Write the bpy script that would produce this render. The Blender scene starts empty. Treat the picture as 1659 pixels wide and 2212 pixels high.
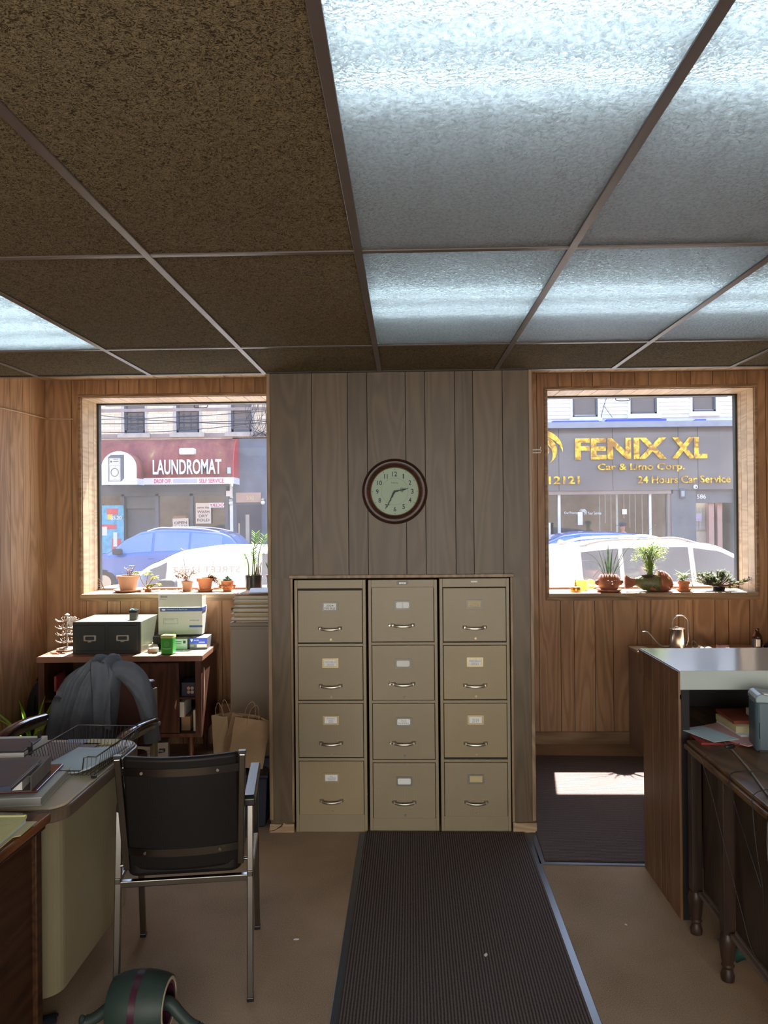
import bpy, bmesh, math, random
from mathutils import Vector, Matrix
random.seed(7)
S = bpy.context.scene
C = S.collection
PI = math.pi
R = math.radians

# ---------------------------------------------------------------- materials
def new_mat(name):
    m = bpy.data.materials.new(name); m.use_nodes = True
    nt = m.node_tree; b = nt.nodes['Principled BSDF']
    return m, nt, b
def N(nt, typ, **kw):
    n = nt.nodes.new(typ)
    for k, v in kw.items():
        if k.startswith('i_'):
            key = k[2:]
            key = int(key) if key.isdigit() else key.replace('_', ' ')
            n.inputs[key].default_value = v
        else:
            setattr(n, k, v)
    return n
def L(nt, a, b): nt.links.new(a, b)
def coords(nt, scale=(1, 1, 1), kind='Object'):
    t = N(nt, 'ShaderNodeTexCoord'); mp = N(nt, 'ShaderNodeMapping'); mp.inputs['Scale'].default_value = scale
    L(nt, t.outputs[kind], mp.inputs['Vector']); return mp.outputs['Vector']
def ramp(nt, fac, stops):
    r = N(nt, 'ShaderNodeValToRGB'); e = r.color_ramp.elements
    while len(e) > 1: e.remove(e[-1])
    e[0].position = stops[0][0]; e[0].color = (*stops[0][1], 1)
    for p, c in stops[1:]:
        x = e.new(p); x.color = (*c, 1)
    L(nt, fac, r.inputs['Fac']); return r.outputs['Color']
def bump(nt, b, h, strength=.3, dist=.002):
    n = N(nt, 'ShaderNodeBump'); n.inputs['Strength'].default_value = strength; n.inputs['Distance'].default_value = dist
    L(nt, h, n.inputs['Height']); L(nt, n.outputs['Normal'], b.inputs['Normal'])
def mat(name, col, rough=.5, metal=0., spec=.5, var=.06, vs=6, bs=0., bscale=60, coat=0., trans=None):
    m, nt, b = new_mat(name)
    v = coords(nt)
    n = N(nt, 'ShaderNodeTexNoise', i_Scale=vs, i_Detail=4.); L(nt, v, n.inputs['Vector'])
    lo = tuple(max(0, c * (1 - var)) for c in col); hi = tuple(min(1, c * (1 + var)) for c in col)
    L(nt, ramp(nt, n.outputs['Fac'], [(.3, lo), (.7, hi)]), b.inputs['Base Color'])
    b.inputs['Roughness'].default_value = rough; b.inputs['Metallic'].default_value = metal
    b.inputs['Specular IOR Level'].default_value = spec
    if coat: b.inputs['Coat Weight'].default_value = coat; b.inputs['Coat Roughness'].default_value = .08
    if bs:
        n2 = N(nt, 'ShaderNodeTexNoise', i_Scale=float(bscale), i_Detail=3.); L(nt, v, n2.inputs['Vector'])
        bump(nt, b, n2.outputs['Fac'], bs, .003)
    return m
def leafmat(name, col, trans=.45, col2=None):
    m, nt, b = new_mat(name)
    v = coords(nt); n = N(nt, 'ShaderNodeTexNoise', i_Scale=30., i_Detail=3.); L(nt, v, n.inputs['Vector'])
    c = ramp(nt, n.outputs['Fac'], [(.35, tuple(x * .75 for x in col)), (.65, col2 or col)])
    L(nt, c, b.inputs['Base Color']); b.inputs['Roughness'].default_value = .45
    tr = N(nt, 'ShaderNodeBsdfTranslucent'); mx = N(nt, 'ShaderNodeMixShader'); mx.inputs[0].default_value = trans
    L(nt, c, tr.inputs['Color']); out = nt.nodes['Material Output']
    L(nt, b.outputs[0], mx.inputs[1]); L(nt, tr.outputs[0], mx.inputs[2]); L(nt, mx.outputs[0], out.inputs['Surface'])
    return m
def wood(name, dark, light, axis='z', sc=1.0, rough=.42, plank=True, lines=9., spec=.4, coat=0.):
    """grain from contour lines of a stretched noise; 'plank' vertex attribute shifts every board"""
    m, nt, b = new_mat(name)
    st = {'z': (7 * sc, 7 * sc, .9 * sc), 'x': (.9 * sc, 7 * sc, 7 * sc), 'y': (7 * sc, .9 * sc, 7 * sc)}[axis]
    v = coords(nt, st)
    at = N(nt, 'ShaderNodeAttribute', attribute_name='plank')
    if plank:
        mul = N(nt, 'ShaderNodeVectorMath', operation='SCALE'); mul.inputs['Scale'].default_value = 37.
        L(nt, at.outputs['Vector'], mul.inputs[0])
        ad = N(nt, 'ShaderNodeVectorMath', operation='ADD'); L(nt, v, ad.inputs[0]); L(nt, mul.outputs[0], ad.inputs[1]); v = ad.outputs[0]
    n = N(nt, 'ShaderNodeTexNoise', i_Scale=1., i_Detail=1.5, i_Roughness=.4, i_Distortion=.4); L(nt, v, n.inputs['Vector'])
    mm = N(nt, 'ShaderNodeMath', operation='MULTIPLY'); mm.inputs[1].default_value = lines * 2 * PI; L(nt, n.outputs['Fac'], mm.inputs[0])
    si = N(nt, 'ShaderNodeMath', operation='SINE'); L(nt, mm.outputs[0], si.inputs[0])
    ma = N(nt, 'ShaderNodeMath', operation='MULTIPLY_ADD'); ma.inputs[1].default_value = .5; ma.inputs[2].default_value = .5; L(nt, si.outputs[0], ma.inputs[0])
    fine = N(nt, 'ShaderNodeTexNoise', i_Scale=9., i_Detail=4.); L(nt, v, fine.inputs['Vector'])
    big = N(nt, 'ShaderNodeTexNoise', i_Scale=.5, i_Detail=2.); L(nt, v, big.inputs['Vector'])
    a1 = N(nt, 'ShaderNodeMix'); a1.inputs[0].default_value = .45; L(nt, ma.outputs[0], a1.inputs[2]); L(nt, fine.outputs['Fac'], a1.inputs[3])
    a2 = N(nt, 'ShaderNodeMix'); a2.inputs[0].default_value = .4; L(nt, a1.outputs[0], a2.inputs[2]); L(nt, big.outputs['Fac'], a2.inputs[3])
    fac = a2.outputs[0]
    if plank:
        a3 = N(nt, 'ShaderNodeMix'); a3.inputs[0].default_value = .3; L(nt, fac, a3.inputs[2]); L(nt, at.outputs['Fac'], a3.inputs[3]); fac = a3.outputs[0]
    col = ramp(nt, fac, [(.25, dark), (.75, light)])
    L(nt, col, b.inputs['Base Color']); b.inputs['Roughness'].default_value = rough; b.inputs['Specular IOR Level'].default_value = spec
    if coat: b.inputs['Coat Weight'].default_value = coat; b.inputs['Coat Roughness'].default_value = .15
    bump(nt, b, fine.outputs['Fac'], .12, .001)
    return m

# ---------------------------------------------------------------- mesh helpers
def B(): return bmesh.new()
def box(bm, a, b, rot=None, piv=None):
    x0, y0, z0 = a; x1, y1, z1 = b
    vs = [bm.verts.new(p) for p in ((x0,y0,z0),(x1,y0,z0),(x1,y1,z0),(x0,y1,z0),(x0,y0,z1),(x1,y0,z1),(x1,y1,z1),(x0,y1,z1))]
    for f in ((0,3,2,1),(4,5,6,7),(0,1,5,4),(1,2,6,5),(2,3,7,6),(3,0,4,7)): bm.faces.new([vs[i] for i in f])
    if rot: bmesh.ops.rotate(bm, verts=vs, cent=piv or a, matrix=rot)
    return vs
def cbox(bm, c, s, rz=0, rx=0, ry=0):
    h = Vector(s) / 2; c = Vector(c)
    vs = box(bm, c - h, c + h)
    if rz or rx or ry:
        M = Matrix.Rotation(rz, 3, 'Z') @ Matrix.Rotation(ry, 3, 'Y') @ Matrix.Rotation(rx, 3, 'X')
        bmesh.ops.rotate(bm, verts=vs, cent=c, matrix=M)
    return vs
def ring(bm, c, r, n, t, up=None, sx=1, sy=1):
    t = Vector(t).normalized(); up = Vector(up or ((0,0,1) if abs(t.z) < .9 else (1,0,0)))
    u = t.cross(up).normalized(); w = u.cross(t)
    return [bm.verts.new(Vector(c) + u*(r*sx*math.cos(2*PI*i/n)) + w*(r*sy*math.sin(2*PI*i/n))) for i in range(n)]
def skin_rings(bm, rs, cap=True):
    n = len(rs[0])
    for a, b in zip(rs, rs[1:]):
        for i in range(n): bm.faces.new((a[i], a[(i+1)%n], b[(i+1)%n], b[i]))
    if cap:
        bm.faces.new(list(reversed(rs[0]))); bm.faces.new(rs[-1])
def cyl(bm, p0, p1, r0, r1=None, n=16):
    p0, p1 = Vector(p0), Vector(p1); r1 = r0 if r1 is None else r1
    skin_rings(bm, [ring(bm, p0, r0, n, p1-p0), ring(bm, p1, r1, n, p1-p0)])
def smooth_path(pts, k=6):
    pts = [Vector(p) for p in pts]; out = []
    P = [pts[0]] + pts + [pts[-1]]
    for i in range(1, len(P)-2):
        for j in range(k):
            t = j/k; a, b, c, d = P[i-1], P[i], P[i+1], P[i+2]
            out.append(.5*((2*b)+(-a+c)*t+(2*a-5*b+4*c-d)*t*t+(-a+3*b-3*c+d)*t**3))
    out.append(pts[-1]); return out
def tube(bm, pts, r, n=8, smooth=0, radii=None, sx=1, sy=1, up=None, closed=False):
    if smooth: pts = smooth_path(pts, smooth)
    pts = [Vector(p) for p in pts]; rs = []
    for i, p in enumerate(pts):
        a = pts[i-1] if i else pts[0]; b = pts[min(i+1, len(pts)-1)]
        if i == 0: t = pts[1]-pts[0]
        elif i == len(pts)-1: t = pts[-1]-pts[-2]
        else: t = (b-a)
        rr = r if radii is None else radii[0] + 0 if len(radii) == 1 else (lambda f: radii[min(int(f), len(radii)-2)]*(1-(f-min(int(f), len(radii)-2))) + radii[min(int(f), len(radii)-2)+1]*(f-min(int(f), len(radii)-2)))(i/(len(pts)-1)*(len(radii)-1))
        rs.append(ring(bm, p, rr, n, t, up, sx, sy))
    skin_rings(bm, rs)
def sqtube(bm, p0, p1, w, h=None, up=(0,0,1)):
    p0, p1 = Vector(p0), Vector(p1); h = h or w; t = (p1-p0).normalized(); up = Vector(up)
    if abs(t.dot(up)) > .95: up = Vector((0,1,0))
    u = t.cross(up).normalized(); v = u.cross(t)
    rs = []
    for p in (p0, p1): rs.append([bm.verts.new(p + u*a*w/2 + v*b*h/2) for a, b in ((-1,-1),(1,-1),(1,1),(-1,1))])
    skin_rings(bm, rs)
def lathe(bm, prof, c=(0,0,0), n=28, sx=1, sy=1, cap=True):
    c = Vector(c); rs = []
    for r, z in prof: rs.append([bm.verts.new(c + Vector((max(r,1e-4)*sx*math.cos(2*PI*i/n), max(r,1e-4)*sy*math.sin(2*PI*i/n), z))) for i in range(n)])
    skin_rings(bm, rs, cap)
def prism(bm, poly, axis, a, b):
    """extrude 2-D polygon; axis 'z': poly in xy, 'y': poly in xz, 'x': poly in yz"""
    f = {'z': lambda p, t: (p[0], p[1], t), 'y': lambda p, t: (p[0], t, p[1]), 'x': lambda p, t: (t, p[0], p[1])}[axis]
    r0 = [bm.verts.new(f(p, a)) for p in poly]; r1 = [bm.verts.new(f(p, b)) for p in poly]
    n = len(poly)
    for i in range(n): bm.faces.new((r0[i], r0[(i+1)%n], r1[(i+1)%n], r1[i]))
    bm.faces.new(list(reversed(r0))); bm.faces.new(r1)
def rrect(x0, y0, x1, y1, r, k=6, corners=(1,1,1,1)):
    out = []
    for (cx, cy, a0, on) in ((x1-r, y0+r, -90, corners[1]), (x1-r, y1-r, 0, corners[2]), (x0+r, y1-r, 90, corners[3]), (x0+r, y0+r, 180, corners[0])):
        if on:
            for i in range(k+1):
                a = R(a0 + 90*i/k); out.append((cx + r*math.cos(a), cy + r*math.sin(a)))
        else:
            a = R(a0+45); out.append((cx + math.copysign(r, math.cos(a)), cy + math.copysign(r, math.sin(a))))
    return out
def leaf(bm, base, d, ln, w, droop=0., n=6, roll=0., fold=.25, tip=1.0, wmax=.4):
    """blade from base along d, bending down by droop, folded along its midrib"""
    d = Vector(d).normalized(); p = Vector(base)
    side = d.cross(Vector((0,0,1)))
    if side.length < .05: side = Vector((math.cos(roll), math.sin(roll), 0))
    side.normalize(); side = Matrix.Rotation(roll, 3, d) @ side
    step = ln/n; rows = []
    for i in range(n+1):
        t = i/n
        ww = w*.5*(math.sin(PI*min(1, (t/wmax)*.5 if t < wmax else .5+.5*((t-wmax)/(1-wmax))**1.3))*.97+.03) if tip else w*.5
        nrm = side.cross(d).normalized()
        rows.append((bm.verts.new(p - side*ww + nrm*ww*fold), bm.verts.new(p), bm.verts.new(p + side*ww + nrm*ww*fold)))
        d = (d + Vector((0,0,-droop/n))).normalized(); side = (side - d*side.dot(d)).normalized(); p = p + d*step
    for a, b in zip(rows, rows[1:]):
        bm.faces.new((a[0], a[1], b[1], b[0])); bm.faces.new((a[1], a[2], b[2], b[1]))
def rnd(a, b): return random.uniform(a, b)
_tc = {}
def text_bm(bm, body, x0, z0, w, h, y=0., bold=0., ext=.0008, mirror=False, align='l', m=None, spacing=1.):
    """letters standing in an XZ plane facing -Y, fitted to w x h"""
    key = (body, round(bold, 4), spacing)
    cu = bpy.data.curves.new('lettering', 'FONT'); cu.body = body; cu.size = 1; cu.extrude = .01; cu.offset = bold; cu.resolution_u = 3; cu.space_character = spacing
    ob = bpy.data.objects.new('lettering', cu); C.objects.link(ob)
    bpy.context.view_layer.update()
    me = bpy.data.meshes.new_from_object(ob.evaluated_get(bpy.context.evaluated_depsgraph_get()))
    bpy.data.objects.remove(ob); bpy.data.curves.remove(cu)
    xs = [v.co.x for v in me.vertices]; ys = [v.co.y for v in me.vertices]
    if not xs: return
    ax, bx, ay, by = min(xs), max(xs), min(ys), max(ys)
    for v in me.vertices:
        u = (v.co.x-ax)/(bx-ax); t = (v.co.y-ay)/(by-ay) if by > ay else 0
        if mirror: u = 1-u
        p = Vector((x0 + u*w, y - (ext if v.co.z > 0 else 0), z0 + t*h))
        v.co = (m @ p) if m else p
    bm.from_mesh(me); bpy.data.meshes.remove(me)

# ---------------------------------------------------------------- object helpers
def obj(name, bm, m, parent=None, loc=None, rz=0, smooth=False, bev=0., seg=2, sub=0, label=None):
    bmesh.ops.recalc_face_normals(bm, faces=bm.faces[:])
    me = bpy.data.meshes.new(name); bm.to_mesh(me); bm.free()
    o = bpy.data.objects.new(name, me); C.objects.link(o)
    if m: me.materials.append(m)
    if parent: o.parent = parent
    if loc: o.location = loc
    if rz: o.rotation_euler.z = rz
    if smooth:
        for p in me.polygons: p.use_smooth = True
        if smooth != 'all':
            try: me.set_sharp_from_angle(angle=R(40))
            except Exception: pass
    if bev:
        b = o.modifiers.new('bevel', 'BEVEL'); b.width = bev; b.segments = seg; b.limit_method = 'ANGLE'; b.angle_limit = R(40)
    if sub:
        s = o.modifiers.new('sub', 'SUBSURF'); s.levels = sub; s.render_levels = sub
    if label: o['label'] = label
    return o
def tag(o, label, cat, group=None):
    o['label'] = label; o['category'] = cat
    if group: o['group'] = group
    return o
def thing(name, label, cat, loc=(0,0,0), rz=0, group=None, rx=0, ry=0):
    o = bpy.data.objects.new(name, None); C.objects.link(o); o.empty_display_size = .05
    o.location = loc; o.rotation_euler = (rx, ry, rz)
    return tag(o, label, cat, group)
def struct(name, bm, m, parent=None, **kw):
    o = obj(name, bm, m, parent, **kw); o['kind'] = 'structure'; return o
def copy_tree(o, parent=None):
    c = o.copy(); C.objects.link(c); c.parent = parent
    for ch in o.children: copy_tree(ch, c)
    return c

M = {}
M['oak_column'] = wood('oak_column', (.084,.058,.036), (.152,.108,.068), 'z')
M['oak_wall'] = wood('oak_wall', (.28,.148,.072), (.54,.315,.17), 'z')  # redder copy of the column oak; sun's warm bounce is put into the colour
M['oak_trim_x'] = wood('oak_trim_x', (.2,.12,.065), (.4,.25,.14), 'x', plank=False)
M['oak_trim_z'] = wood('oak_trim_z', (.19,.13,.075), (.36,.25,.15), 'z', plank=False)
M['oak_sill'] = wood('oak_sill', (.26,.17,.1), (.46,.32,.2), 'x', plank=False)
M['oak_head'] = wood('oak_head', (.3,.2,.12), (.5,.36,.23), 'y')
M['walnut'] = wood('walnut', (.04,.016,.011), (.1,.043,.029), 'x', plank=False, rough=.4)
M['walnut_z'] = wood('walnut_z', (.05,.019,.013), (.12,.05,.033), 'z', plank=False, rough=.4)
M['mahog'] = wood('mahogany', (.03,.013,.007), (.07,.03,.014), 'y', plank=False, rough=.35)
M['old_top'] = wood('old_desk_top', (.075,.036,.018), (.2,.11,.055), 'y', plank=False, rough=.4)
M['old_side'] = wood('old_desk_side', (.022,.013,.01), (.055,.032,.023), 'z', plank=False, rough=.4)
M['counter_panel'] = wood('counter_panel', (.14,.07,.036), (.28,.155,.085), 'z')
M['groove'] = mat('groove_dark', (.02,.013,.01), .8)
M['beige_metal'] = mat('beige_enamel', (.3,.247,.16), .42, var=.05, vs=3, bs=.05, bscale=200)
M['beige_metal_b'] = mat('beige_enamel_warm', (.33,.257,.15), .42, var=.05, vs=3, bs=.05, bscale=200)
M['gap_black'] = mat('shadow_black', (.01,.01,.01), .7)
M['nickel'] = mat('satin_nickel', (.5,.48,.43), .38, 1.)
M['holder'] = mat('holder_steel', (.22,.21,.19), .5, .6)
M['brass_dull'] = mat('aged_brass', (.4,.33,.2), .4, .9)
M['chrome'] = mat('chrome', (.26,.255,.24), .24, 1., var=.1)
M['card_white'] = mat('card_white', (.86,.88,.88), .7)
M['card_tan'] = mat('card_tan', (.62,.5,.27), .7)
M['ink'] = mat('ink', (.03,.035,.045), .6)
M['ink_faint'] = mat('faded_ink', (.35,.38,.42), .7)
M['paper'] = mat('paper_white', (.78,.78,.76), .75)
M['paper_blue'] = mat('paper_cool', (.55,.68,.75), .75)
M['paper_pink'] = mat('paper_pink', (.62,.36,.36), .75)
M['black_vinyl'] = mat('black_vinyl', (.009,.008,.008), .5, spec=.25, bs=.15, bscale=250)
M['black_plastic'] = mat('black_plastic', (.014,.014,.016), .3)
M['black_matte'] = mat('black_matte', (.012,.012,.014), .75)
M['terracotta'] = mat('terracotta', (.5,.19,.085), .75, bs=.1, var=.12)
M['terracotta_dark'] = mat('terracotta_glazed', (.33,.12,.07), .4, var=.15)
M['terracotta_pale'] = mat('terracotta_pale', (.52,.3,.2), .8, var=.12)
M['soil'] = mat('dry_soil', (.06,.035,.02), .95, bs=.6, bscale=90)
M['frame_dark'] = mat('bronze_frame', (.02,.017,.015), .4)
M['white_lam'] = mat('white_laminate', (.5,.57,.55), .13, var=.03, vs=2)
M['kraft'] = mat('kraft_paper', (.42,.27,.15), .8, var=.1, vs=9, bs=.2, bscale=25)
M['manila'] = mat('manila', (.62,.55,.32), .75)
# ================================================================ camera, sun, sky
EYE = 1.667
cam = bpy.data.cameras.new('camera'); co = bpy.data.objects.new('camera', cam); C.objects.link(co)
r_, u_, f_ = Vector((.99957097,.02777612,-.00929274)), Vector((.00939695,-.00362352,.99994928)), Vector((-.02774104,.9996076,.00388298))
co.matrix_world = Matrix(((r_.x,u_.x,-f_.x,0),(r_.y,u_.y,-f_.y,0),(r_.z,u_.z,-f_.z,EYE),(0,0,0,1)))
cam.sensor_fit = 'VERTICAL'; cam.sensor_height = 24.; cam.lens = 24.*1655/2212; cam.clip_start = .05; cam.clip_end = 300
S.camera = co
S.view_settings.view_transform = 'Standard'; S.view_settings.look = 'None'; S.view_settings.gamma = 1; S.view_settings.use_curve_mapping = False
S.view_settings.exposure = 1.7
w = bpy.data.worlds.new('world'); S.world = w; w.use_nodes = True
nt = w.node_tree; bg = nt.nodes['Background']
sky = N(nt, 'ShaderNodeTexSky', sky_type='NISHITA'); sky.sun_disc = False; sky.sun_elevation = R(59); sky.sun_rotation = R(8); sky.altitude = 20
L(nt, sky.outputs[0], bg.inputs['Color']); bg.inputs['Strength'].default_value = .34
sd = bpy.data.lights.new('sun', 'SUN'); sd.energy = 15; sd.angle = R(.6); sd.color = (1,.93,.84)
so = bpy.data.objects.new('sun', sd); C.objects.link(so)
so.rotation_euler = Vector((-.153,-1,-1.695)).to_track_quat('-Z', 'Y').to_euler(); so.location = (3,30,40)

# ================================================================ room shell
ZC = 2.425           # suspended ceiling
YW, YG, YO = 5.6, 5.88, 6.06   # window wall, glass, outer face of the wall
XL, XR, YB = -2.66, 3.4, -3.2
ZA = 2.69            # alcove ceiling
WIN = {'l': (-2.385, -.86, 1.105, 2.555), 'r': (1.035, 2.52, 1.09, 2.565)}
PAT = [.175,.097,.2,.102,.156,.097,.15,.13]

def planks(bm, lay, x0, x1, z0, z1, put, depth=.006, gap=.004, start=0, cuts=None):
    """boards from x0 to x1 as slightly raised slabs; put(u, v, d) -> point, d = outwards"""
    if cuts is None:
        cuts = [x0]; i = start
        while cuts[-1] < x1-.05: cuts.append(cuts[-1]+PAT[i % 8]); i += 1
        cuts[-1] = x1
        if cuts[-1]-cuts[-2] < .04: cuts.pop(-2)
    for a, b in zip(cuts, cuts[1:]):
        g = gap/2; a2 = a+(g if a > x0 else 0); b2 = b-(g if b < x1 else 0)
        pid = random.random()
        P = [(a2,z0,0),(b2,z0,0),(b2,z1,0),(a2,z1,0),(a2,z0,depth),(b2,z0,depth),(b2,z1,depth),(a2,z1,depth)]
        vs = [bm.verts.new(put(*p)) for p in P]
        for v in vs: v[lay] = (pid, (pid*7.3) % 1, (pid*3.1) % 1)
        for f in ((4,5,6,7),(0,1,5,4),(1,2,6,5),(2,3,7,6),(3,0,4,7)): bm.faces.new([vs[i] for i in f])
def plank_bm():
    bm = B(); lay = bm.verts.layers.float_vector.new('plank'); return bm, lay

# floor: carpet over the whole room
def carpet():
    m, nt, b = new_mat('carpet_tan'); v = coords(nt)
    a = N(nt, 'ShaderNodeTexNoise', i_Scale=2.2, i_Detail=3.); L(nt, v, a.inputs['Vector'])
    f = N(nt, 'ShaderNodeTexNoise', i_Scale=260., i_Detail=2.); L(nt, v, f.inputs['Vector'])
    mx = N(nt, 'ShaderNodeMix'); mx.inputs[0].default_value = .6; L(nt, a.outputs['Fac'], mx.inputs[2]); L(nt, f.outputs['Fac'], mx.inputs[3])
    L(nt, ramp(nt, mx.outputs[0], [(.3,(.2,.135,.088)),(.5,(.37,.262,.175)),(.7,(.48,.35,.24))]), b.inputs['Base Color'])
    b.inputs['Roughness'].default_value = .95; b.inputs['Specular IOR Level'].default_value = .15
    bump(nt, b, f.outputs['Fac'], .5, .004); return m
bm = B(); box(bm, (XL-.1, YB-.1, -.1), (XR+.1, YW+.1, 0)); struct('floor', bm, carpet())

# window wall, with the two openings cut as pieces of one wall
def wall_pieces(x0, x1, z0, z1, holes):
    out = []; x = x0
    for (a, b, c, d) in holes:
        if a > x: out.append((x, a, z0, z1))
        out.append((a, b, z0, c)); out.append((a, b, d, z1)); x = b
    if x1 > x: out.append((x, x1, z0, z1))
    return out
holes = [WIN['l'], WIN['r']]
bm = B()
for a, b, c, d in wall_pieces(XL-.15, XR+.15, -.4, 3.2, holes): box(bm, (a, YW, c), (b, 5.93 if (c == -.4 and d == 3.2) else YO, d-.031 if d in (WIN['l'][2], WIN['r'][2]) else d))
struct('wall_back', bm, M['groove'])
bm = B(); box(bm, (-45,YW,-.4), (XL-.15,YO,9)); box(bm, (XR+.15,YW,-.4), (45,YO,9)); box(bm, (XL-.15,YW,3.2), (XR+.15,YO,9)); box(bm, (XL-.15,5.93,-.4), (WIN['l'][0]-.2,YO,3.2)); box(bm, (WIN['l'][1]+.2,5.93,-.4), (WIN['r'][0]-.2,YO,3.2)); box(bm, (WIN['r'][1]+.2,5.93,-.4), (XR+.15,YO,3.2)); struct('wall_street', bm, mat('street_brick', (.2,.13,.1), .9))
bm, lay = plank_bm()
for a, b, c, d in wall_pieces(XL, XR, 0.0, ZA, holes):
    pass
def back_put(u, v, d): return (u, YW-d, v)
allcuts = [XL]; i = 2
while allcuts[-1] < XR: allcuts.append(allcuts[-1]+PAT[i % 8]); i += 1
allcuts[-1] = XR
for a, b, c, d in wall_pieces(XL, XR, 0., ZA, holes):
    cuts = sorted({a, b} | {x for x in allcuts if a+.02 < x < b-.02})
    planks(bm, lay, a, b, c, d, back_put, cuts=cuts)
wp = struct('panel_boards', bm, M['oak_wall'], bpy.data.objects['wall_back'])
# left wall
bm = B(); box(bm, (XL-.12, YB, 0), (XL, YW, 3.0)); wl = struct('wall_left', bm, M['groove'])
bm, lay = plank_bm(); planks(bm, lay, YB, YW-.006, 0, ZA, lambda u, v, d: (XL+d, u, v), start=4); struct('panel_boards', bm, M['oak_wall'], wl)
bm = B(); box(bm, (XR, YB, 0), (XR+.12, YW, 3.0)); wr = struct('wall_right', bm, M['groove'])
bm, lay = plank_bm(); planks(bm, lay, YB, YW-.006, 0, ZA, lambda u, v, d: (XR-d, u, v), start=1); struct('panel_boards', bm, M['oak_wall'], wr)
bm = B(); box(bm, (XL-.12, YB-.12, 0), (XR+.12, YB, 3.0)); struct('wall_front', bm, mat('wall_front_paint', (.34,.28,.22), .8))
# baseboard of the window wall
bm = B(); box(bm, (.69, YW-.026, 0), (XR, YW-.006, .085)); box(bm, (.69, YW-.03, 0), (XR, YW-.026, .012)); struct('baseboard_back', bm, M['oak_trim_x'], bev=.004)
# alcove ceiling (grooved boards) and the drop down to the suspended ceiling
bm = B(); box(bm, (XL, 4.05, ZA), (XR, YW, ZA+.1)); ac = struct('ceiling_alcove', bm, M['groove'])
bm, lay = plank_bm(); planks(bm, lay, XL, XR, 4.06, YW-.006, lambda u, v, d: (u, v, ZA-d), start=5); struct('panel_boards', bm, M['oak_head'], ac)
bm = B(); box(bm, (XL, 4.035, ZC-.004), (XR, 4.06, 3.0)); struct('trim_1', bm, M['oak_trim_x'])

# central column with a niche for the filing cabinets
CX0, CX1, CY = -.722, .662, 4.04
NX0, NX1, NZ = -.6, .548, 1.335
def side_cuts(a, b):
    c = [-.722,-.49,-.3,-.197,.006,.108,.265,.36,.515,.662]
    return sorted({a, b} | {x for x in c if a+.02 < x < b-.02})
bm = B()
box(bm, (CX0, CY+.006, 0), (NX0, YW, ZC+.2)); box(bm, (NX1, CY+.006, 0), (CX1, YW, ZC+.2)); box(bm, (NX0, CY+.006, NZ), (NX1, YW, ZC+.2)); box(bm, (NX0, 4.85, 0), (NX1, YW, NZ))
wc = struct('wall_column', bm, M['groove'])
bm, lay = plank_bm()
cp = lambda u, v, d: (u, CY+.006-d, v)
planks(bm, lay, CX0, CX1, NZ, ZC, cp, cuts=side_cuts(CX0, CX1)); planks(bm, lay, CX0, NX0, .0, NZ, cp, cuts=[CX0, NX0]); planks(bm, lay, NX1, CX1, .0, NZ, cp, cuts=[NX1, CX1])
planks(bm, lay, CY+.01, YW-.006, 0, ZA, lambda u, v, d: (CX0-d, u, v), start=3); planks(bm, lay, CY+.01, YW-.006, 0, ZA, lambda u, v, d: (CX1+d, u, v), start=1)
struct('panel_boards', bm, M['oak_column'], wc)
bm = B(); box(bm, (CX0-.008, CY-.01, .06), (CX0+.012, CY+.012, ZC)); box(bm, (CX1-.012, CY-.01, .06), (CX1+.008, CY+.012, ZC)); struct('trim_2', bm, M['oak_trim_z'], bev=.004)
bm = B(); box(bm, (NX0-.018, CY-.012, NZ), (NX1+.018, CY, NZ+.018)); box(bm, (NX0-.012, CY-.008, .05), (NX0+.002, CY, NZ)); box(bm, (NX1-.002, CY-.008, .05), (NX1+.012, CY, NZ)); struct('trim_3', bm, M['oak_trim_z'], bev=.003)
# torn pale baseboard ends on both sides of the niche
pale = wood('bare_pine', (.33,.22,.13), (.5,.36,.23), 'x', plank=False, rough=.7)
bm = B(); prism(bm, [(-.732,0),(-.6,0),(-.6,.045),(-.64,.043),(-.655,.05),(-.665,.03),(-.7,.012),(-.728,.004)], 'y', CY-.016, CY-.002)
prism(bm, [(-.732,.006),(-.7,.014),(-.672,.034),(-.668,.04),(-.728,.042)], 'y', CY-.012, CY-.002); struct('baseboard_left', bm, pale)
bm = B(); prism(bm, [(.548,0),(.672,0),(.672,.05),(.655,.052),(.57,.05),(.548,.056)], 'y', CY-.018, CY-.002); struct('baseboard_right', bm, pale, bev=.004)

M['copper_brown'] = mat('frame_brown', (.22,.12,.08), .4)
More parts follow.
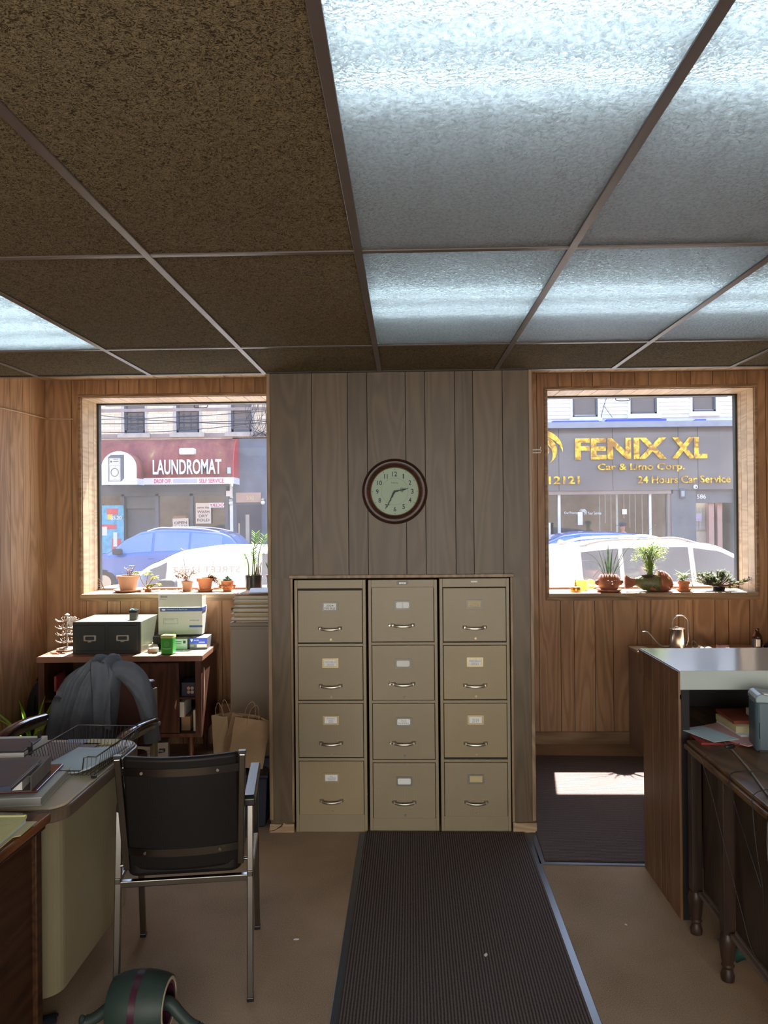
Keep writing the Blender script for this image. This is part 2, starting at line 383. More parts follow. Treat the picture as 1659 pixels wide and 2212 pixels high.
# ---------------------------------------------------------------- windows
def glass_mat():
    m = bpy.data.materials.new('dusty_glass'); m.use_nodes = True; nt = m.node_tree; nt.nodes.remove(nt.nodes['Principled BSDF'])
    out = nt.nodes['Material Output']; tr = N(nt, 'ShaderNodeBsdfTransparent'); tr.inputs[0].default_value = (.96,.97,.97,1)
    gl = N(nt, 'ShaderNodeBsdfGlossy'); gl.inputs['Roughness'].default_value = .02
    du = N(nt, 'ShaderNodeBsdfTranslucent'); du.inputs[0].default_value = (.75,.78,.85,1)
    v = coords(nt); n = N(nt, 'ShaderNodeTexNoise', i_Scale=3., i_Detail=6.); L(nt, v, n.inputs['Vector'])
    v2 = coords(nt, (1,1,.35)); sp = N(nt, 'ShaderNodeTexVoronoi', i_Scale=55.); L(nt, v2, sp.inputs['Vector'])
    st = N(nt, 'ShaderNodeMapRange'); st.inputs[1].default_value = .035; st.inputs[2].default_value = .012; st.inputs[3].default_value = 0; st.inputs[4].default_value = .06; L(nt, sp.outputs['Distance'], st.inputs[0])
    mr = N(nt, 'ShaderNodeMapRange'); mr.inputs[1].default_value = .3; mr.inputs[2].default_value = .75; mr.inputs[3].default_value = .005; mr.inputs[4].default_value = .012; L(nt, n.outputs['Fac'], mr.inputs[0])
    ad = N(nt, 'ShaderNodeMath', operation='ADD'); L(nt, st.outputs[0], ad.inputs[0]); L(nt, mr.outputs[0], ad.inputs[1])
    m1 = N(nt, 'ShaderNodeMixShader'); L(nt, ad.outputs[0], m1.inputs[0]); L(nt, tr.outputs[0], m1.inputs[1]); L(nt, du.outputs[0], m1.inputs[2])
    m2 = N(nt, 'ShaderNodeMixShader'); m2.inputs[0].default_value = .03; L(nt, m1.outputs[0], m2.inputs[1]); L(nt, gl.outputs[0], m2.inputs[2])
    L(nt, m2.outputs[0], out.inputs['Surface']); return m
GM = glass_mat()
for k, (key, no) in enumerate((('l', 1), ('r', 2))):
    x0, x1, z0, z1 = WIN[key]
    root = bpy.data.objects.new('window_%d' % no, None); C.objects.link(root); root['kind'] = 'structure'; root.location = ((x0+x1)/2, YG, z0)
    o = Vector(root.location)
    def T(bm_): bmesh.ops.translate(bm_, verts=bm_.verts[:], vec=-o); return bm_
    # reveal: jambs and head of grooved boards, sill of solid oak
    bm, lay = plank_bm()
    planks(bm, lay, x0, x1, YW-.004, YG, lambda u, v, d: (u, v, z1-d), cuts=[x0+.0]+[x0+t for t in (.1,.27,.37,.55,.66,.8,.93,1.07,1.2,1.33)]+[x1])
    for c in (x0, x1):
        s = 1 if c == x0 else -1
        planks(bm, lay, YW-.004, YG, z0, z1, lambda u, v, d: (c+s*d, u, v), cuts=[YW-.004, YW+.1, YW+.2, YG])
    T(bm); obj('reveal_boards', bm, M['oak_head'] if 0 else M['oak_head'], root)
    bm = B(); box(bm, (x0-.01, YW-.035, z0-.03), (x1+.01, YG+.0, z0)); T(bm); obj('sill_board', bm, M['oak_sill'], root, bev=.006)
    bm = B(); box(bm, (x0, YG+.0, z0-.03), (x1, YO+.06, z0-.004)); T(bm); obj('outer_sill', bm, M['card_white'], root)
    bm = B(); box(bm, (x0+.01, YG-.022, z0), (x1-.01, YG+.032, z0+.016)); T(bm); obj('bottom_rail', bm, M['copper_brown'], root, bev=.003)
    bm = B(); t = .022
    for a, b in (((x0-t, YW-.018, z0-.055), (x1+t, YW-.006, z0-.03)), ((x0-t, YW-.018, z1), (x1+t, YW-.006, z1+t)), ((x0-t, YW-.0185, z0-.03), (x0, YW-.006, z1)), ((x1, YW-.0185, z0-.03), (x1+t, YW-.006, z1))): box(bm, a, b)
    T(bm); obj('casing', bm, M['oak_trim_x'], root, bev=.004)
    bm = B(); fw = .023
    for a, b in (((x0, YG-.02, z1-fw*.8), (x1, YG+.03, z1)), ((x0, YG-.02, z0), (x0+fw, YG+.03, z1)), ((x1-fw, YG-.02, z0), (x1, YG+.03, z1))): box(bm, a, b)
    T(bm); obj('window_frame', bm, M['frame_dark'], root, bev=.004)
    bm = B(); box(bm, (x0+.02, YG+.008, z0+.01), (x1-.02, YG+.012, z1-.01)); T(bm); obj('pane', bm, GM, root)
    # wire pull on the head
    hx = x0+.82 if key == 'l' else x0+.62
    bm = B(); tube(bm, [(hx-.05,YG-.02,z1-.03),(hx-.045,YG-.04,z1-.05),(hx+.045,YG-.04,z1-.05),(hx+.05,YG-.02,z1-.03)], .003, 6, 3); T(bm); obj('pull', bm, M['frame_dark'], root)
    # outer stone surround keeps daylight out of the reveal edges
# ---------------------------------------------------------------- suspended ceiling
GX = [-2.566+.6096*i-.0 for i in range(12)]
off = -.128
GX = [off+.6096*i for i in range(-4, 6)]
GYc = [YB, -1.47, -.25, .97, 2.19, 3.41, 4.035]
def tile_mat():
    m, nt, b = new_mat('fissured_tile'); v = coords(nt)
    n = N(nt, 'ShaderNodeTexNoise', i_Scale=95., i_Detail=3., i_Roughness=.6, i_Distortion=1.6); L(nt, v, n.inputs['Vector'])
    g = N(nt, 'ShaderNodeTexNoise', i_Scale=.9, i_Detail=2.); L(nt, v, g.inputs['Vector'])
    # thin worm-like ridges: |noise-.5|
    s = N(nt, 'ShaderNodeMath', operation='SUBTRACT'); s.inputs[1].default_value = .5; L(nt, n.outputs['Fac'], s.inputs[0])
    ab = N(nt, 'ShaderNodeMath', operation='ABSOLUTE'); L(nt, s.outputs[0], ab.inputs[0])
    mu = N(nt, 'ShaderNodeMath', operation='MULTIPLY'); mu.inputs[1].default_value = 8.; L(nt, ab.outputs[0], mu.inputs[0])
    c1 = ramp(nt, mu.outputs[0], [(0,(.36,.31,.21)),(.3,(.215,.18,.12)),(.75,(.13,.106,.07)),(1,(.07,.055,.038))])
    c2 = ramp(nt, g.outputs['Fac'], [(.3,(.85,.78,.7)),(.7,(1.,1.,.92))])
    mx = N(nt, 'ShaderNodeMix', data_type='RGBA', blend_type='MULTIPLY'); mx.inputs[0].default_value = 1; L(nt, c1, mx.inputs[6]); L(nt, c2, mx.inputs[7])
    L(nt, mx.outputs[2], b.inputs['Base Color']); b.inputs['Roughness'].default_value = .9; b.inputs['Specular IOR Level'].default_value = .1
    inv = N(nt, 'ShaderNodeMath', operation='SUBTRACT'); inv.inputs[0].default_value = 1; L(nt, mu.outputs[0], inv.inputs[1])
    bump(nt, b, inv.outputs[0], .5, .004); return m
TM = tile_mat()
# luminous cells: (column index, row index)
LUM = {(4,3),(5,3),(4,4),(5,4),(6,4),(6,3),(1,4),(4,2),(5,2),(2,1),(1,1),(5,1),(1,2)}
bm = B()
xs = [XL]+GX+[XR]
for i, (a, b) in enumerate(zip(xs, xs[1:])):
    for j, (c, d) in enumerate(zip(GYc, GYc[1:])):
        if (i-1, j) in LUM: continue
        box(bm, (a, c, ZC), (b, d, ZC+.015))
struct('ceiling', bm, TM)
bm = B(); g = .012
box(bm, (XL-.1, YB-.1, ZC+.45), (XR+.1, 4.06, ZC+.5)); struct('ceiling_slab', bm, mat('plenum_concrete', (.2,.2,.2), .9))
gridm = mat('grid_bronze', (.12,.1,.095), .35, .0, var=.08, vs=10)
bm = B()
for x in GX: box(bm, (x-g, YB, ZC-.006), (x+g, 4.035, ZC)); box(bm, (x-.003, YB, ZC), (x+.003, 4.035, ZC+.03))
struct('trim_4', bm, gridm, bev=.0015)
bm = B()
for y in GYc[1:-1]: box(bm, (XL, y-g*.9, ZC-.0055), (XR, y+g*.9, ZC-.0005)); box(bm, (XL, y-.003, ZC), (XR, y+.003, ZC+.03))
struct('trim_5', bm, gridm, bev=.0015)
bm = B(); box(bm, (XL, 4.015, ZC-.005), (XR, 4.036, ZC)); box(bm, (XL, 4.033, ZC-.005), (XR, 4.038, ZC+.02)); struct('trim_6', bm, M['frame_dark'])

def diffuser_mat():
    m = bpy.data.materials.new('crinkled_acrylic'); m.use_nodes = True; nt = m.node_tree; b = nt.nodes['Principled BSDF']
    b.inputs['Base Color'].default_value = (.5,.47,.44,1); b.inputs['Roughness'].default_value = .25; b.inputs['Specular IOR Level'].default_value = .8
    v = coords(nt); n = N(nt, 'ShaderNodeTexNoise', i_Scale=105., i_Detail=1.5, i_Distortion=.6); L(nt, v, n.inputs['Vector'])
    bm_ = N(nt, 'ShaderNodeBump'); bm_.inputs['Strength'].default_value = 1.; bm_.inputs['Distance'].default_value = .02; L(nt, n.outputs['Fac'], bm_.inputs['Height'])
    L(nt, bm_.outputs[0], b.inputs['Normal'])
    tr = N(nt, 'ShaderNodeBsdfTranslucent'); L(nt, ramp(nt, n.outputs['Fac'], [(.36,(.5,.52,.53)),(.5,(.84,.86,.86)),(.6,(1,1,1))]), tr.inputs[0]); L(nt, bm_.outputs[0], tr.inputs['Normal'])
    rf = N(nt, 'ShaderNodeBsdfRefraction'); rf.inputs['IOR'].default_value = 1.25; rf.inputs['Roughness'].default_value = .42; rf.inputs[0].default_value = (.9,.92,.92,1); L(nt, bm_.outputs[0], rf.inputs['Normal'])
    m1 = N(nt, 'ShaderNodeMixShader'); m1.inputs[0].default_value = .6; L(nt, tr.outputs[0], m1.inputs[1]); L(nt, rf.outputs[0], m1.inputs[2])
    m2 = N(nt, 'ShaderNodeMixShader'); m2.inputs[0].default_value = .6; L(nt, b.outputs[0], m2.inputs[1]); L(nt, m1.outputs[0], m2.inputs[2])
    L(nt, m2.outputs[0], nt.nodes['Material Output'].inputs['Surface']); return m
DM = diffuser_mat()
tubem, nt, b = new_mat('fluorescent_tube'); b.inputs['Emission Color'].default_value = (.68,.87,1,1); b.inputs['Emission Strength'].default_value = 4.8; b.inputs['Base Color'].default_value = (.9,.9,.9,1)
boxm = mat('fixture_white', (.7,.72,.72), .5)
lbl = {(4,3):'large translucent ceiling light panel, widest and nearest above the runner', (5,3):'translucent ceiling light panel at the top right edge of the photo',
       (4,4):'translucent ceiling light panel above and in front of the wall clock', (5,4):'middle panel of the far row of three glowing ceiling panels',
       (6,4):'rightmost panel of the far row of glowing ceiling panels', (1,4):'pale green glowing ceiling panel alone at the left edge'}
for (i, j) in sorted(LUM):
    a, b_ = GX[i], GX[i+1] if i+1 < len(GX) else XR
    c, d = GYc[j], GYc[j+1]; cx, cy = (a+b_)/2, (c+d)/2
    t = thing('ceiling_light', lbl.get((i, j), 'translucent ceiling light panel behind the photographer'), 'ceiling light', (cx, cy, ZC), group=None if (i, j) in lbl else 'light panels behind the photographer')
    hx, hy = (b_-a)/2, (d-c)/2
    bm = B(); box(bm, (-hx+.004, -hy+.004, .001), (hx-.004, hy-.004, .004)); obj('diffuser', bm, DM, t)
    bm = B()
    for x0, y0, x1, y1 in ((-hx,-hy,-hx+.003,hy),(hx-.003,-hy,hx,hy),(-hx,-hy,hx,-hy+.003),(-hx,hy-.003,hx,hy)): box(bm, (x0,y0,.006), (x1,y1,.22))
    box(bm, (-hx,-hy,.22), (hx,hy,.224)); obj('housing', bm, boxm, t)
    # tubes run across the panel
    ys = {3: (-.56,-.38,-.19), 4: (-.13,.1)}.get(j, (-.1,.1))
    if (i, j) == (1,4): ys = (-.48,-.24,0,.24,.48)
    for k, yy in enumerate(ys):
        bm = B(); cyl(bm, (-hx+.01, yy, .055), (hx-.01, yy, .055), .017, n=12); obj('tube', bm, tubem, t, smooth=True)

# cable along the left wall
bm = B(); tube(bm, [(XL+.014, 2.5, 2.37),(XL+.014, 4.2, 2.365),(XL+.014, 5.0, 2.395),(XL+.02, 5.575, 2.4),(XL+.05, YW-.018, 2.4),(-2.44, YW-.018, 2.395)], .006, 6, 4)
o = obj('wall_cable', bm, mat('cable_tan', (.45,.3,.18), .6), smooth='all'); tag(o, 'thin tan cable stapled along the upper left panelled wall', 'cable')
# coat hook at the column's right edge
t = thing('wall_hook', 'small white double wire hook on the right edge of the column', 'hook', (.67, 4.1, 2.0))
bm = B(); tube(bm, [(-.008,0,.006),(.05,-.01,.006),(.052,-.01,.02)], .003, 6); obj('prong', bm, M['paper'], t)
bm = B(); tube(bm, [(-.008,0,-.01),(.05,-.01,-.01),(.055,-.01,.004)], .003, 6); obj('prong', bm, M['paper'], t)

# ---------------------------------------------------------------- filing cabinets in the niche
def filing_cabinet(name, label, x0, x1, zt, y0, body, kind, rows, cards, group=None):
    w = x1-x0; t = thing(name, label, 'filing cabinet', ((x0+x1)/2, y0, 0), group=group)
    bm = B(); D = .7; fr = .016
    box(bm, (-w/2, .012, 0), (w/2, D, zt))
    # face frame: stiles, rails, header, kick
    box(bm, (-w/2, 0, 0), (-w/2+fr, .013, zt)); box(bm, (w/2-fr, 0, 0), (w/2, .013, zt))
    box(bm, (-w/2+fr, 0, zt-.045), (w/2-fr, .013, zt)); box(bm, (-w/2+fr, .002, 0), (w/2-fr, .013, rows[-1][0]-.002))
    for (a, b) in rows[1:]: box(bm, (-w/2+fr, 0, b+.002), (w/2-fr, .013, b+.016))
    obj('body', bm, body[0], t, bev=.0015)
    bm = B(); box(bm, (-w/2+fr, .0115, rows[-1][0]-.002), (w/2-fr, .0119, zt-.045)); obj('drawer_gap', bm, M['gap_black'], t)
    for k, (a, b) in enumerate(rows):
        bm = B(); box(bm, (-w/2+fr+.003, -.004, a), (w/2-fr-.003, .0105, b)); dr = obj('drawer', bm, body[1][k], t, bev=.002)
        zc = b-.085 if kind != 'mid' else b-.095; hz = a+.075 if kind != 'mid' else a+.087
        # label holder
        hw, hh = (.043, .025)
        bm = B()
        if kind == 'mid':
            outer = rrect(-hw, zc-hh, hw, zc+hh, .008); inner = [( .034*math.cos(q)*1.0 if 0 else x, z) for x, z in rrect(-.034, zc-.016, .034, zc+.016, .007)]
        else:
            outer = rrect(-hw, zc-hh, hw, zc+hh, .002); inner = rrect(-.033, zc-.017, .033, zc+.017, .001)
        n = len(outer)
        for ya, yb in ((-.009, -.009),):
            o1 = [bm.verts.new((p[0], -.009, p[1])) for p in outer]; i1 = [bm.verts.new((p[0], -.009, p[1])) for p in inner]
            o2 = [bm.verts.new((p[0], -.004, p[1])) for p in outer]; i2 = [bm.verts.new((p[0], -.004, p[1])) for p in inner]
            for q in range(n):
                r2 = (q+1) % n
                bm.faces.new((o1[q], o1[r2], i1[r2], i1[q])); bm.faces.new((o1[q], o2[q], o2[r2], o1[r2])); bm.faces.new((i1[q], i1[r2], i2[r2], i2[q]))
        obj('label_holder', bm, M['holder'] if (kind == 'mid' or k in (0, 3)) and not (kind == 'left' and k == 3) else M['brass_dull'], dr)
        cm, txt, faint = cards[k]
        bm = B(); box(bm, (-.034, -.006, zc-.0175), (.034, -.005, zc+.0175)); cd = obj('label_card', bm, M[cm], dr)
        if txt:
            bm = B(); lines = txt.split('\n'); lh = .028/len(lines)
            for q, s in enumerate(lines):
                if not s: continue
                ww = min(.056, .0085*len(s)*(2.2/len(lines) if len(lines) > 1 else 1)); text_bm(bm, s, -ww/2, zc+.013-(q+1)*lh+.001, ww, lh*.72, -.0063, .0003)
            obj('lettering', bm, M['ink_faint'] if faint else M['ink'], dr)
        # bow handle
        hr = .048
        bm = B(); tube(bm, [(-hr,-.022,hz-.002),(-hr*.5,-.03,hz-.005),(0,-.032,hz-.006),(hr*.5,-.03,hz-.005),(hr,-.022,hz-.002)], .0048, 8, 4, sx=1, sy=1.4)
        for s in (-1, 1):
            vs = cbox(bm, (s*(hr+.004), -.012, hz), (.024, .018, .018))
            for v in vs:
                if v.co.y < -.015: v.co.x = s*(hr+.002)+(v.co.x-s*(hr+.004))*.45; v.co.z = hz+(v.co.z-hz)*.5
        obj('handle', bm, M['nickel'] if k != 2 or kind != 'left' else M['nickel'], dr, smooth=True)
        if kind == 'mid' and k < 3:
            bm = B(); lathe(bm, [(.008,0),(.008,.004),(.004,.006),(.004,.012),(.006,.013),(.005,.016)], n=12)
            bmesh.ops.rotate(bm, verts=bm.verts[:], cent=(0,0,0), matrix=Matrix.Rotation(R(90), 3, 'X')); bmesh.ops.translate(bm, verts=bm.verts[:], vec=(-.07,-.004,hz)); obj('thumb_latch', bm, M['nickel'], dr, smooth=True)
        if kind == 'mid' and k == 3:
            bm = B(); cbox(bm, (-.062, -.0045, hz), (.011, .001, .004)); obj('latch_slot', bm, M['gap_black'], dr)
        bm = B(); cyl(bm, (.004, -.004, a+.016), (.004, -.0075, a+.016), .006, n=12); cyl(bm, (.004,-.0075,a+.016), (.004,-.009,a+.016), .003, n=8); obj('lock', bm, M['brass_dull'] if kind != 'mid' else M['holder'], dr, smooth=True)
    return t
bA, bBm = M['beige_metal'], M['beige_metal_b']
def rows_from(tops_bots): return tops_bots
# drawer rows (bottom, top) read from the photograph
rl = [(.998,1.272),(.696,.975),(.395,.675),(.092,.372)]
rm = [(1.0,1.287),(.692,.98),(.383,.674),(.072,.362)]
rr = [(1.0,1.28),(.697,.978),(.393,.675),(.085,.365)]
t = filing_cabinet('filing_cabinet', 'beige four drawer filing cabinet on the left, top card dated 2024', -.59, -.213, 1.327, 4.032, (bA, [bA, bA, bA, bBm]), 'left', rl,
    [('card_white','2024\nPAID BILLS',False),('card_white','PAID BILLS\n2020',True),('card_white','PAYROLL\n2022\n2023',True),('card_white','ALL\nCANCELED\nCHECKS',True)])
t = filing_cabinet('filing_cabinet', 'beige four drawer filing cabinet in the middle with rounded label holders', -.2, .163, 1.325, 4.036, (bA, [bA, bA, bA, bA]), 'mid', rm,
    [('card_white','0\n2\n8',True),('card_tan' if 0 else 'paper','',True),('card_white','OLD\nPAPERS',True),('card_white','',True)])
bm = B(); prism(bm, rrect(-.03, 1.3, .03, 1.318, .006), 'y', -.005, 0); pl = obj('maker_plate', bm, M['black_plastic'], t)
bm = B(); text_bm(bm, 'ANCO', -.018, 1.304, .036, .009, -.0052, .0004); obj('lettering', bm, M['nickel'], pl)
t = filing_cabinet('filing_cabinet', 'beige four drawer filing cabinet on the right with two yellowed cards', .175, .54, 1.33, 4.032, (bA, [bA, bBm, bBm, bA]), 'right', rr,
    [('card_tan','PAID\nBILLS',True),('card_white','PAID BILLS\n2021',True),('card_white','2019',True),('card_tan','',True)])
bm = B(); cbox(bm, (0, -.001, 1.313), (.033, .002, .007)); obj('maker_plate', bm, M['card_white'], t)

# ---------------------------------------------------------------- wall clock
t = thing('wall_clock', 'round wall clock with dark wooden rim and pale green dial', 'clock', (-.054, CY-.001, 1.79), rx=0)
def facing(bm): bmesh.ops.rotate(bm, verts=bm.verts[:], cent=(0,0,0), matrix=Matrix.Rotation(R(90), 3, 'X')); return bm
rim = wood('clock_rim', (.03,.012,.008), (.075,.03,.02), 'x', sc=3, plank=False, rough=.35)
bm = B(); lathe(bm, [(.124,0),(.168,0),(.172,.012),(.168,.024),(.158,.032),(.148,.03),(.14,.034),(.132,.03),(.128,.018),(.124,.016),(.124,0)], n=64, cap=False); facing(bm); obj('rim', bm, rim, t, smooth=True)
bm = B(); lathe(bm, [(.124,.016),(.132,.016),(.132,.034),(.129,.0365),(.1265,.034),(.124,.016)], n=64, cap=False); facing(bm); obj('bezel', bm, mat('copper_ring', (.32,.17,.09), .3, .9), t, smooth=True)
bm = B(); lathe(bm, [(.0,.01),(.127,.01),(.127,.013),(.0,.013)], n=48); facing(bm); dial = obj('dial', bm, mat('dial_green', (.36,.47,.36), .6, var=.04), t)
bm = B()
for hnum in range(1, 13):
    a = R(90-30*hnum); s = str(hnum); wd = .0135 if len(s) == 1 else .026
    if s == '1': wd = .006
    if s == '11': wd = .018
    cx, cz = .092*math.cos(a), .092*math.sin(a); text_bm(bm, s, cx-wd/2, cz-.0125, wd, .025, -.0132, .012)
for k in range(60):
    a = 2*PI*k/60; rr_ = .0022 if k % 5 == 0 else .0009
    cyl(bm, (.117*math.cos(a), -.0132, .117*math.sin(a)), (.117*math.cos(a), -.0137, .117*math.sin(a)), rr_, n=6)
for k in range(48):
    a, b2 = 2*PI*k/48, 2*PI*(k+1)/48; r0, r1 = .0705, .0712
    vs = [bm.verts.new((r*math.cos(q), -.0134, r*math.sin(q))) for r, q in ((r0,a),(r1,a),(r1,b2),(r0,b2))]; bm.faces.new(vs)
text_bm(bm, 'Infinity', -.018, .04, .036, .009, -.0132, .0003)
obj('numerals', bm, M['ink'], t)
def hand(pts, wds, y):
    bm = B()
    for (p, q), wd in zip(zip(pts, pts[1:]), wds): sqtube(bm, (p[0], y, p[1]), (q[0], y, q[1]), wd, .0012, up=(0,1,0))
    return bm
def dirp(ang, r, s=0): return (r*math.sin(R(ang))+s*math.cos(R(ang)), r*math.cos(R(ang))-s*math.sin(R(ang)))
# hour hand towards ten past two and a half, minute hand at 35
A = 78
bm = hand([dirp(A,0), dirp(A,.02), dirp(A,.034), dirp(A,.072)], [.009,.006,.003], -.019)
for r0, s0 in ((.034,.006),(.034,-.006),(.043,.0)):
    for k in range(12):
        a, b2 = 2*PI*k/12, 2*PI*(k+1)/12; c = dirp(A, r0+.003, s0)
        sqtube(bm, (c[0]+.005*math.cos(a), -.019, c[1]+.005*math.sin(a)), (c[0]+.005*math.cos(b2), -.019, c[1]+.005*math.sin(b2)), .0018, .0012, up=(0,1,0))
sqtube(bm, (dirp(A,.047)[0], -.019, dirp(A,.047)[1]), (dirp(A,.06)[0], -.019, dirp(A,.06)[1]), .005, .0012, up=(0,1,0))
obj('hour_hand', bm, M['ink'], t)
A = 207
bm = hand([dirp(A,0), dirp(A,.018,.002), dirp(A,.034,0), dirp(A,.04,.003), dirp(A,.05,-.002), dirp(A,.058,.002), dirp(A,.078), dirp(A,.094)], [.01,.009,.006,.006,.006,.0045,.003], -.022)
c = dirp(A,.078); sqtube(bm, (c[0]-.009, -.022, c[1]+.002), (c[0]+.009, -.022, c[1]-.002), .0022, .0012, up=(0,1,0)); cyl(bm, (0,-.016,0), (0,-.024,0), .006, n=14)
obj('minute_hand', bm, M['ink'], t)

# ---------------------------------------------------------------- mats
def mat_ribbed(name, c0, c1, axis, sc):
    m, nt, b = new_mat(name); v = coords(nt)
    wv = N(nt, 'ShaderNodeTexWave', wave_type='BANDS', bands_direction=axis, i_Scale=sc, i_Distortion=.6, i_Detail=2.); L(nt, v, wv.inputs['Vector'])
    n = N(nt, 'ShaderNodeTexNoise', i_Scale=240., i_Detail=2.); L(nt, v, n.inputs['Vector'])
    mx = N(nt, 'ShaderNodeMix'); mx.inputs[0].default_value = .5; L(nt, wv.outputs['Fac'], mx.inputs[2]); L(nt, n.outputs['Fac'], mx.inputs[3])
    L(nt, ramp(nt, mx.outputs[0], [(.25, c0), (.75, c1)]), b.inputs['Base Color']); b.inputs['Roughness'].default_value = .95; b.inputs['Specular IOR Level'].default_value = .1
    bump(nt, b, mx.outputs[0], .7, .006); return m
rub = mat('rubber_edge', (.03,.04,.055), .28, spec=.6)
t = thing('floor_mat', 'long dark ribbed runner in front of the filing cabinets', 'mat', (.182, 2.75, 0), R(-.4))
bm = B(); box(bm, (-.445,-1.5,0), (.445,1.265,.004)); obj('rubber_border', bm, rub, t, bev=.002)
bm = B(); box(bm, (-.415,-1.47,.003), (.415,1.262,.011)); obj('pile', bm, mat_ribbed('ribbed_runner', (.045,.036,.034), (.165,.135,.125), 'X', 28.), t, bev=.003)
t = thing('floor_mat', 'dark ribbed entrance mat with the sunlit patch, behind the counter end', 'mat', (1.28, 4.47, .0), R(-2.0))
bm = B(); box(bm, (-.63,-.83,0), (.63,.83,.004)); obj('rubber_border', bm, rub, t, bev=.002)
bm = B(); box(bm, (-.6,-.8,.003), (.6,.8,.011)); obj('pile', bm, mat_ribbed('ribbed_mat', (.05,.038,.038), (.185,.145,.142), 'Y', 24.), t, bev=.003)
# added fill light behind the camera, with a made-up window frame around it
ad = bpy.data.lights.new('rear_daylight', 'AREA'); ad.shape = 'RECTANGLE'; ad.size = 4.6; ad.size_y = 2.0; ad.energy = 66; ad.color = (1, .95, .86)
ao = bpy.data.objects.new('rear_daylight', ad); C.objects.link(ao); ao.location = (.3, YB+.06, 1.25); ao.rotation_euler = (R(90), 0, 0)
bm = B()
for x in (-2.03, -.87, .3, 1.47, 2.6): box(bm, (x-.03, YB, .22), (x+.03, YB+.05, 2.28))
box(bm, (-2.06, YB, .2), (2.63, YB+.05, .26)); box(bm, (-2.06, YB, 2.24), (2.63, YB+.05, 2.3))
struct('window_3', bm, M['frame_dark'], bev=.004)  # unseen frame added to go with the fill light
# ================================================================ chrome armchair
t = thing('armchair', 'black vinyl armchair with square chrome frame, back to the viewer', 'chair', (-.803, 2.829, 0), R(8))
W2 = .224
for s in (-1, 1):
    bm = B(); sqtube(bm, (s*W2, -.231, .012), (s*W2, -.155, .655), .022, up=(1,0,0)); lg = obj('leg', bm, M['chrome'], t, bev=.003)
    bm = B(); cbox(bm, (s*W2, -.231, .007), (.024, .024, .014)); obj('foot_cap', bm, M['black_plastic'], lg, bev=.002)
    bm = B(); sqtube(bm, (s*W2, .231, .012), (s*W2, .15, .655), .022, up=(1,0,0)); lg = obj('leg', bm, M['chrome'], t, bev=.003)
    bm = B(); cbox(bm, (s*W2, .231, .007), (.024, .024, .014)); obj('foot_cap', bm, M['black_plastic'], lg, bev=.002)
    bm = B(); prism(bm, [(-.2,.655),(-.2,.682),(-.185,.69),(.185,.685),(.2,.675),(.2,.655)], 'x', s*W2-.02+(.018 if s < 0 else 0), s*W2+.02+(.018 if s < 0 else 0)); obj('armrest', bm, M['black_plastic'], t, bev=.005, seg=3)
    bm = B(); sqtube(bm, (s*W2, -.2, .42), (s*W2, .2, .4), .02, up=(1,0,0)); obj('side_rail', bm, M['chrome'], t, bev=.003)
    bm = B(); sqtube(bm, (s*(W2-.018), -.262, .862), (s*(W2-.032), -.19, .46), .024, .022, up=(1,0,0)); bp = obj('back_post', bm, M['chrome'], t, bev=.003)
    bm = B(); cbox(bm, (s*(W2-.018), -.262, .866), (.027, .026, .01)); obj('end_cap', bm, M['black_plastic'], bp, bev=.002)
    bm = B(); cyl(bm, (s*(W2-.008), -.19, .47), (s*(W2-.04), -.185, .47), .006); obj('bolt', bm, M['chrome'], t, smooth=True)
bm = B(); sqtube(bm, (-W2, -.183, .405), (W2, -.183, .405), .022, up=(0,0,1)); obj('rear_stretcher', bm, M['chrome'], t, bev=.003)
bm = B(); sqtube(bm, (-W2, .19, .40), (W2, .19, .40), .022, up=(0,0,1)); obj('front_stretcher', bm, M['chrome'], t, bev=.003)
def curved(bm, z0, z1, yoff, th, half, bow, n=14, slope=-.179):
    def y(u, z): return -.262 + (z-.862)*slope - bow*(1-(u/half)**2) + yoff
    g = []
    for zz, tt in ((z0,0),(z1,0),(z1,1),(z0,1)):
        g.append([bm.verts.new((half*(2*i/n-1), y(half*(2*i/n-1), zz)+th*tt, zz)) for i in range(n+1)])
    for i in range(n):
        for a, b in ((0,1),(1,2),(2,3),(3,0)): bm.faces.new((g[a][i], g[a][i+1], g[b][i+1], g[b][i]))
    for k in (0, n): bm.faces.new([g[q][k] for q in range(4)])
bm = B(); curved(bm, .455, .862, .004, .034, W2-.032, .038, 20); obj('backrest', bm, M['black_vinyl'], t, smooth=True, bev=.012, seg=3)
for zz in (.80, .512):
    bm = B(); curved(bm, zz, zz+.027, -.004, .008, W2-.026, .038, 18); cb = obj('back_bar', bm, M['chrome'], t, smooth=True)
    for s in (-.5, .5):
        bm = B(); yy = -.262+(zz+.013-.862)*-.179-.038*(1-.36)-.004; cyl(bm, (s*.25, yy, zz+.013), (s*.25, yy-.003, zz+.013), .005); obj('rivet', bm, M['chrome'], cb, smooth=True)
bm = B(); prism(bm, rrect(-W2+.03, -.2, W2-.03, .245, .04), 'z', .43, .485); obj('seat', bm, M['black_vinyl'], t, bev=.016, seg=3, smooth=True)

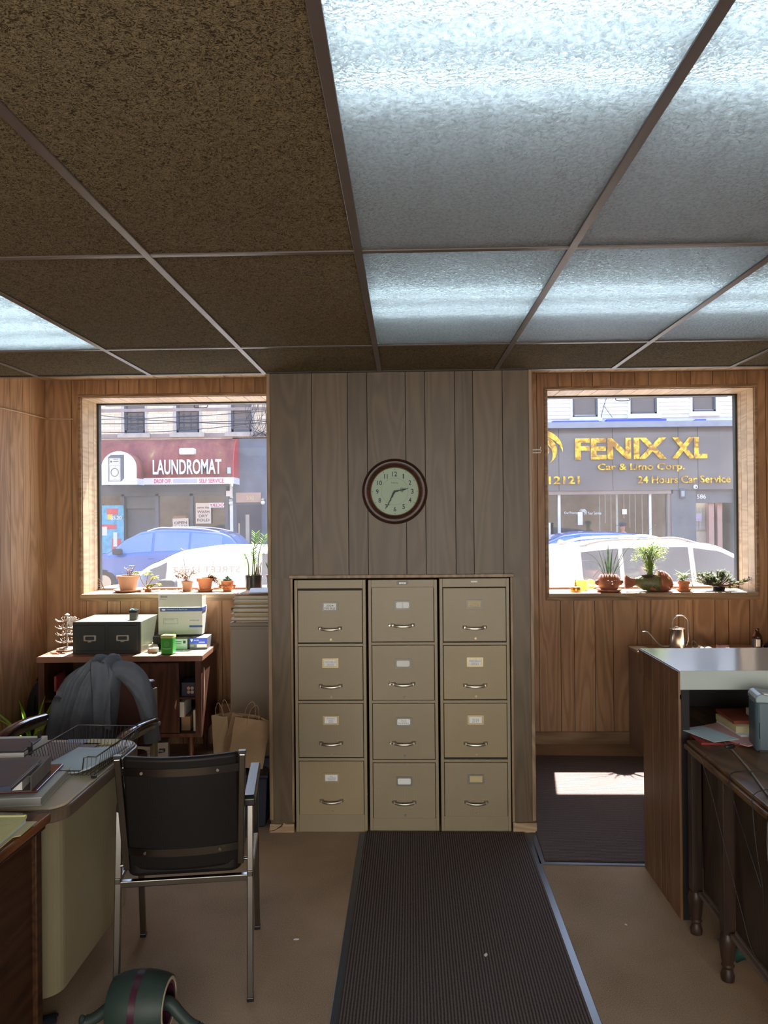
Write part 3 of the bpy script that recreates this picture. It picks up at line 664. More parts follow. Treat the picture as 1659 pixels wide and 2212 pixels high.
# ================================================================ beige steel desk on the left
desk_top = mat('desk_linoleum', (.5,.43,.3), .38, var=.04, vs=4); edge = mat('desk_edge_brown', (.13,.095,.07), .3, spec=.6)
t = thing('office_desk', 'beige steel desk with rounded corners and brown edge band', 'desk', (-1.09, 2.38, 0))
bm = B(); prism(bm, rrect(-1.4, 0, 0, .76, .085, 8), 'z', .70, .743); obj('edge_band', bm, edge, t, bev=.006)
bm = B(); prism(bm, rrect(-1.392, .008, -.008, .752, .078, 8), 'z', .742, .75); obj('desk_top', bm, desk_top, t, bev=.002)
bm = B(); prism(bm, rrect(-1.35, .055, -.045, .72, .07, 8), 'z', .12, .70); obj('pedestal', bm, mat('desk_enamel', (.3,.27,.17), .3, var=.05, vs=3), t)
for x in (-.25, -1.2):
    for y in (.18, .6):
        bm = B(); cbox(bm, (x, y, .06), (.05, .05, .12)); obj('leg', bm, M['gap_black'], t)

# ================================================================ wooden desk in the near left corner
t = thing('wooden_desk', 'dark reddish wooden desk in the near left corner holding a legal pad', 'desk', (-1.098, 2.335, 0), R(-1.5))
bm = B(); box(bm, (-1.2,-1.3,.732), (0,0,.76)); obj('desk_top', bm, wood('cherry_top', (.1,.034,.013), (.25,.1,.04), 'y', plank=False, rough=.25, coat=.3), t, bev=.006)
bm = B(); box(bm, (-1.18,-1.28,.715), (-.012,-.012,.732)); obj('moulding', bm, M['mahog'], t, bev=.004)
bm = B(); box(bm, (-1.1,-1.25,.13), (-.035,-.04,.715)); obj('body', bm, M['mahog'], t)
bm = B(); box(bm, (-.05,-.055,.0), (-.02,-.022,.715)); obj('corner_post', bm, M['mahog'], t, bev=.004)
bm = B(); box(bm, (-1.1,-.055,.0), (-1.07,-.022,.715)); obj('corner_post', bm, M['mahog'], t, bev=.004)
bm = B(); box(bm, (-.05,-1.25,.0), (-.02,-1.2,.715)); obj('corner_post', bm, M['mahog'], t, bev=.004)
# legal pad
t = thing('legal_pad', 'yellow legal pad with folded-over top page on the near wooden desk', 'notepad', (-1.128, 2.245, .779), R(3))
ym = mat('pad_yellow', (.66,.64,.3), .7)
bm = B(); box(bm, (-.2,-.32,0), (0,-.012,.009)); cyl(bm, (-.2,-.01,.0065), (0,-.01,.0065), .0065, n=12); obj('pages', bm, ym, t)
bm = B()
for k in range(24): box(bm, (-.198,-.03-.012*k,.009), (-.002,-.0296-.012*k,.0093))
obj('ruling', bm, mat('ruling_blue', (.42,.5,.34), .8), t)
t = thing('paper_sheet', 'cream folder sheets sticking out under the legal pad', 'paper', (-1.128, 2.235, .7605), R(1))
bm = B(); box(bm, (-.22,-.3,0), (0,0,.006)); obj('sheets', bm, M['paper'], t)
bm = B(); prism(bm, [(-.2,-.32),(.012,-.32),(.012,-.1),(.028,-.09),(.028,.01),(-.2,.012)], 'z', .006, .008); obj('folder', bm, M['manila'], t)
bm = B(); box(bm, (-.21,-.25,.008), (-.0,-.0,.0165)); obj('sheets', bm, M['paper_blue'], t)

# ================================================================ things on the beige desk
def sheetstack(name, label, cat, c, s, rz, m, th=.004, group=None):
    bm = B(); cbox(bm, (0,0,th/2), (s[0], s[1], th)); o = obj(name, bm, m, loc=c, rz=rz); tag(o, label, cat, group); return o
# wire letter basket
t = thing('wire_basket', 'black wire letter basket on the far corner of the beige desk', 'letter tray', (-1.205, 2.865, .7505), R(-3))
wire = mat('wire_black', (.13,.13,.13), .35, .9)
bx0, bx1, by0, by1, bz = -.135, .125, -.2, .195, .078
ix0, ix1, iy0, iy1 = bx0+.014, bx1-.014, by0+.016, by1-.016
bm = B(); tube(bm, [(bx0,by0,.03),(bx0,by0,bz),(bx0,by1,bz),(bx1,by1,bz),(bx1,by0+.0,bz)], .0025, 6)
tube(bm, [(bx1,by0,bz),(bx1-.03,by0,bz),(bx1-.045,by0,bz-.004),(bx1-.05,by0,.034),(bx1-.06,by0,.028),(bx0+.055,by0,.026),(bx0,by0,.03)], .0025, 6); obj('rim', bm, wire, t, smooth='all')
bm = B()
nx, ny = 16, 22
for i in range(nx+1):
    u = i/nx; x = ix0+(ix1-ix0)*u; xt = bx0+(bx1-bx0)*u
    tube(bm, [(xt,by1,bz),(x,iy1,.008),(x,iy1-.012,.003),(x,iy0+.012,.003),(x,iy0,.008),(xt,by0,.03 if xt < bx1-.045 else bz)], .0011, 5)
for i in range(ny+1):
    u = i/ny; y = iy0+(iy1-iy0)*u; yt = by0+(by1-by0)*u
    if i < 2: continue
    tube(bm, [(bx0,yt,bz),(ix0,y,.008),(ix0+.01,y,.002)], .0011, 5); tube(bm, [(bx1,yt,bz),(ix1,y,.008),(ix1-.01,y,.002)], .0011, 5)
obj('wires', bm, wire, t, smooth='all')
for s in (-1, 1):
    bm = B(); cbox(bm, (s*.11, -.187, .0045), (.016, .012, .009)); obj('foot', bm, M['black_plastic'], t)
# papers in the basket
bm = B()
g = [[bm.verts.new((-.105+.205*i/10, -.165+.27*j/8, .014+.012*(i/10)**2+.008*math.sin(i*.7)*(1-j/8))) for j in range(9)] for i in range(11)]
for i in range(10):
    for j in range(8): bm.faces.new((g[i][j], g[i+1][j], g[i+1][j+1], g[i][j+1]))
o = obj('paper_sheet', bm, M['paper_blue'], loc=(-1.205,2.865,.751), rz=R(-8), smooth='all'); sm = o.modifiers.new('thick', 'SOLIDIFY'); sm.thickness = .006
tag(o, 'slightly curled pale printed sheets lying in the wire basket', 'paper')
bm = B()
for k in range(9): cbox(bm, (rnd(-.01,.01), -.04+.014*k, .0005), (rnd(.1,.15), .0016, .001))
o['label'] = 'slightly curled pale printed sheets lying in the wire basket'
# blotter / folders behind
sheetstack('folder', 'brown desk folder lying under the wire basket', 'folder', (-1.42,2.93,.7505), (.34,.3), R(-4), mat('folder_brown', (.19,.13,.11), .6), .005)
sheetstack('notepad', 'cream notepad at the far edge of the beige desk behind the basket', 'notepad', (-1.24,3.09,.7505), (.13,.07), 0, M['manila'], .005)
sheetstack('envelope', 'grey blue envelope left of the cream notepad behind the basket', 'envelope', (-1.35,3.09,.7505), (.09,.07), R(2), mat('grey_blue_paper', (.3,.34,.42), .7), .004)

def binder(name, label, corner, rz, w, d, th, cover, paper=True, spine='r', z=0.):
    t = thing(name, label, 'binder', corner, rz)
    bm = B(); box(bm, (-w,0,0), (0,d,.003)); box(bm, (-w,0,th-.003), (0,d,th)); box(bm, (-.003,0,.003), (0,d,th-.003)); obj('cover', bm, cover, t, bev=.0012)
    bm = B(); box(bm, (-w+.01,.006,.004), (-.03,d-.006,th*.62)); obj('pages', bm, M['paper'], t)
    return t
sheetstack('notebook', 'dark maroon leather folder sticking out at the very bottom left of the beige desk', 'folder', (-1.44,2.49,.7505), (.3,.17), R(-4), mat('maroon_leather', (.055,.015,.015), .25, coat=.4), .007)
t = thing('catalogue', 'thick pale grey catalogue at the bottom of the binder stack', 'book', (-1.168, 2.415, .7505), R(7))
bm = B(); box(bm, (-.42,0,.0), (0,.3,.003)); box(bm, (-.42,0,.024), (0,.3,.027)); box(bm, (-.42,.0,.003), (-.417,.3,.024)); obj('cover', bm, mat('pale_cover', (.5,.55,.53), .4), t)
bm = B(); box(bm, (-.416,.002,.003), (-.003,.298,.024)); obj('pages', bm, mat('page_edges', (.36,.36,.35), .8), t)
t = thing('folder', 'glossy burgundy folder between the grey binder and the pale catalogue', 'folder', (-1.2, 2.45, .778), R(7))
bm = B(); box(bm, (-.4,0,0), (0,.27,.008)); obj('cover', bm, mat('burgundy', (.12,.025,.03), .22, coat=.5), t, bev=.002)
binder('ring_binder', 'worn grey ring binder with open ends, middle of the stack', (-1.213, 2.44, .7865), R(9), .3, .21, .05, mat('binder_grey', (.15,.135,.12), .55, var=.15, vs=14))
t = thing('ring_binder', 'wide dark blue binder on top of the stack nearest the viewer', 'binder', (-1.205, 2.3, .8375), R(7))
bm = B(); box(bm, (-.5,0,0), (0,.26,.004)); box(bm, (-.5,0,.012), (0,.26,.016)); box(bm, (-.5,-.003,0), (0,0,.016)); obj('cover', bm, mat('binder_blue', (.04,.055,.1), .35, var=.1), t, bev=.002)
bm = B(); box(bm, (-.49,.004,.004), (-.006,.25,.012)); obj('pages', bm, M['paper'], t)
t = thing('ring_binder', 'dark blue binder with clipped white papers behind the stack', 'binder', (-1.36, 2.68, .7505), R(4))
bm = B(); box(bm, (-.42,0,.088), (-.0,.16,.093)); box(bm, (-.42,0,0), (-.02,.22,.004)); box(bm, (-.424,0,0), (-.42,.22,.093)); obj('cover', bm, mat('binder_slate', (.05,.052,.075), .4, var=.1), t, bev=.002)
bm = B(); box(bm, (-.41,.005,.004), (-.0,.215,.085)); obj('pages', bm, M['paper'], t)
bm = B(); cbox(bm, (.002,.05,.08), (.012,.02,.03)); tube(bm, [(.004,.05,.09),(.01,.05,.105),(.0,.05,.115)], .002, 6, 3); obj('clip', bm, M['black_plastic'], t)
bm = B(); cbox(bm, (-.02,.19,.095), (.01,.012,.035)); obj('clip', bm, M['black_plastic'], t)

# ================================================================ exercise wheel on the floor
t = thing('exercise_wheel', 'dark green exercise roller with purple stripe and two curved handles', 'exercise wheel', (-.866, 2.455, .0985), R(-1), rx=0)
green = mat('rubber_green', (.022,.042,.036), .55, bs=.1, bscale=120); purple = mat('purple_plastic', (.05,.012,.028), .35)
def axl(bm): bmesh.ops.rotate(bm, verts=bm.verts[:], cent=(0,0,0), matrix=Matrix.Rotation(R(90), 3, 'Y')); return bm
bm = B(); lathe(bm, [(.07,-.092),(.078,-.092),(.088,-.07),(.0955,-.04),(.098,-.012),(.0985,.012),(.0965,.04),(.091,.068),(.083,.09),(.07,.09),(.07,-.092)], n=48, cap=False); axl(bm); obj('tyre', bm, green, t, smooth=True)
bm = B(); lathe(bm, [(.096,-.013),(.0988,-.011),(.0988,.011),(.096,.013),(.096,-.013)], n=48, cap=False); axl(bm); obj('stripe', bm, purple, t, smooth=True)
bm = B(); lathe(bm, [(.058,-.09),(.071,-.091),(.071,.0895),(.058,.088),(.058,-.09)], n=40, cap=False); axl(bm); obj('rim', bm, purple, t, smooth=True)
bm = B(); lathe(bm, [(.069,.088),(.0775,.0885),(.079,.0915),(.0775,.0925),(.069,.0925),(.069,.088)], n=40, cap=False); axl(bm); obj('rim_trim', bm, mat('trim_bone', (.5,.42,.33), .4), t, smooth=True)
bm = B(); lathe(bm, [(.0,-.02),(.06,-.02),(.06,.02),(.0,.02)], n=32, cap=False); axl(bm); obj('hub', bm, purple, t)
bm = B(); tube(bm, [(.02,0,0),(.075,0,.004),(.1,-.004,0),(.13,-.012,-.025),(.165,-.02,-.05),(.195,-.022,-.062),(.205,-.022,-.045)], .02, 14, 5, radii=[.02,.023,.02,.019,.019,.021,.004]); obj('handle', bm, green, t, smooth='all')
bm = B(); tube(bm, [(-.02,0,0),(-.075,0,.0),(-.1,-.004,-.01),(-.13,-.01,-.03),(-.155,-.015,-.045),(-.18,-.018,-.05),(-.19,-.018,-.03)], .02, 14, 5, radii=[.02,.022,.02,.018,.018,.02,.004]); obj('handle', bm, green, t, smooth='all')
# crumpled cloth at the lower left
bm = B(); g = []
for i in range(18):
    row = []
    for j in range(12):
        x, y = i/17*.24-.12, j/11*.16-.08
        h = max(.002, .02*(1-(x/.12)**2)*(1-(y/.08)**2)*(1+.7*math.sin(x*60+y*35)+.4*math.sin(y*90-x*22)))
        row.append(bm.verts.new((x+.008*math.sin(j*1.7), y+.01*math.sin(i*1.3), h)))
    g.append(row)
for i in range(17):
    for j in range(11): bm.faces.new((g[i][j], g[i+1][j], g[i+1][j+1], g[i][j+1]))
o = obj('cloth', bm, mat('cloth_navy', (.02,.025,.045), .8), loc=(-1.29,2.46,.001), smooth='all', sub=1); sm = o.modifiers.new('t', 'SOLIDIFY'); sm.thickness = .004; sm.offset = 1
tag(o, 'crumpled dark blue cloth on the carpet beside the wooden desk', 'cloth')
# little scraps of paper on the floor
for k, (x, y, s, lab) in enumerate(((-.444,3.008,.011,'tiny white paper scrap on the carpet between armchair and runner'),(.287,2.891,.012,'tiny white paper scrap on the dark runner'),(.876,3.13,.006,'tiny white speck of paper on the carpet beside the counter'),(.7,2.33,.012,'tiny paper scrap near the bottom edge right of the runner'))):
    bm = B(); prism(bm, [(-s,-s*.3),(s*.2,-s*.5),(s,.1*s),(s*.3,s*.5),(-s*.6,s*.4)], 'z', 0, .002)
    o = obj('paper_scrap', bm, M['paper'], loc=(x, y, .012 if k == 1 else .001), rz=k*1.1); tag(o, lab, 'paper scrap')

# ================================================================ counter on the right
t = thing('service_counter', 'waist-high counter with white laminate top and wood plank side', 'counter', (1.122, 3.17, 0))
bm, lay = plank_bm()
planks(bm, lay, .0, .535, .9, 1.014, lambda u, v, d: (-.006-d, u, v), cuts=[0,.11,.17,.235,.33,.47,.535]); planks(bm, lay, .0, .47, 0, .9, lambda u, v, d: (-.006-d, u, v), cuts=[0,.11,.17,.235,.33,.47])
box(bm, (-.006,.004,0), (.03,.465,.92)); box(bm, (-.006,.004,.9), (.03,.53,.94)); obj('side_panel', bm, M['counter_panel'], t)
bm = B(); prism(bm, [(.465,.92),(.53,.92),(.53,.985),(.465,.985)], 'x', -.004, .03)
bm.free()
bm = B(); box(bm, (-.005,-.002,.94), (1.7,.535,1.018)); obj('counter_top', bm, M['white_lam'], t, bev=.0025)
bm = B(); box(bm, (0,.0,.0), (.032,.012,.94)); box(bm, (.004,.46,0), (1.7,.48,.94)); obj('frame', bm, M['black_matte'], t)
bm = B(); box(bm, (.03,.0,.735), (1.7,.46,.758)); obj('shelf', bm, M['old_top'], t)
bm = B()
for s, a, b in ((0,.3,.42),):
    prism(bm, [(.45,.9),(.7,.86),(.8,.93),(1.0,.94),(.45,.94)], 'y', .35, .42)
obj('inner_bracket', bm, M['walnut'], t)

# ================================================================ old writing desk on the right
t = thing('antique_desk', 'scratched antique wooden desk with turned feet in front of the counter', 'desk', (1.1, 3.09, 0), R(-.6))
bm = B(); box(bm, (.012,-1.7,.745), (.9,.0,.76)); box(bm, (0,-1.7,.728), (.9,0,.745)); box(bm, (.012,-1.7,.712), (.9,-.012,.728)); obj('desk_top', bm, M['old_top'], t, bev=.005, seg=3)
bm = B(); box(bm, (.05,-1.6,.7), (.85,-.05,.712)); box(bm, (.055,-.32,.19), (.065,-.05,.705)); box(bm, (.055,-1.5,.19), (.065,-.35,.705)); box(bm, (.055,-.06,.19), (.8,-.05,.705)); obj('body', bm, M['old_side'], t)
bm = B(); box(bm, (.045,-.3,.17), (.07,-.06,.19)); box(bm, (.045,-1.5,.17), (.07,-.36,.19)); box(bm, (.03,-.3,.17),(.05,-.06,.185)); box(bm, (.03,-1.5,.17),(.05,-.36,.185)); obj('lower_rail', bm, mat('rail_worn', (.14,.1,.08), .4, var=.2), t, bev=.003)
for x, y in ((.035,-.02),(.035,-.325),(.035,-1.55),(.82,-.05),(.82,-1.55)):
    bm = B(); box(bm, (x-.02,y-.022,.17), (x+.02,y+.022,.712)); lg = obj('leg', bm, M['old_side'], t, bev=.003)
    bm = B(); lathe(bm, [(.012,0),(.022,.002),(.024,.02),(.019,.035),(.017,.045),(.023,.055),(.019,.062),(.022,.075),(.027,.12),(.03,.145),(.026,.16),(.022,.17)], (x,y,0), n=20); obj('turned_foot', bm, M['old_side'], lg, smooth=True)
# papers under the counter
def slab(name, label, cat, c, s, rz, m, z, th, group=None): return sheetstack(name, label, cat, (c[0], c[1], z), s, rz, m, th, group)
red = mat('red_folder', (.3,.035,.03), .6)
slab('folder', 'red folder beneath the pink and blue papers under the counter', 'folder', (1.33,3.13), (.36,.24), R(-3), red, .7605, .008)
slab('invoice', 'pink form with faint printing on the old desk under the counter', 'paper', (1.33,3.14), (.22,.28), R(28), M['paper_pink'], .769, .004)
slab('paper_sheet', 'pale blue sheet on top of the pink form under the counter', 'paper', (1.21,3.12), (.12,.2), R(20), M['paper_blue'], .7735, .002)
slab('magazine', 'white catalogue lowest of the pile left of the grey blue device', 'book', (1.47,3.2), (.3,.22), R(2), M['paper'], .7605, .018)
slab('book', 'cream paperback in the pile left of the grey blue device', 'book', (1.47,3.22), (.3,.2), R(0), M['manila'], .779, .025)
slab('folder', 'rust red folder on the cream paperback under the counter', 'folder', (1.47,3.25), (.28,.2), R(-2), mat('rust', (.28,.06,.03), .6), .8045, .012)
t = thing('carton', 'small white carton with a printed end on the rust red folder', 'box', (1.5,3.2,.817), R(-3))
bm = B(); box(bm, (-.08,-.04,0), (.1,.06,.028)); obj('body', bm, M['paper'], t, bev=.001)
bm = B(); box(bm, (-.075,-.0408,.006), (-.06,-.0402,.022)); box(bm, (-.04,-.0408,.011), (-.01,-.0402,.015)); obj('print', bm, M['ink_faint'], t)
# grey blue device
t = thing('desk_telephone_adapter' if 0 else 'modem', 'grey blue upright plastic device with a light grey rounded top on the old desk', 'electronic device', (1.315, 2.93, .7605), R(-10))
dm = mat('device_blue', (.075,.12,.15), .4)
bm = B(); prism(bm, rrect(0,0,.22,.12,.02), 'z', 0, .185); obj('housing', bm, dm, t, bev=.004)
bm = B(); prism(bm, [(0,.185),(0,.2),(.006,.212),(.02,.217),(.21,.2),(.22,.185)], 'y', 0, .12); obj('top_cap', bm, mat('device_grey', (.28,.36,.4), .35), t, bev=.004)
bm = B(); cbox(bm, (.045,.02,.2155), (.03,.03,.003), ry=R(5)); obj('sticker', bm, M['card_white'], t)
bm = B(); cbox(bm, (.012,-.0005,.08), (.0025,.002,.06)); obj('vent_slot', bm, M['gap_black'], t)
bm = B(); cbox(bm, (.11,-.002,.004), (.2,.012,.008)); obj('base', bm, M['black_plastic'], t)
# cables
def cable(label, pts, r, m, k=8): 
    bm = B(); tube(bm, pts, r, 8, k); o = obj('cable', bm, m, smooth='all'); tag(o, label, 'cable'); return o
black_c = mat('cable_black', (.02,.018,.017), .4); grey_c = mat('cable_grey', (.3,.3,.28), .5); thin = mat('cable_thin', (.035,.033,.03), .5)
cable('thick light grey cable running straight across the antique desk', [(1.236,3.08,.772),(1.24,3.06,.768),(1.222,2.9,.766),(1.19,2.7,.766),(1.15,2.5,.766),(1.12,2.3,.766)], .0035, grey_c)
cable('thin dark cable looping over the desk edge with a black plug', [(1.32,3.04,.767),(1.25,2.965,.774),(1.17,2.9,.772),(1.1,2.86,.768),(1.075,2.83,.755),(1.082,2.78,.68),(1.1,2.7,.5),(1.12,2.62,.32),(1.14,2.56,.2),(1.2,2.4,.14),(1.3,2.2,.12)], .0013, thin)
bm = B(); tube(bm, [(1.2,2.93,.779),(1.225,2.945,.777),(1.24,2.955,.776)], .009, 10, radii=[.004,.01,.008]); o = obj('plug', bm, M['black_plastic'], smooth='all'); tag(o, 'black plastic plug lying on the antique desk', 'plug')
cable('thin black cable in a wide arc across the middle of the antique desk', [(1.28,2.62,.767),(1.2,2.66,.774),(1.12,2.66,.775),(1.085,2.62,.764),(1.083,2.58,.7),(1.095,2.5,.58),(1.11,2.45,.48)], .002, black_c)
cable('grey cable hanging down in front of the antique desk', [(1.28,2.5,.767),(1.18,2.5,.775),(1.1,2.47,.768),(1.082,2.44,.72),(1.085,2.42,.6),(1.1,2.42,.5),(1.12,2.46,.4)], .0016, thin)
cable('thick black power cord hanging to the carpet at the right', [(1.3,2.34,.772),(1.18,2.36,.776),(1.1,2.35,.768),(1.075,2.33,.7),(1.07,2.31,.6),(1.085,2.3,.45),(1.1,2.31,.3),(1.12,2.32,.18),(1.095,2.3,.06),(1.04,2.26,.008),(1.12,2.16,.006),(1.3,2.1,.006)], .004, black_c)
bm = B(); g = []
for i in range(12):
    g.append([bm.verts.new((1.2+.12*i/11+.01*math.sin(j*2.), 2.86+.16*j/9, .003+.04*abs(math.sin(i*.9+j*.7))*math.sin(PI*i/11)*math.sin(PI*j/9)+.02*math.sin(PI*i/11))) for j in range(10)])
for i in range(11):
    for j in range(9): bm.faces.new((g[i][j], g[i+1][j], g[i+1][j+1], g[i][j+1]))
o = obj('plastic_bag', bm, mat('teal_bag', (.03,.09,.075), .4), smooth='all', sub=1); tag(o, 'crumpled dark teal bag on the floor under the antique desk', 'bag')

# ================================================================ low cabinet under the right window
lowm = mat('low_cabinet_paint', (.3,.2,.15), .5)
t = thing('low_cabinet', 'low tan cabinet below the right window behind the counter', 'cabinet', (1.6, 5.2, 0))
bm = B(); box(bm, (0,.012,.0), (1.4,.38,.69)); obj('body', bm, lowm, t, bev=.003)
bm = B(); box(bm, (-.004,-.004,.69), (1.404,.385,.71)); obj('top', bm, mat('low_cabinet_top', (.42,.3,.22), .4), t, bev=.004)
for k in range(3):
    bm = B(); box(bm, (.01+.465*k,0,.04), (.455+.465*k,.012,.68)); dr = obj('door', bm, lowm, t, bev=.003)
    bm = B(); cbox(bm, (.42+.465*k,-.008,.45), (.012,.014,.07)); obj('handle', bm, M['nickel'], dr, bev=.003)
sheetstack('paper_sheet', 'loose white paper hanging over the left end of the low tan cabinet', 'paper', (1.65,5.42,.7105), (.11,.22), R(6), M['paper'], .002)
for (x, y, s, rz, lab) in ((2.05,5.36,.08,.5,'crumpled paper scrap right of the steel watering can'),(2.2,5.4,.07,1.2,'folded paper scrap on the low cabinet near the brown bottle')):
    bm = B(); g = [[bm.verts.new((-s+2*s*i/5, -s*.6+1.2*s*j/4, .001+.03*abs(math.sin(i*1.7+j*2.3))*math.sin(PI*(i+.5)/6))) for j in range(5)] for i in range(6)]
    for i in range(5):
        for j in range(4): bm.faces.new((g[i][j], g[i+1][j], g[i+1][j+1], g[i][j+1]))
    o = obj('crumpled_paper', bm, M['paper_pink'] if rz > 1 else M['paper'], loc=(x,y,.711), rz=rz, smooth='all'); sm = o.modifiers.new('t', 'SOLIDIFY'); sm.thickness = .001; tag(o, lab, 'paper')
cable('thin wire loop standing on the low cabinet behind the counter', [(1.98,5.4,.714),(1.99,5.4,.76),(2.0,5.4,.772),(2.02,5.4,.75),(2.05,5.4,.716)], .0015, grey_c)
# watering can
t = thing('watering_can', 'small stainless steel watering can with tall loop handle and thin spout', 'watering can', (1.885, 5.4, .7105))
bm = B(); lathe(bm, [(.056,0),(.058,.004),(.052,.14),(.0535,.146),(.05,.148),(.012,.15),(.012,.158),(0,.158)], n=32); obj('body', bm, mat('steel_can', (.6,.56,.5), .22, 1.), t, smooth=True)
bm = B(); tube(bm, [(-.035,0,.145),(-.03,0,.2),(-.0,0,.232),(.045,0,.232),(.075,0,.205),(.078,0,.14),(.075,0,.05),(.05,0,.02)], .0045, 8, 5, sx=1); obj('handle', bm, M['nickel'], t, smooth='all')
bm = B(); tube(bm, [(-.05,0,.02),(-.1,0,.02),(-.135,0,.05),(-.185,0,.108),(-.215,0,.125),(-.24,0,.122)], .005, 8, 5, radii=[.009,.006,.004,.0035]); obj('spout', bm, M['nickel'], t, smooth='all')
# brown bottle
t = thing('bottle', 'dark brown glass bottle with white label at the right edge', 'bottle', (2.42, 5.36, .7105))
bm = B(); lathe(bm, [(.028,0),(.031,.004),(.031,.09),(.027,.105),(.014,.122),(.012,.14),(.0135,.142),(.0135,.15),(0,.15)], n=28); obj('glass_body', bm, mat('amber_glass', (.045,.015,.008), .12, spec=.8), t, smooth=True)
bm = B(); lathe(bm, [(.0316,.02),(.0318,.02),(.0318,.08),(.0316,.08)], n=28, cap=False); obj('paper_label', bm, M['ink'], t, smooth=True)
bm = B(); prism(bm, [(-.02,.03),(.005,.03),(.005,.078),(-.02,.078)], 'y', -.036, -.026); obj('label_print', bm, M['paper'], t)
bm = B(); g = B(); bm.free(); bm = g
tube(bm, [(-.05,0,.02),(-.02,.01,.035),(.03,0,.03),(.06,0,.02)], .02, 10, 4, radii=[.012,.024,.022,.01]); tube(bm, [(-.02,.02,.02),(.03,-.01,.05),(.07,0,.03)], .014, 10, 4); o = obj('glove', bm, M['black_matte'], loc=(2.52,5.36,.7105), smooth='all'); tag(o, 'black crumpled glove on the low cabinet at the right edge', 'glove')

# ================================================================ back left: credenza and what is on it
t = thing('credenza', 'dark walnut sideboard on splayed legs under the left window', 'sideboard', (-1.345, 5.015, 0), R(2.2))
cw, cd = -1.09, .5
bm = B(); box(bm, (cw,0,.715), (0,cd,.752)); obj('top', bm, mat('walnut_top', (.3,.15,.1), .35, var=.12, vs=5), t, bev=.003)
bm = B(); box(bm, (cw+.01,.004,.235), (cw+.05,cd,.715)); box(bm, (-.05,.004,.235), (-.01,cd,.715)); box(bm, (cw+.01,.004,.215), (-.01,cd,.24)); box(bm, (cw+.02,cd-.012,.24), (-.02,cd,.715)); box(bm, (-.355,.01,.24), (-.335,cd-.02,.715)); obj('carcass', bm, M['walnut_z'], t, bev=.002)
bm = B(); box(bm, (-.17,.02,.46), (-.05,cd-.02,.475)); box(bm, (cw+.05,.02,.45), (-.36,cd-.02,.465)); obj('shelf', bm, M['walnut'], t)
bm = B(); box(bm, (-.6,-.002,.245), (-.155,.014,.705)); dr = obj('sliding_door', bm, M['walnut_z'], t, bev=.002)
pull = mat('pull_tan', (.55,.33,.22), .45)
bm = B(); prism(bm, [(-.18,.4),(-.172,.43),(-.17,.465),(-.176,.455),(-.184,.42)], 'y', -.006, -.001); obj('pull', bm, pull, dr)
bm = B(); prism(bm, [(.05,.38),(.06,.5),(.075,.66),(.085,.55),(.07,.46)], 'x', -.0095, -.004); obj('side_inlay', bm, pull, t)
for x in (-.09, cw+.12):
    for y in (.05, cd-.06):
        bm = B(); cyl(bm, (x, y, .216), (x+.004, y+(-.02 if y < .2 else .02), 0), .022, .014, n=14); obj('leg', bm, M['walnut_z'], t, smooth=True)
def cr(x, y): # point in the sideboard's frame
    a = R(2.2); return (-1.345+x*math.cos(a)-y*math.sin(a), 5.015+x*math.sin(a)+y*math.cos(a))
# card index box
t = thing('card_index_box', 'dark green two-drawer card index box with steel label pulls on the sideboard', 'card index', (-2.015, 5.1, .7525), R(1.5))
dk = mat('index_green', (.03,.04,.04), .4, var=.1); dk2 = mat('index_side', (.17,.19,.14), .35, var=.12, vs=8)
bm = B(); box(bm, (-.228,.012,0), (.228,.46,.212)); obj('case', bm, dk2, t, bev=.003)
bm = B(); box(bm, (-.228,0,0), (.228,.0115,.212)); obj('face', bm, dk, t, bev=.002)
for s in (-1, 1):
    bm = B(); box(bm, (s*.11-.1,-.006,.02), (s*.11+.1,0,.19)); dr = obj('drawer', bm, dk, t, bev=.004)
    bm = B(); o1 = rrect(s*.11-.042,.085,s*.11+.042,.125,.008); i1 = rrect(s*.11-.03,.093,s*.11+.03,.117,.004); n = len(o1)
    for a, b in ((o1, i1),):
        v1 = [bm.verts.new((p[0],-.010,p[1])) for p in a]; v2 = [bm.verts.new((p[0],-.010,p[1])) for p in b]; v3 = [bm.verts.new((p[0],-.006,p[1])) for p in a]
        for q in range(n): bm.faces.new((v1[q], v1[(q+1)%n], v2[(q+1)%n], v2[q])); bm.faces.new((v1[q], v3[q], v3[(q+1)%n], v1[(q+1)%n]))
    cbox(bm, (s*.11,-.011,.083), (.024,.008,.008)); obj('label_pull', bm, M['nickel'], dr, bev=.001)
# tape dispenser-like steel cup on the box
t = thing('paper_clip_holder', 'small clear and grey clip holder with pale blue top on the card index box', 'clip holder', (-1.868, 5.21, .965))
bm = B(); prism(bm, rrect(-.026,-.02,.026,.02,.006), 'z', 0, .05); obj('cup', bm, mat('smoky_plastic', (.14,.14,.13), .2), t, bev=.002)
bm = B(); prism(bm, rrect(-.028,-.022,.028,.022,.006), 'z', .05, .066); obj('collar', bm, M['black_plastic'], t)
bm = B()
for k in range(14): a = rnd(0,6.28); cbox(bm, (rnd(-.018,.018), rnd(-.013,.013), .07), (.02,.003,.006), rz=a, ry=rnd(-.4,.4))
obj('clips', bm, mat('clips_blue', (.3,.6,.75), .3), t)
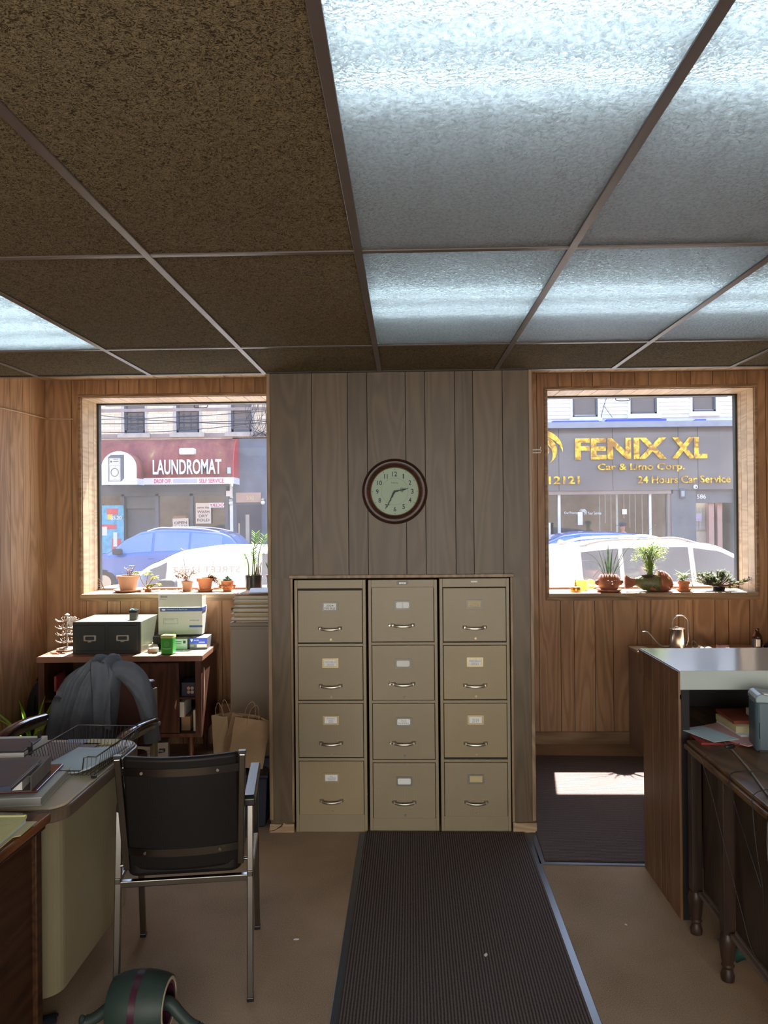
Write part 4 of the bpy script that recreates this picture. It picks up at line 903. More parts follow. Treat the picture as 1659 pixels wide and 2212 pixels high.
# wire stamp rack
t = thing('stamp_rack', 'small wire carousel rack left of the card index box', 'rack', (-2.345, 5.24, .7535))
brw = mat('rack_wire', (.5,.42,.36), .35, .7)
bm = B(); lathe(bm, [(.05,0),(.07,.003),(.07,.012),(.03,.02),(0,.02)], n=28); obj('base', bm, M['nickel'], t, smooth=True)
bm = B(); cyl(bm, (0,0,.018), (0,0,.235), .006); lathe(bm, [(.0,.235),(.016,.235),(.018,.245),(.0,.255)], n=16); obj('stem', bm, M['nickel'], t, smooth=True)
for z in (.055,.105,.15,.2):
    bm = B(); cyl(bm, (0,0,z), (0,0,z+.008), .016)
    for k in range(9):
        a = 2*PI*k/9+z*9; ca, sa = math.cos(a), math.sin(a)
        tube(bm, [(ca*.014,sa*.014,z+.004),(ca*.04,sa*.04,z),(ca*.068,sa*.068,z+.006),(ca*.078,sa*.078,z+.016)], .0022, 6, 3)
        tube(bm, [(ca*.03,sa*.03,z),(ca*.036,sa*.036,z+.02),(ca*.028,sa*.028,z+.03)], .0018, 5, 3)
    obj('hook_tier', bm, brw, t, smooth='all')
bm = B(); prism(bm, [(.0,.215),(.055,.235),(.07,.225),(.05,.17),(.02,.16)], 'y', -.01, -.008); obj('hanging_slip', bm, M['paper'], t)
for k in range(7):
    x, y = -2.37+rnd(-.05,.06), 5.1+rnd(-.03,.04)
    bm = B(); cbox(bm, (0,0,.003), (.012,.007,.005)); o = obj('key', bm, M['terracotta_pale'], loc=(x,y,.7535), rz=rnd(0,3)); tag(o, 'tiny loose crumb at the front left end of the sideboard top', 'crumb', 'loose crumbs on the sideboard'); o.name = 'crumb'
# white carton
t = thing('carton', 'tall white shipping carton with a blue stripe under the left window', 'box', (-1.585, 5.36, .84), R(2))
wcm = mat('carton_white', (.6,.6,.55), .65, var=.05); blu = mat('print_blue', (.05,.1,.33), .5)
bm = B(); box(bm, (-.158,-.012,0), (.15,.14,.19)); box(bm, (-.158,-.012,.192), (.148,-.009,.285)); box(bm, (.145,-.01,.19), (.148,.12,.26)); obj('body', bm, wcm, t, bev=.0015)
bm = B(); box(bm, (-.145,-.0135,.162), (.1515,-.0125,.188)); box(bm, (.15,-.0135,.162), (.152,.1,.188)); box(bm, (.06,-.0135,.05), (.1515,-.0125,.064)); obj('stripe', bm, blu, t)
bm = B(); text_bm(bm, 'Customized to fit. Easy for you', -.1, .171, .145, .011, -.0136, .0005); prism(bm, [(-.12+.014*math.cos(a*PI/8), .175+.006*math.sin(a*PI/8)) for a in range(16)], 'y', -.0142, -.0136); obj('white_print', bm, M['paper'], t)
bm = B(); text_bm(bm, 'NATIONAL LINE', .062, .096, .065, .007, -.0128, .0005)
for k in range(11): cbox(bm, (-.14+.0045*k, -.0127, .266), (.0022,.001,.014))
text_bm(bm, 'BX-1108125-AH', -.146, .246, .045, .005, -.0128, 0); obj('grey_print', bm, mat('grey_print', (.18,.18,.18), .7), t)
bm = B()
for a, b in (((-.122,.075),(-.02,.078)),((-.122,.112),(-.02,.115)),((-.122,.075),(-.119,.115)),((-.023,.075),(-.02,.115))): box(bm, (a[0],-.0128,a[1]), (b[0],-.0122,b[1]))
text_bm(bm, 'VOID IF OPENED', -.115, .1, .07, .008, -.0128, 0); obj('stamp_mark', bm, mat('stamp_grey', (.36,.37,.36), .8), t)
# boxes under and beside it
def pbox(name, label, x, y, z, s, rz, m, cat='box'):
    t = thing(name, label, cat, (x, y, z), rz); bm = B(); cbox(bm, (0,0,s[2]/2), s); obj('body', bm, m, t, bev=.0012); return t
t = pbox('toner_box', 'low dark box supporting the left half of the white carton', -1.70, 5.38, .7535, (.13,.2,.084), R(2), M['black_plastic'])
t = pbox('label_box', 'low white box with a small black square beside the green tin', -1.565, 5.36, .7535, (.1,.22,.07), R(1), mat('box_pale', (.5,.55,.53), .5))
bm = B(); box(bm, (.022,-.1115,.04), (.04,-.1105,.06)); text_bm(bm, '4', .028, .043, .006, .013, -.1118, .0005); box(bm, (-.04,-.1115,.05), (.012,-.1105,.054)); box(bm, (-.04,-.1115,.036), (.01,-.1105,.039)); obj('print', bm, M['ink'], t)
t = pbox('tablet_box', 'flat blue and white box right of the green tin under the carton', -1.44, 5.34, .7535, (.12,.18,.078), R(3), mat('box_slate', (.16,.17,.2), .5))
bm = B(); box(bm, (-.0605,-.0915,.038), (.0605,-.0903,.076)); obj('blue_panel', bm, mat('vivid_blue', (.02,.07,.5), .4), t)
bm = B(); prism(bm, [(-.055,.068),(-.035,.068),(-.045,.05)], 'y', -.0922, -.0915); text_bm(bm, 'SIDCORE', -.03, .058, .035, .007, -.0916, .0005); box(bm, (.005,-.0925,.046), (.045,-.0915,.05)); box(bm, (-.01,-.0925,.012), (.058,-.0903,.034)); text_bm(bm, '100', -.056, .018, .024, .012, -.0904, .0006); obj('white_print', bm, M['paper'], t)
sheetstack('envelope', 'pale blue paper lying flat under the green tin', 'paper', (-1.6,5.15,.7535), (.16,.13), R(12), mat('sky_paper', (.42,.62,.72), .7), .002)
sheetstack('paper_sheet', 'white sheet on the right end of the sideboard top', 'paper', (-1.46,5.16,.7535), (.17,.13), R(-8), M['paper'], .0015)
t = thing('pencil_tray', 'small tan tray with a pale ruler lying across it, right of the card index box', 'tray', (-1.73, 5.2, .7535), R(20))
bm = B(); box(bm, (-.03,-.09,.0), (.03,.09,.03)); obj('tray', bm, mat('tan_tray', (.35,.27,.18), .6), t)
bm = B(); box(bm, (-.004,-.11,.031), (.026,.15,.034)); obj('blade', bm, mat('ruler_edge', (.5,.4,.26), .4), t)
# green tin
t = thing('tea_tin', 'bright green square tin with a pale lid on the sideboard', 'tin', (-1.592, 5.085, .7562), R(-4))
gm_ = mat('tin_green', (.055,.4,.06), .3, var=.08); gl_ = mat('tin_print', (.3,.62,.28), .35)
bm = B(); prism(bm, rrect(-.042,-.03,.042,.03,.008), 'z', 0, .106); obj('body', bm, gm_, t, bev=.002)
bm = B(); prism(bm, rrect(-.044,-.032,.044,.032,.009), 'z', .104, .122); obj('lid', bm, mat('tin_lid', (.55,.62,.2), .3), t, bev=.003)
bm = B()
for k in range(24):
    a, b = 2*PI*k/24, 2*PI*(k+1)/24
    for r0 in (.016, .011): sqtube(bm, (r0*math.cos(a),-.0305,.066+r0*math.sin(a)), (r0*math.cos(b),-.0305,.066+r0*math.sin(b)), .0014, .001, up=(0,1,0))
text_bm(bm, 'TEA', -.007, .063, .014, .006, -.0303, .0005); prism(bm, [(-.03,.04),(0,.036),(.03,.04),(.027,.033),(0,.029),(-.027,.033)], 'y', -.0312, -.0302); obj('print', bm, gl_, t)

# inside the sideboard
redm = mat('box_red', (.3,.02,.03), .5)
def inb(name, label, px, py, z, s, m, cat='box', rz=0): x, y = cr(px, py); bm = B(); cbox(bm, (0,0,s[2]/2), s); o = obj(name, bm, m, loc=(x,y,z), rz=R(2.2)+rz, bev=.002); tag(o, label, cat); return o
inb('red_box', 'lower red box on the bottom shelf of the sideboard', -.94, .2, .2415, (.2,.26,.1), redm)
inb('red_box', 'upper red box stacked in the left bay of the sideboard', -.915, .2, .3425, (.18,.24,.085), redm)
inb('book', 'pale thick book on the upper left shelf of the sideboard', -.88, .2, .4665, (.22,.26,.045), M['card_tan'], 'book')
inb('folder', 'orange edged folder on the pale book inside the sideboard', -.88, .2, .512, (.22,.25,.008), mat('orange_edge', (.55,.14,.05), .6), 'folder')
x, y = cr(-.9, .16); bm = B(); g = [[bm.verts.new((x-.1+.2*i/8, y+.12*j/4, .521+.06*math.sin(PI*(i/8)**1.5)+.05*(1-i/8)*(j/4)+.01*math.sin(i*2.1))) for j in range(5)] for i in range(9)]
for i in range(8):
    for j in range(4): bm.faces.new((g[i][j], g[i+1][j], g[i+1][j+1], g[i][j+1]))
o = obj('paper_bundle', bm, mat('paper_lilac', (.4,.34,.38), .7), smooth='all'); sm = o.modifiers.new('t', 'SOLIDIFY'); sm.thickness = .012; tag(o, 'curling bundle of papers at the top of the sideboard left bay', 'paper')
inb('red_folder', 'red folder edge standing behind the paper bundle in the sideboard', -.985, .12, .5215, (.015,.2,.1), redm, 'folder', .1)
inb('carton', 'patterned dark box on the upper right shelf of the sideboard', -.105, .12, .4755, (.09,.15,.09), mat('box_navy', (.06,.06,.1), .5))
x, y = cr(-.09, .045)
for k in range(4):
    bm = B(); cyl(bm, (0,0,0), (0,-.006,0), .011); o = obj('button', bm, mat('button_tan', (.5,.35,.28), .5) if k == 0 else bpy.data.materials['button_tan'], loc=(x+(k%2)*.024-.01, y-.006, .505+(k//2)*.026), smooth=True); tag(o, 'small round tan battery end at the front of the dark box in the sideboard', 'battery', 'batteries in the sideboard')
inb('envelope_pack', 'white envelope pack leaning in the right bay of the sideboard', -.15, .15, .335, (.03,.2,.1), M['paper'], 'envelopes')
inb('carton', 'tan carton at the bottom of the sideboard right bay', -.13, .2, .2415, (.06,.26,.093), M['kraft'])
inb('paper_roll', 'white slip at the right side of the sideboard right bay', -.065, .1, .2415, (.02,.1,.14), M['paper'], 'paper')

# post box under the sideboard and other low things
t = thing('shipping_box', 'white postal carton with red and blue print under the sideboard', 'box', (-1.78, 5.1, .0), R(14))
bm = B(); box(bm, (-.15,-.02,.03), (.17,.2,.15)); box(bm, (-.15,-.02,0), (.17,.2,.03)); obj('body', bm, mat('box_bone', (.48,.44,.4), .65), t, bev=.002)
bm = B(); text_bm(bm, 'PRIORITY MAIL', .0, .095, .09, .012, -.021, .0003); text_bm(bm, 'FLAT RATE BOX', .0, .078, .09, .009, -.021, 0); prism(bm, [(.105,.08),(.15,.085),(.152,.11),(.11,.112)], 'y', -.022, -.0201); obj('print', bm, M['ink'], t)
bm = B(); text_bm(bm, 'MAIL', .112, .09, .03, .012, -.0223, .0004); obj('white_print', bm, M['paper'], t)
bm = B(); box(bm, (-.15,-.021,.02), (.17,-.0201,.026)); obj('red_line', bm, mat('red_line', (.4,.06,.05), .6), t)
t = pbox('flat_carton', 'small flat kraft carton on the floor right of the sideboard leg', -1.3, 5.2, .0, (.14,.12,.05), R(4), M['kraft'])
t = pbox('flat_carton', 'brown carton standing by the wall behind the paper bags', -1.28, 5.42, .0, (.12,.12,.35), R(20), mat('kraft_dark', (.2,.12,.07), .8))
# dark backpack in the corner
bm = B()
rs = []
for z, a, b in ((.0,.05,.09),(.03,.085,.15),(.15,.095,.165),(.3,.09,.15),(.42,.075,.12),(.5,.05,.08),(.535,.02,.03)):
    rs.append([bm.verts.new((a*math.cos(2*PI*i/20)*(1+.04*math.sin(i*3+z*20)), b*math.sin(2*PI*i/20), z)) for i in range(20)])
skin_rings(bm, rs); t = thing('backpack', 'black backpack slumped in the corner left of the sideboard', 'bag', (-2.555, 5.29, .0))
obj('body', bm, M['black_matte'], t, smooth='all', sub=1)
bm = B(); tube(bm, [(-.03,0,.53),(-.01,0,.57),(.03,0,.57),(.04,0,.52)], .007, 8, 4); obj('grab_loop', bm, M['black_matte'], t, smooth='all')
bm = B(); tube(bm, [(.0,-.11,.45),(.02,-.165,.35),(.0,-.175,.2),(-.02,-.16,.08)], .012, 8, 4); obj('strap', bm, M['black_matte'], t, smooth='all')

# ================================================================ tall beige cabinet with papers, left of the column
t = thing('steel_cabinet', 'grey beige steel cabinet between the sideboard and the column', 'filing cabinet', (-.94, 4.86, 0))
cm_ = mat('cabinet_taupe', (.3,.25,.2), .45, var=.04)
bm = B(); box(bm, (-.185,0,0), (.2,.7,.965)); obj('body', bm, cm_, t, bev=.004)
bm = B(); box(bm, (-.19,-.006,.965), (.2,.7,.99)); obj('top', bm, cm_, t, bev=.008, seg=3)
bm = B(); box(bm, (-.178,-.004,.03), (.2,0,.95)); dr = obj('door', bm, cm_, t, bev=.003)
for k in range(30):
    z = .9905+.0068*k; x = -.965+rnd(-.014,.014)+.012*(k/30)
    if k > 25: break
    col = [M['paper'], M['kraft'], M['manila'], M['paper']][k % 4]
    bm = B(); w_, d_ = .29+rnd(-.01,.01), .33; g = [[bm.verts.new((-w_/2+w_*i/6, -d_/2+d_*j/2, .0004*math.sin(i*1.3+k)+.0005)) for j in range(3)] for i in range(7)]
    for i in range(6):
        for j in range(2): bm.faces.new((g[i][j], g[i+1][j], g[i+1][j+1], g[i][j+1]))
    o = obj('file_folder', bm, col, loc=(x, 5.04+rnd(-.008,.008), z), rz=rnd(-.03,.03), smooth='all'); sm = o.modifiers.new('t', 'SOLIDIFY'); sm.thickness = .005; sm.offset = 1
    tag(o, 'worn file folder in the tall paper stack on the grey beige cabinet', 'folder', 'folders stacked on the steel cabinet')
z = .9905+.0068*26+.004; o = sheetstack('paper_sheet', 'curling white paper on top of the stack of folders', 'paper', (-.91,5.04,z+.001), (.24,.3), R(9), mat('paper_bluish', (.62,.68,.8), .6), .008)
bm = B(); cbox(bm, (0,0,.045), (.1,.14,.022)); cbox(bm, (.02,0,.017), (.06,.12,.034)); o = obj('stapler', bm, M['black_plastic'], loc=(-1.155,5.27,.9905), bev=.006); o.location.x = -1.145; tag(o, 'black stapler poking out left of the stack of folders', 'stapler')

# black storage bin and paper bags
t = thing('storage_bin', 'dark navy bin standing against the left side of the column', 'bin', (-.885, 4.22, 0))
bm = B(); lathe(bm, [(.12,0),(.135,.01),(.15,.27),(.158,.275),(.158,.29),(.15,.29),(.14,.28),(.0,.278)], n=4); bmesh.ops.rotate(bm, verts=bm.verts[:], cent=(0,0,0), matrix=Matrix.Rotation(R(45), 3, 'Z'))
bmesh.ops.scale(bm, vec=(1.28,1.5,1), verts=bm.verts[:]); obj('body', bm, mat('bin_navy', (.008,.012,.028), .6), t, bev=.01)
def paper_bag(label, loc, rz, ry, w, d, h, m, hw, tilt=0):
    t = thing('paper_bag', label, 'paper bag', loc, rz, ry=ry)
    bm = B(); lay_ = []
    # body ring levels, slightly crumpled; open top
    rs = []
    for z in (0, h*.25, h*.5, h*.75, h):
        q = []
        for (a, b) in ((-w/2,-d/2),(-w/6,-d/2),(w/6,-d/2),(w/2,-d/2),(w/2,0),(w/2,d/2),(w/6,d/2),(-w/6,d/2),(-w/2,d/2),(-w/2,0)):
            squeeze = .55+.45*(1-z/h) if b == 0 else 1
            q.append(bm.verts.new((a*squeeze+rnd(-.003,.003), b*(1-.25*z/h)+rnd(-.004,.004), z+(rnd(-.006,.006) if z == h else 0))))
        rs.append(q)
    skin_rings(bm, rs, cap=False); bm.faces.new(list(reversed(rs[0])))
    o = obj('body', bm, m, t); sm = o.modifiers.new('t', 'SOLIDIFY'); sm.thickness = .0015
    for s in (-1, 1):
        bm = B(); yy = s*d/2*.75; tube(bm, [(-hw,yy,h-.03),(-hw,yy,h+.0),(-hw*.85,yy,h+.045),(-hw*.2,yy-.005,h+.075),(hw*.4,yy-.008,h+.065),(hw,yy,h+.01),(hw,yy,h-.03)], .002, 6, 4); obj('handle', bm, M['kraft'], t, smooth='all')
    return t
paper_bag('narrow pale kraft bag with string handles left of the larger bag', (-1.03, 4.33, .292), R(-14), R(-4), .1, .1, .25, mat('kraft_pale', (.5,.36,.2), .8), .025)
paper_bag('larger crumpled kraft paper bag leaning right, on the dark bin', (-.91, 4.2, .3), R(24), R(12), .2, .12, .26, M['kraft'], .03)

# ================================================================ swivel chair with jacket
brown_v = mat('brown_vinyl', (.075,.03,.022), .4); armwood = mat('arm_brown', (.06,.02,.016), .18, spec=.7, coat=.5)
cream = mat('cream_metal', (.3,.27,.18), .4)
t = thing('swivel_chair', 'brown office armchair behind the beige desk, hung with a jacket', 'chair', (-1.58, 3.93, 0), R(-8))
bm = B(); prism(bm, rrect(-.23,.02,.26,.09,.02), 'z', .48, .82); bk = obj('backrest', bm, brown_v, t, bev=.015, seg=3)
bm = B(); box(bm, (.245,.035,.40), (.27,.08,.78)); box(bm, (-.25,.035,.40), (-.225,.08,.78)); obj('back_frame', bm, cream, t, bev=.005)
bm = B(); prism(bm, rrect(-.25,-.45,.25,.04,.05), 'z', .4, .47); obj('seat', bm, brown_v, t, bev=.02, seg=3)
for s in (-1, 1):
    bm = B(); tube(bm, [(s*.3,-.47,.42),(s*.3,-.465,.52),(s*.3,-.42,.6),(s*.3,-.33,.64),(s*.3,-.2,.65),(s*.3,-.02,.635)], .02, 12, 5, sx=1.35, sy=.8, radii=[.016,.019,.021,.022,.022,.02]); obj('armrest', bm, armwood, t, smooth='all')
    bm = B(); tube(bm, [(s*.3,-.43,.4),(s*.3,-.425,.5),(s*.3,-.37,.585),(s*.3,-.28,.61),(s*.3,0,.605),(s*.285,.04,.6)], .014, 8, 5); obj('arm_frame', bm, cream, t, smooth='all')
    bm = B(); sqtube(bm, (s*.3,-.43,.41), (s*.2,-.2,.4), .03, .015); obj('arm_bracket', bm, cream, t)
bm = B(); cyl(bm, (0,-.2,.1), (0,-.2,.4), .028); obj('column', bm, M['chrome'], t, smooth=True)
for k in range(4):
    a = PI/2*k+.5; bm = B(); sqtube(bm, (0,-.2,.12), (.26*math.cos(a),-.2+.26*math.sin(a),.07), .04, .03); lg = obj('base_arm', bm, cream, t, bev=.006)
    bm = B(); cyl(bm, (.26*math.cos(a)-.012,-.2+.26*math.sin(a),.03), (.26*math.cos(a)+.012,-.2+.26*math.sin(a),.03), .03); obj('caster', bm, M['black_plastic'], lg, smooth=True)
# jacket: closed draped shell over the backrest plus a hanging sleeve
def grid_surf(bm, fn, nu, nv, close=False):
    g = [[bm.verts.new(fn(i/nu, j/nv)) for j in range(nv+1)] for i in range(nu+(0 if close else 1))]
    n = len(g)
    for i in range(n if close else n-1):
        for j in range(nv): bm.faces.new((g[i][j], g[(i+1)%n][j], g[(i+1)%n][j+1], g[i][j+1]))
    return g
def lerp_path(pts, v):
    f = v*(len(pts)-1); i = min(int(f), len(pts)-2); f -= i; f = f*f*(3-2*f)*.5+f*.5
    return tuple(a*(1-f)+b*f for a, b in zip(pts[i], pts[i+1]))
jm = mat('jacket_grey', (.15,.17,.205), .9, var=.1, vs=20, spec=.15, bs=.15, bscale=300)
t = thing('jacket', 'slate grey suit jacket draped over the back of the swivel chair', 'jacket', (-1.58, 3.93, 0), R(-8))
Lp = [(-.06,.91),(-.115,.88),(-.17,.82),(-.205,.72),(-.235,.6),(-.25,.48),(-.25,.40)]
Rp = [(.06,.91),(.095,.875),(.1,.8),(.09,.7),(.075,.6),(.065,.5),(.06,.40)]
def jfront(u, v):
    l = lerp_path(Lp, v); r_2 = lerp_path(Rp, v); x = l[0]*(1-u)+r_2[0]*u; z = l[1]*(1-u)+r_2[1]*u
    z += .012*math.sin(PI*u)*(1-v) + (.022*max(0, 1-v*5))*math.sin(u*PI*3+.6)
    amp = min(1, v*2.2+.15)
    fold = .022*math.sin(u*PI*5+.5+v*.9)+.012*math.sin(u*PI*11+v*2.3)+.012*math.exp(-((u-.62)/.03)**2)-.014*math.exp(-((u-.3-.06*v)/.022)**2)-.014*math.exp(-((u-.72-.05*v)/.02)**2)
    y = -.012-.075*math.sin(PI*min(1, max(0, u)))**.55*(.35+.65*min(1, v*1.8)) + fold*amp*-1
    return (x, y, z)
def jback(u, v):
    x, y, z = jfront(u, v); return (x, .115+.03*math.sin(PI*u)*min(1, v*3)*(1 if v > .02 else 0)+.012*math.sin(u*14+v*4)*min(1, v*3), z)
def ring_fn(u, v): # closed in u: front then back
    if u < .6: return jfront(u/.6, v)
    return jback(1-(u-.6)/.4, v)
bm = B(); nu, nv = 90, 34
g = grid_surf(bm, lambda u, v: ring_fn(u, v), nu, nv, close=True)
# shoulder line: bridge front and back along the top
top = [g[i][0] for i in range(nu)]
c0 = [top[i] for i in range(int(nu*.6)+1)]; c1 = [top[(nu-k) % nu] for k in range(0, nu-int(nu*.6)+1)]
bm.faces.new(top)
o = obj('body', bm, jm, t, smooth='all'); 
# arching shoulder/collar pieces over the top
def bridge(u, v):
    p = jfront(u, 0); q = jback(u, 0); a = PI*v
    return (p[0]*(1-v)+q[0]*v, p[1]*(1-v)+q[1]*v-.006*math.cos(a), p[2]-.006+.016*math.sin(a)+.006*math.sin(u*11)*math.sin(a))
bm = B(); grid_surf(bm, bridge, 40, 8); o = obj('collar', bm, jm, t, smooth='all'); sm = o.modifiers.new('t', 'SOLIDIFY'); sm.thickness = .01
def lapel(u, v):
    cx = .015+.05*v; x = cx-.045+.09*u; z = .935-.33*v-.02*abs(u-.5)
    base = jfront(min(.98, max(.02, .5+(x-.0)/.34)), min(1, v*.62+.02))
    return (x, base[1]-.012-.014*math.sin(PI*u)**.5, z+.004*math.sin(u*6))
bm = B(); grid_surf(bm, lapel, 12, 24); o = obj('lapel', bm, jm, t, smooth='all'); sm = o.modifiers.new('t', 'SOLIDIFY'); sm.thickness = .006
# right sleeve
def sleeve():
    pts = smooth_path([(.06,.03,.87),(.13,.02,.868),(.2,.0,.82),(.245,-.01,.74),(.27,-.02,.65),(.285,-.025,.57),(.292,-.03,.525)], 6)
    rad = [(.045,.055),(.055,.06),(.056,.06),(.046,.055),(.04,.05),(.038,.045),(.042,.048)]
    bm = B(); rs = []
    n = 24
    for i, p in enumerate(pts):
        f = i/(len(pts)-1)*(len(rad)-1); k = min(int(f), len(rad)-2); f -= k; a = rad[k][0]*(1-f)+rad[k+1][0]*f; b = rad[k][1]*(1-f)+rad[k+1][1]*f
        tdir = (pts[min(i+1, len(pts)-1)]-pts[max(i-1, 0)]).normalized(); u = tdir.cross(Vector((0,1,0))).normalized(); w_ = Vector((0,1,0))
        rs.append([bm.verts.new(p+u*(a*math.cos(2*PI*q/n)*(1+.07*math.sin(q*1.5+i*.55)))+w_*(b*math.sin(2*PI*q/n)*(1+.08*math.sin(q*2.1-i*.6)))) for q in range(n)])
    skin_rings(bm, rs); return bm
o = obj('sleeve', sleeve(), jm, t, smooth='all', sub=1)
def sleeve_l():
    bm = B(); tube(bm, [(-.1,.03,.86),(-.16,.01,.8),(-.215,-.005,.7),(-.245,-.015,.58),(-.26,-.02,.46),(-.26,-.02,.4)], .05, 18, 6, radii=[.04,.055,.055,.05,.048,.05]); return bm
obj('sleeve', sleeve_l(), jm, t, smooth='all')
# ================================================================ plants on the window sills
ZL, ZR = 1.1055, 1.0905
SK = .55
def _lm(n, c, t, c2=None): return leafmat(n, tuple(x*SK for x in c), t, tuple(x*SK for x in c2) if c2 else None)
g_zz = _lm('leaf_bright', (.16,.42,.03), .5, (.3,.55,.05)); g_yel = _lm('leaf_yellow', (.5,.55,.04), .5, (.62,.6,.1))
g_dark = _lm('leaf_dark', (.05,.11,.045), .25); g_spike = _lm('leaf_spike', (.07,.14,.06), .25, (.13,.2,.1)); g_dry = _lm('leaf_dry', (.38,.22,.08), .35, (.5,.33,.15))
g_bush = _lm('leaf_bush', (.4,.62,.07), .5, (.7,.85,.2)); g_var = _lm('leaf_variegated', (.3,.45,.12), .45, (.62,.66,.4)); g_succ = _lm('leaf_succulent', (.12,.2,.1), .25, (.28,.33,.15))
stem_m = mat('stem_brown', (.25,.13,.06), .7); stem_g = mat('stem_green', (.2,.28,.06), .6)
def pot_prof(rt, rb, h, lip=.006, lh=.018):
    return [(0,0),(rb,0),(rt-lip*.6-(rt-rb)*lh/h,h-lh),(rt,h-lh),(rt+lip*.3,h),(rt-.006,h),(rt-.01,h-.014),(0,h-.014)]
def pot(name, label, cat, loc, rt, rb, h, m, saucer=None, lip=.006, lh=.018):
    t = thing(name, label, cat, loc)
    z0 = .012 if saucer else 0
    bm = B(); lathe(bm, pot_prof(rt, rb, h, lip, lh), (0,0,z0), 32, cap=False); obj('pot', bm, m, t, smooth=True)
    bm = B(); lathe(bm, [(0,h-.02),(rt-.012,h-.018),(rt-.015,h-.01),(0,h-.006)], (0,0,z0), 20, cap=False); obj('soil', bm, M['soil'], t, smooth=True)
    if saucer: bm = B(); lathe(bm, [(0,0),(saucer*.8,0),(saucer,.012),(saucer,.018),(saucer-.006,.018),(saucer*.78,.007),(0,.007)], n=32, cap=False); obj('saucer', bm, m, t, smooth=True)
    return t, z0+h
# 1 pale pot at far left
t, h = pot('potted_plant', 'pale wide terracotta pot on a big saucer at the left end of the sill', 'potted plant', (-2.1, 5.74, ZL), .083, .058, .11, M['terracotta_pale'], .105)
bm = B()
for k in range(5): a = rnd(0,6.3); tube(bm, [(rnd(-.02,.03),rnd(-.02,.02),h-.02),(.02*math.cos(a)+.01,.02*math.sin(a),h+.03),(.035*math.cos(a)+.02,.03*math.sin(a),h+.05+rnd(0,.03))], .002, 5, 3)
obj('stems', bm, stem_m, t, smooth='all')
bm = B()
for k in range(26): a = rnd(0,6.3); leaf(bm, (rnd(-.03,.04),rnd(-.02,.02),h+rnd(.0,.06)), (math.cos(a),math.sin(a),rnd(-.2,.8)), rnd(.015,.028), .012, .4, 3)
obj('dry_leaves', bm, g_dry, t)
bm = B()
for k in range(9): a = k*.7; leaf(bm, (.03,0,h+.072), (math.cos(a),math.sin(a),.35), .026, .016, .4, 3)
obj('leaf_rosette', bm, g_yel, t)
# 2 trailing jade with big yellow leaves
t = thing('potted_plant', 'leggy plant with broad yellow green leaves beside the pale pot', 'potted plant', (-1.955, 5.76, ZL))
bm = B(); lathe(bm, [(0,0),(.025,0),(.03,.02),(.026,.02),(0,.018)], n=16, cap=False); obj('pot', bm, M['terracotta'], t, smooth=True)
bm = B(); ends = [((-.08,-.01,.145)), ((.0,0,.14)), ((.05,-.01,.105)), ((.065,0,.055)), ((.02,-.01,.05))]
for e in ends: tube(bm, [(0,0,.015),(e[0]*.35-.01,e[1],e[2]*.45),(e[0]*.8,e[1],e[2]*.9),e], .0028, 6, 4)
obj('stems', bm, stem_m, t, smooth='all')
bm = B()
for e in ends:
    for k in range(8): a = k*.8+e[0]*20; leaf(bm, e, (math.cos(a),math.sin(a)*.7,rnd(-.2,.6)), rnd(.035,.05), .026, .6, 5, fold=.15)
obj('leaves', bm, g_yel, t)
# fallen leaves along the sill
bm = B()
for k in range(150):
    a = rnd(0,6.3); leaf(bm, (rnd(-1.9,-1.5), rnd(5.7,5.83), ZL+rnd(.001,.012)), (math.cos(a),math.sin(a),rnd(-.1,.3)), rnd(.014,.03), .009, .3, 2)
o = obj('dry_leaf_litter', bm, g_dry); tag(o, 'dry fallen leaves and twigs scattered along the middle of the left sill', 'leaf litter'); o['kind'] = 'stuff'
# 3 dried bushy plant
t, h = pot('potted_plant', 'small pale pot with a tall dried bushy plant on the left sill', 'potted plant', (-1.655, 5.76, ZL), .042, .035, .075, M['terracotta_pale'])
bm = B(); bl = B()
for k in range(22):
    a = rnd(0,6.3); r = rnd(.03,.1); z = h+rnd(.02,.14); p1 = (.5*r*math.cos(a), .4*r*math.sin(a), h+(z-h)*.6); p2 = (r*math.cos(a), .6*r*math.sin(a), z)
    tube(bm, [(0,0,h-.02), p1, p2], .0013, 5, 3)
    for q in range(14): b_ = rnd(0,6.3); f = rnd(.2,1); leaf(bl, tuple(x*(1-f)+y*f for x, y in zip(p1, p2)), (math.cos(b_),math.sin(b_),rnd(-.3,.7)), rnd(.018,.032), .009, .5, 3)
tube(bm, [(0,0,h-.02),(-.02,0,h+.12),(-.03,0,h+.24)], .0018, 5, 3)
for z in (.14,.18,.21,.235):
    for s in (-1,1): leaf(bl, (-.028,0,h+z), (s,.2,.8), .028, .007, .2, 3)
obj('stems', bm, stem_m, t, smooth='all'); obj('dry_leaves', bl, g_dry, t)
# 4 terracotta with saucer, dried fronds
t, h = pot('potted_plant', 'orange terracotta pot on a saucer with drooping dried fronds, mid left sill', 'potted plant', (-1.51, 5.73, ZL), .063, .042, .088, M['terracotta'], .06, lh=.024)
bm = B()
for k in range(34): a = rnd(-1.4,1.6); leaf(bm, (.02,0,h-.01), (math.cos(a)*.9+.2,math.sin(a)*.5,rnd(.6,1.8)), rnd(.09,.15), .015, 2.4, 8)
for k in range(7): a = rnd(0,6.3); leaf(bm, (-.03,0,h-.005), (math.cos(a),math.sin(a),rnd(.3,1)), rnd(.04,.06), .011, .8, 4)
tube(bm, [(.02,0,h),(.05,0,h+.06),(.065,0,h+.12)], .0015, 5, 3)
for q in range(8): a = q*.9; leaf(bm, (.065,0,h+.09+.005*q), (math.cos(a),math.sin(a),.6), .025, .009, .3, 3)
obj('dry_fronds', bm, g_dry, t)
bm = B()
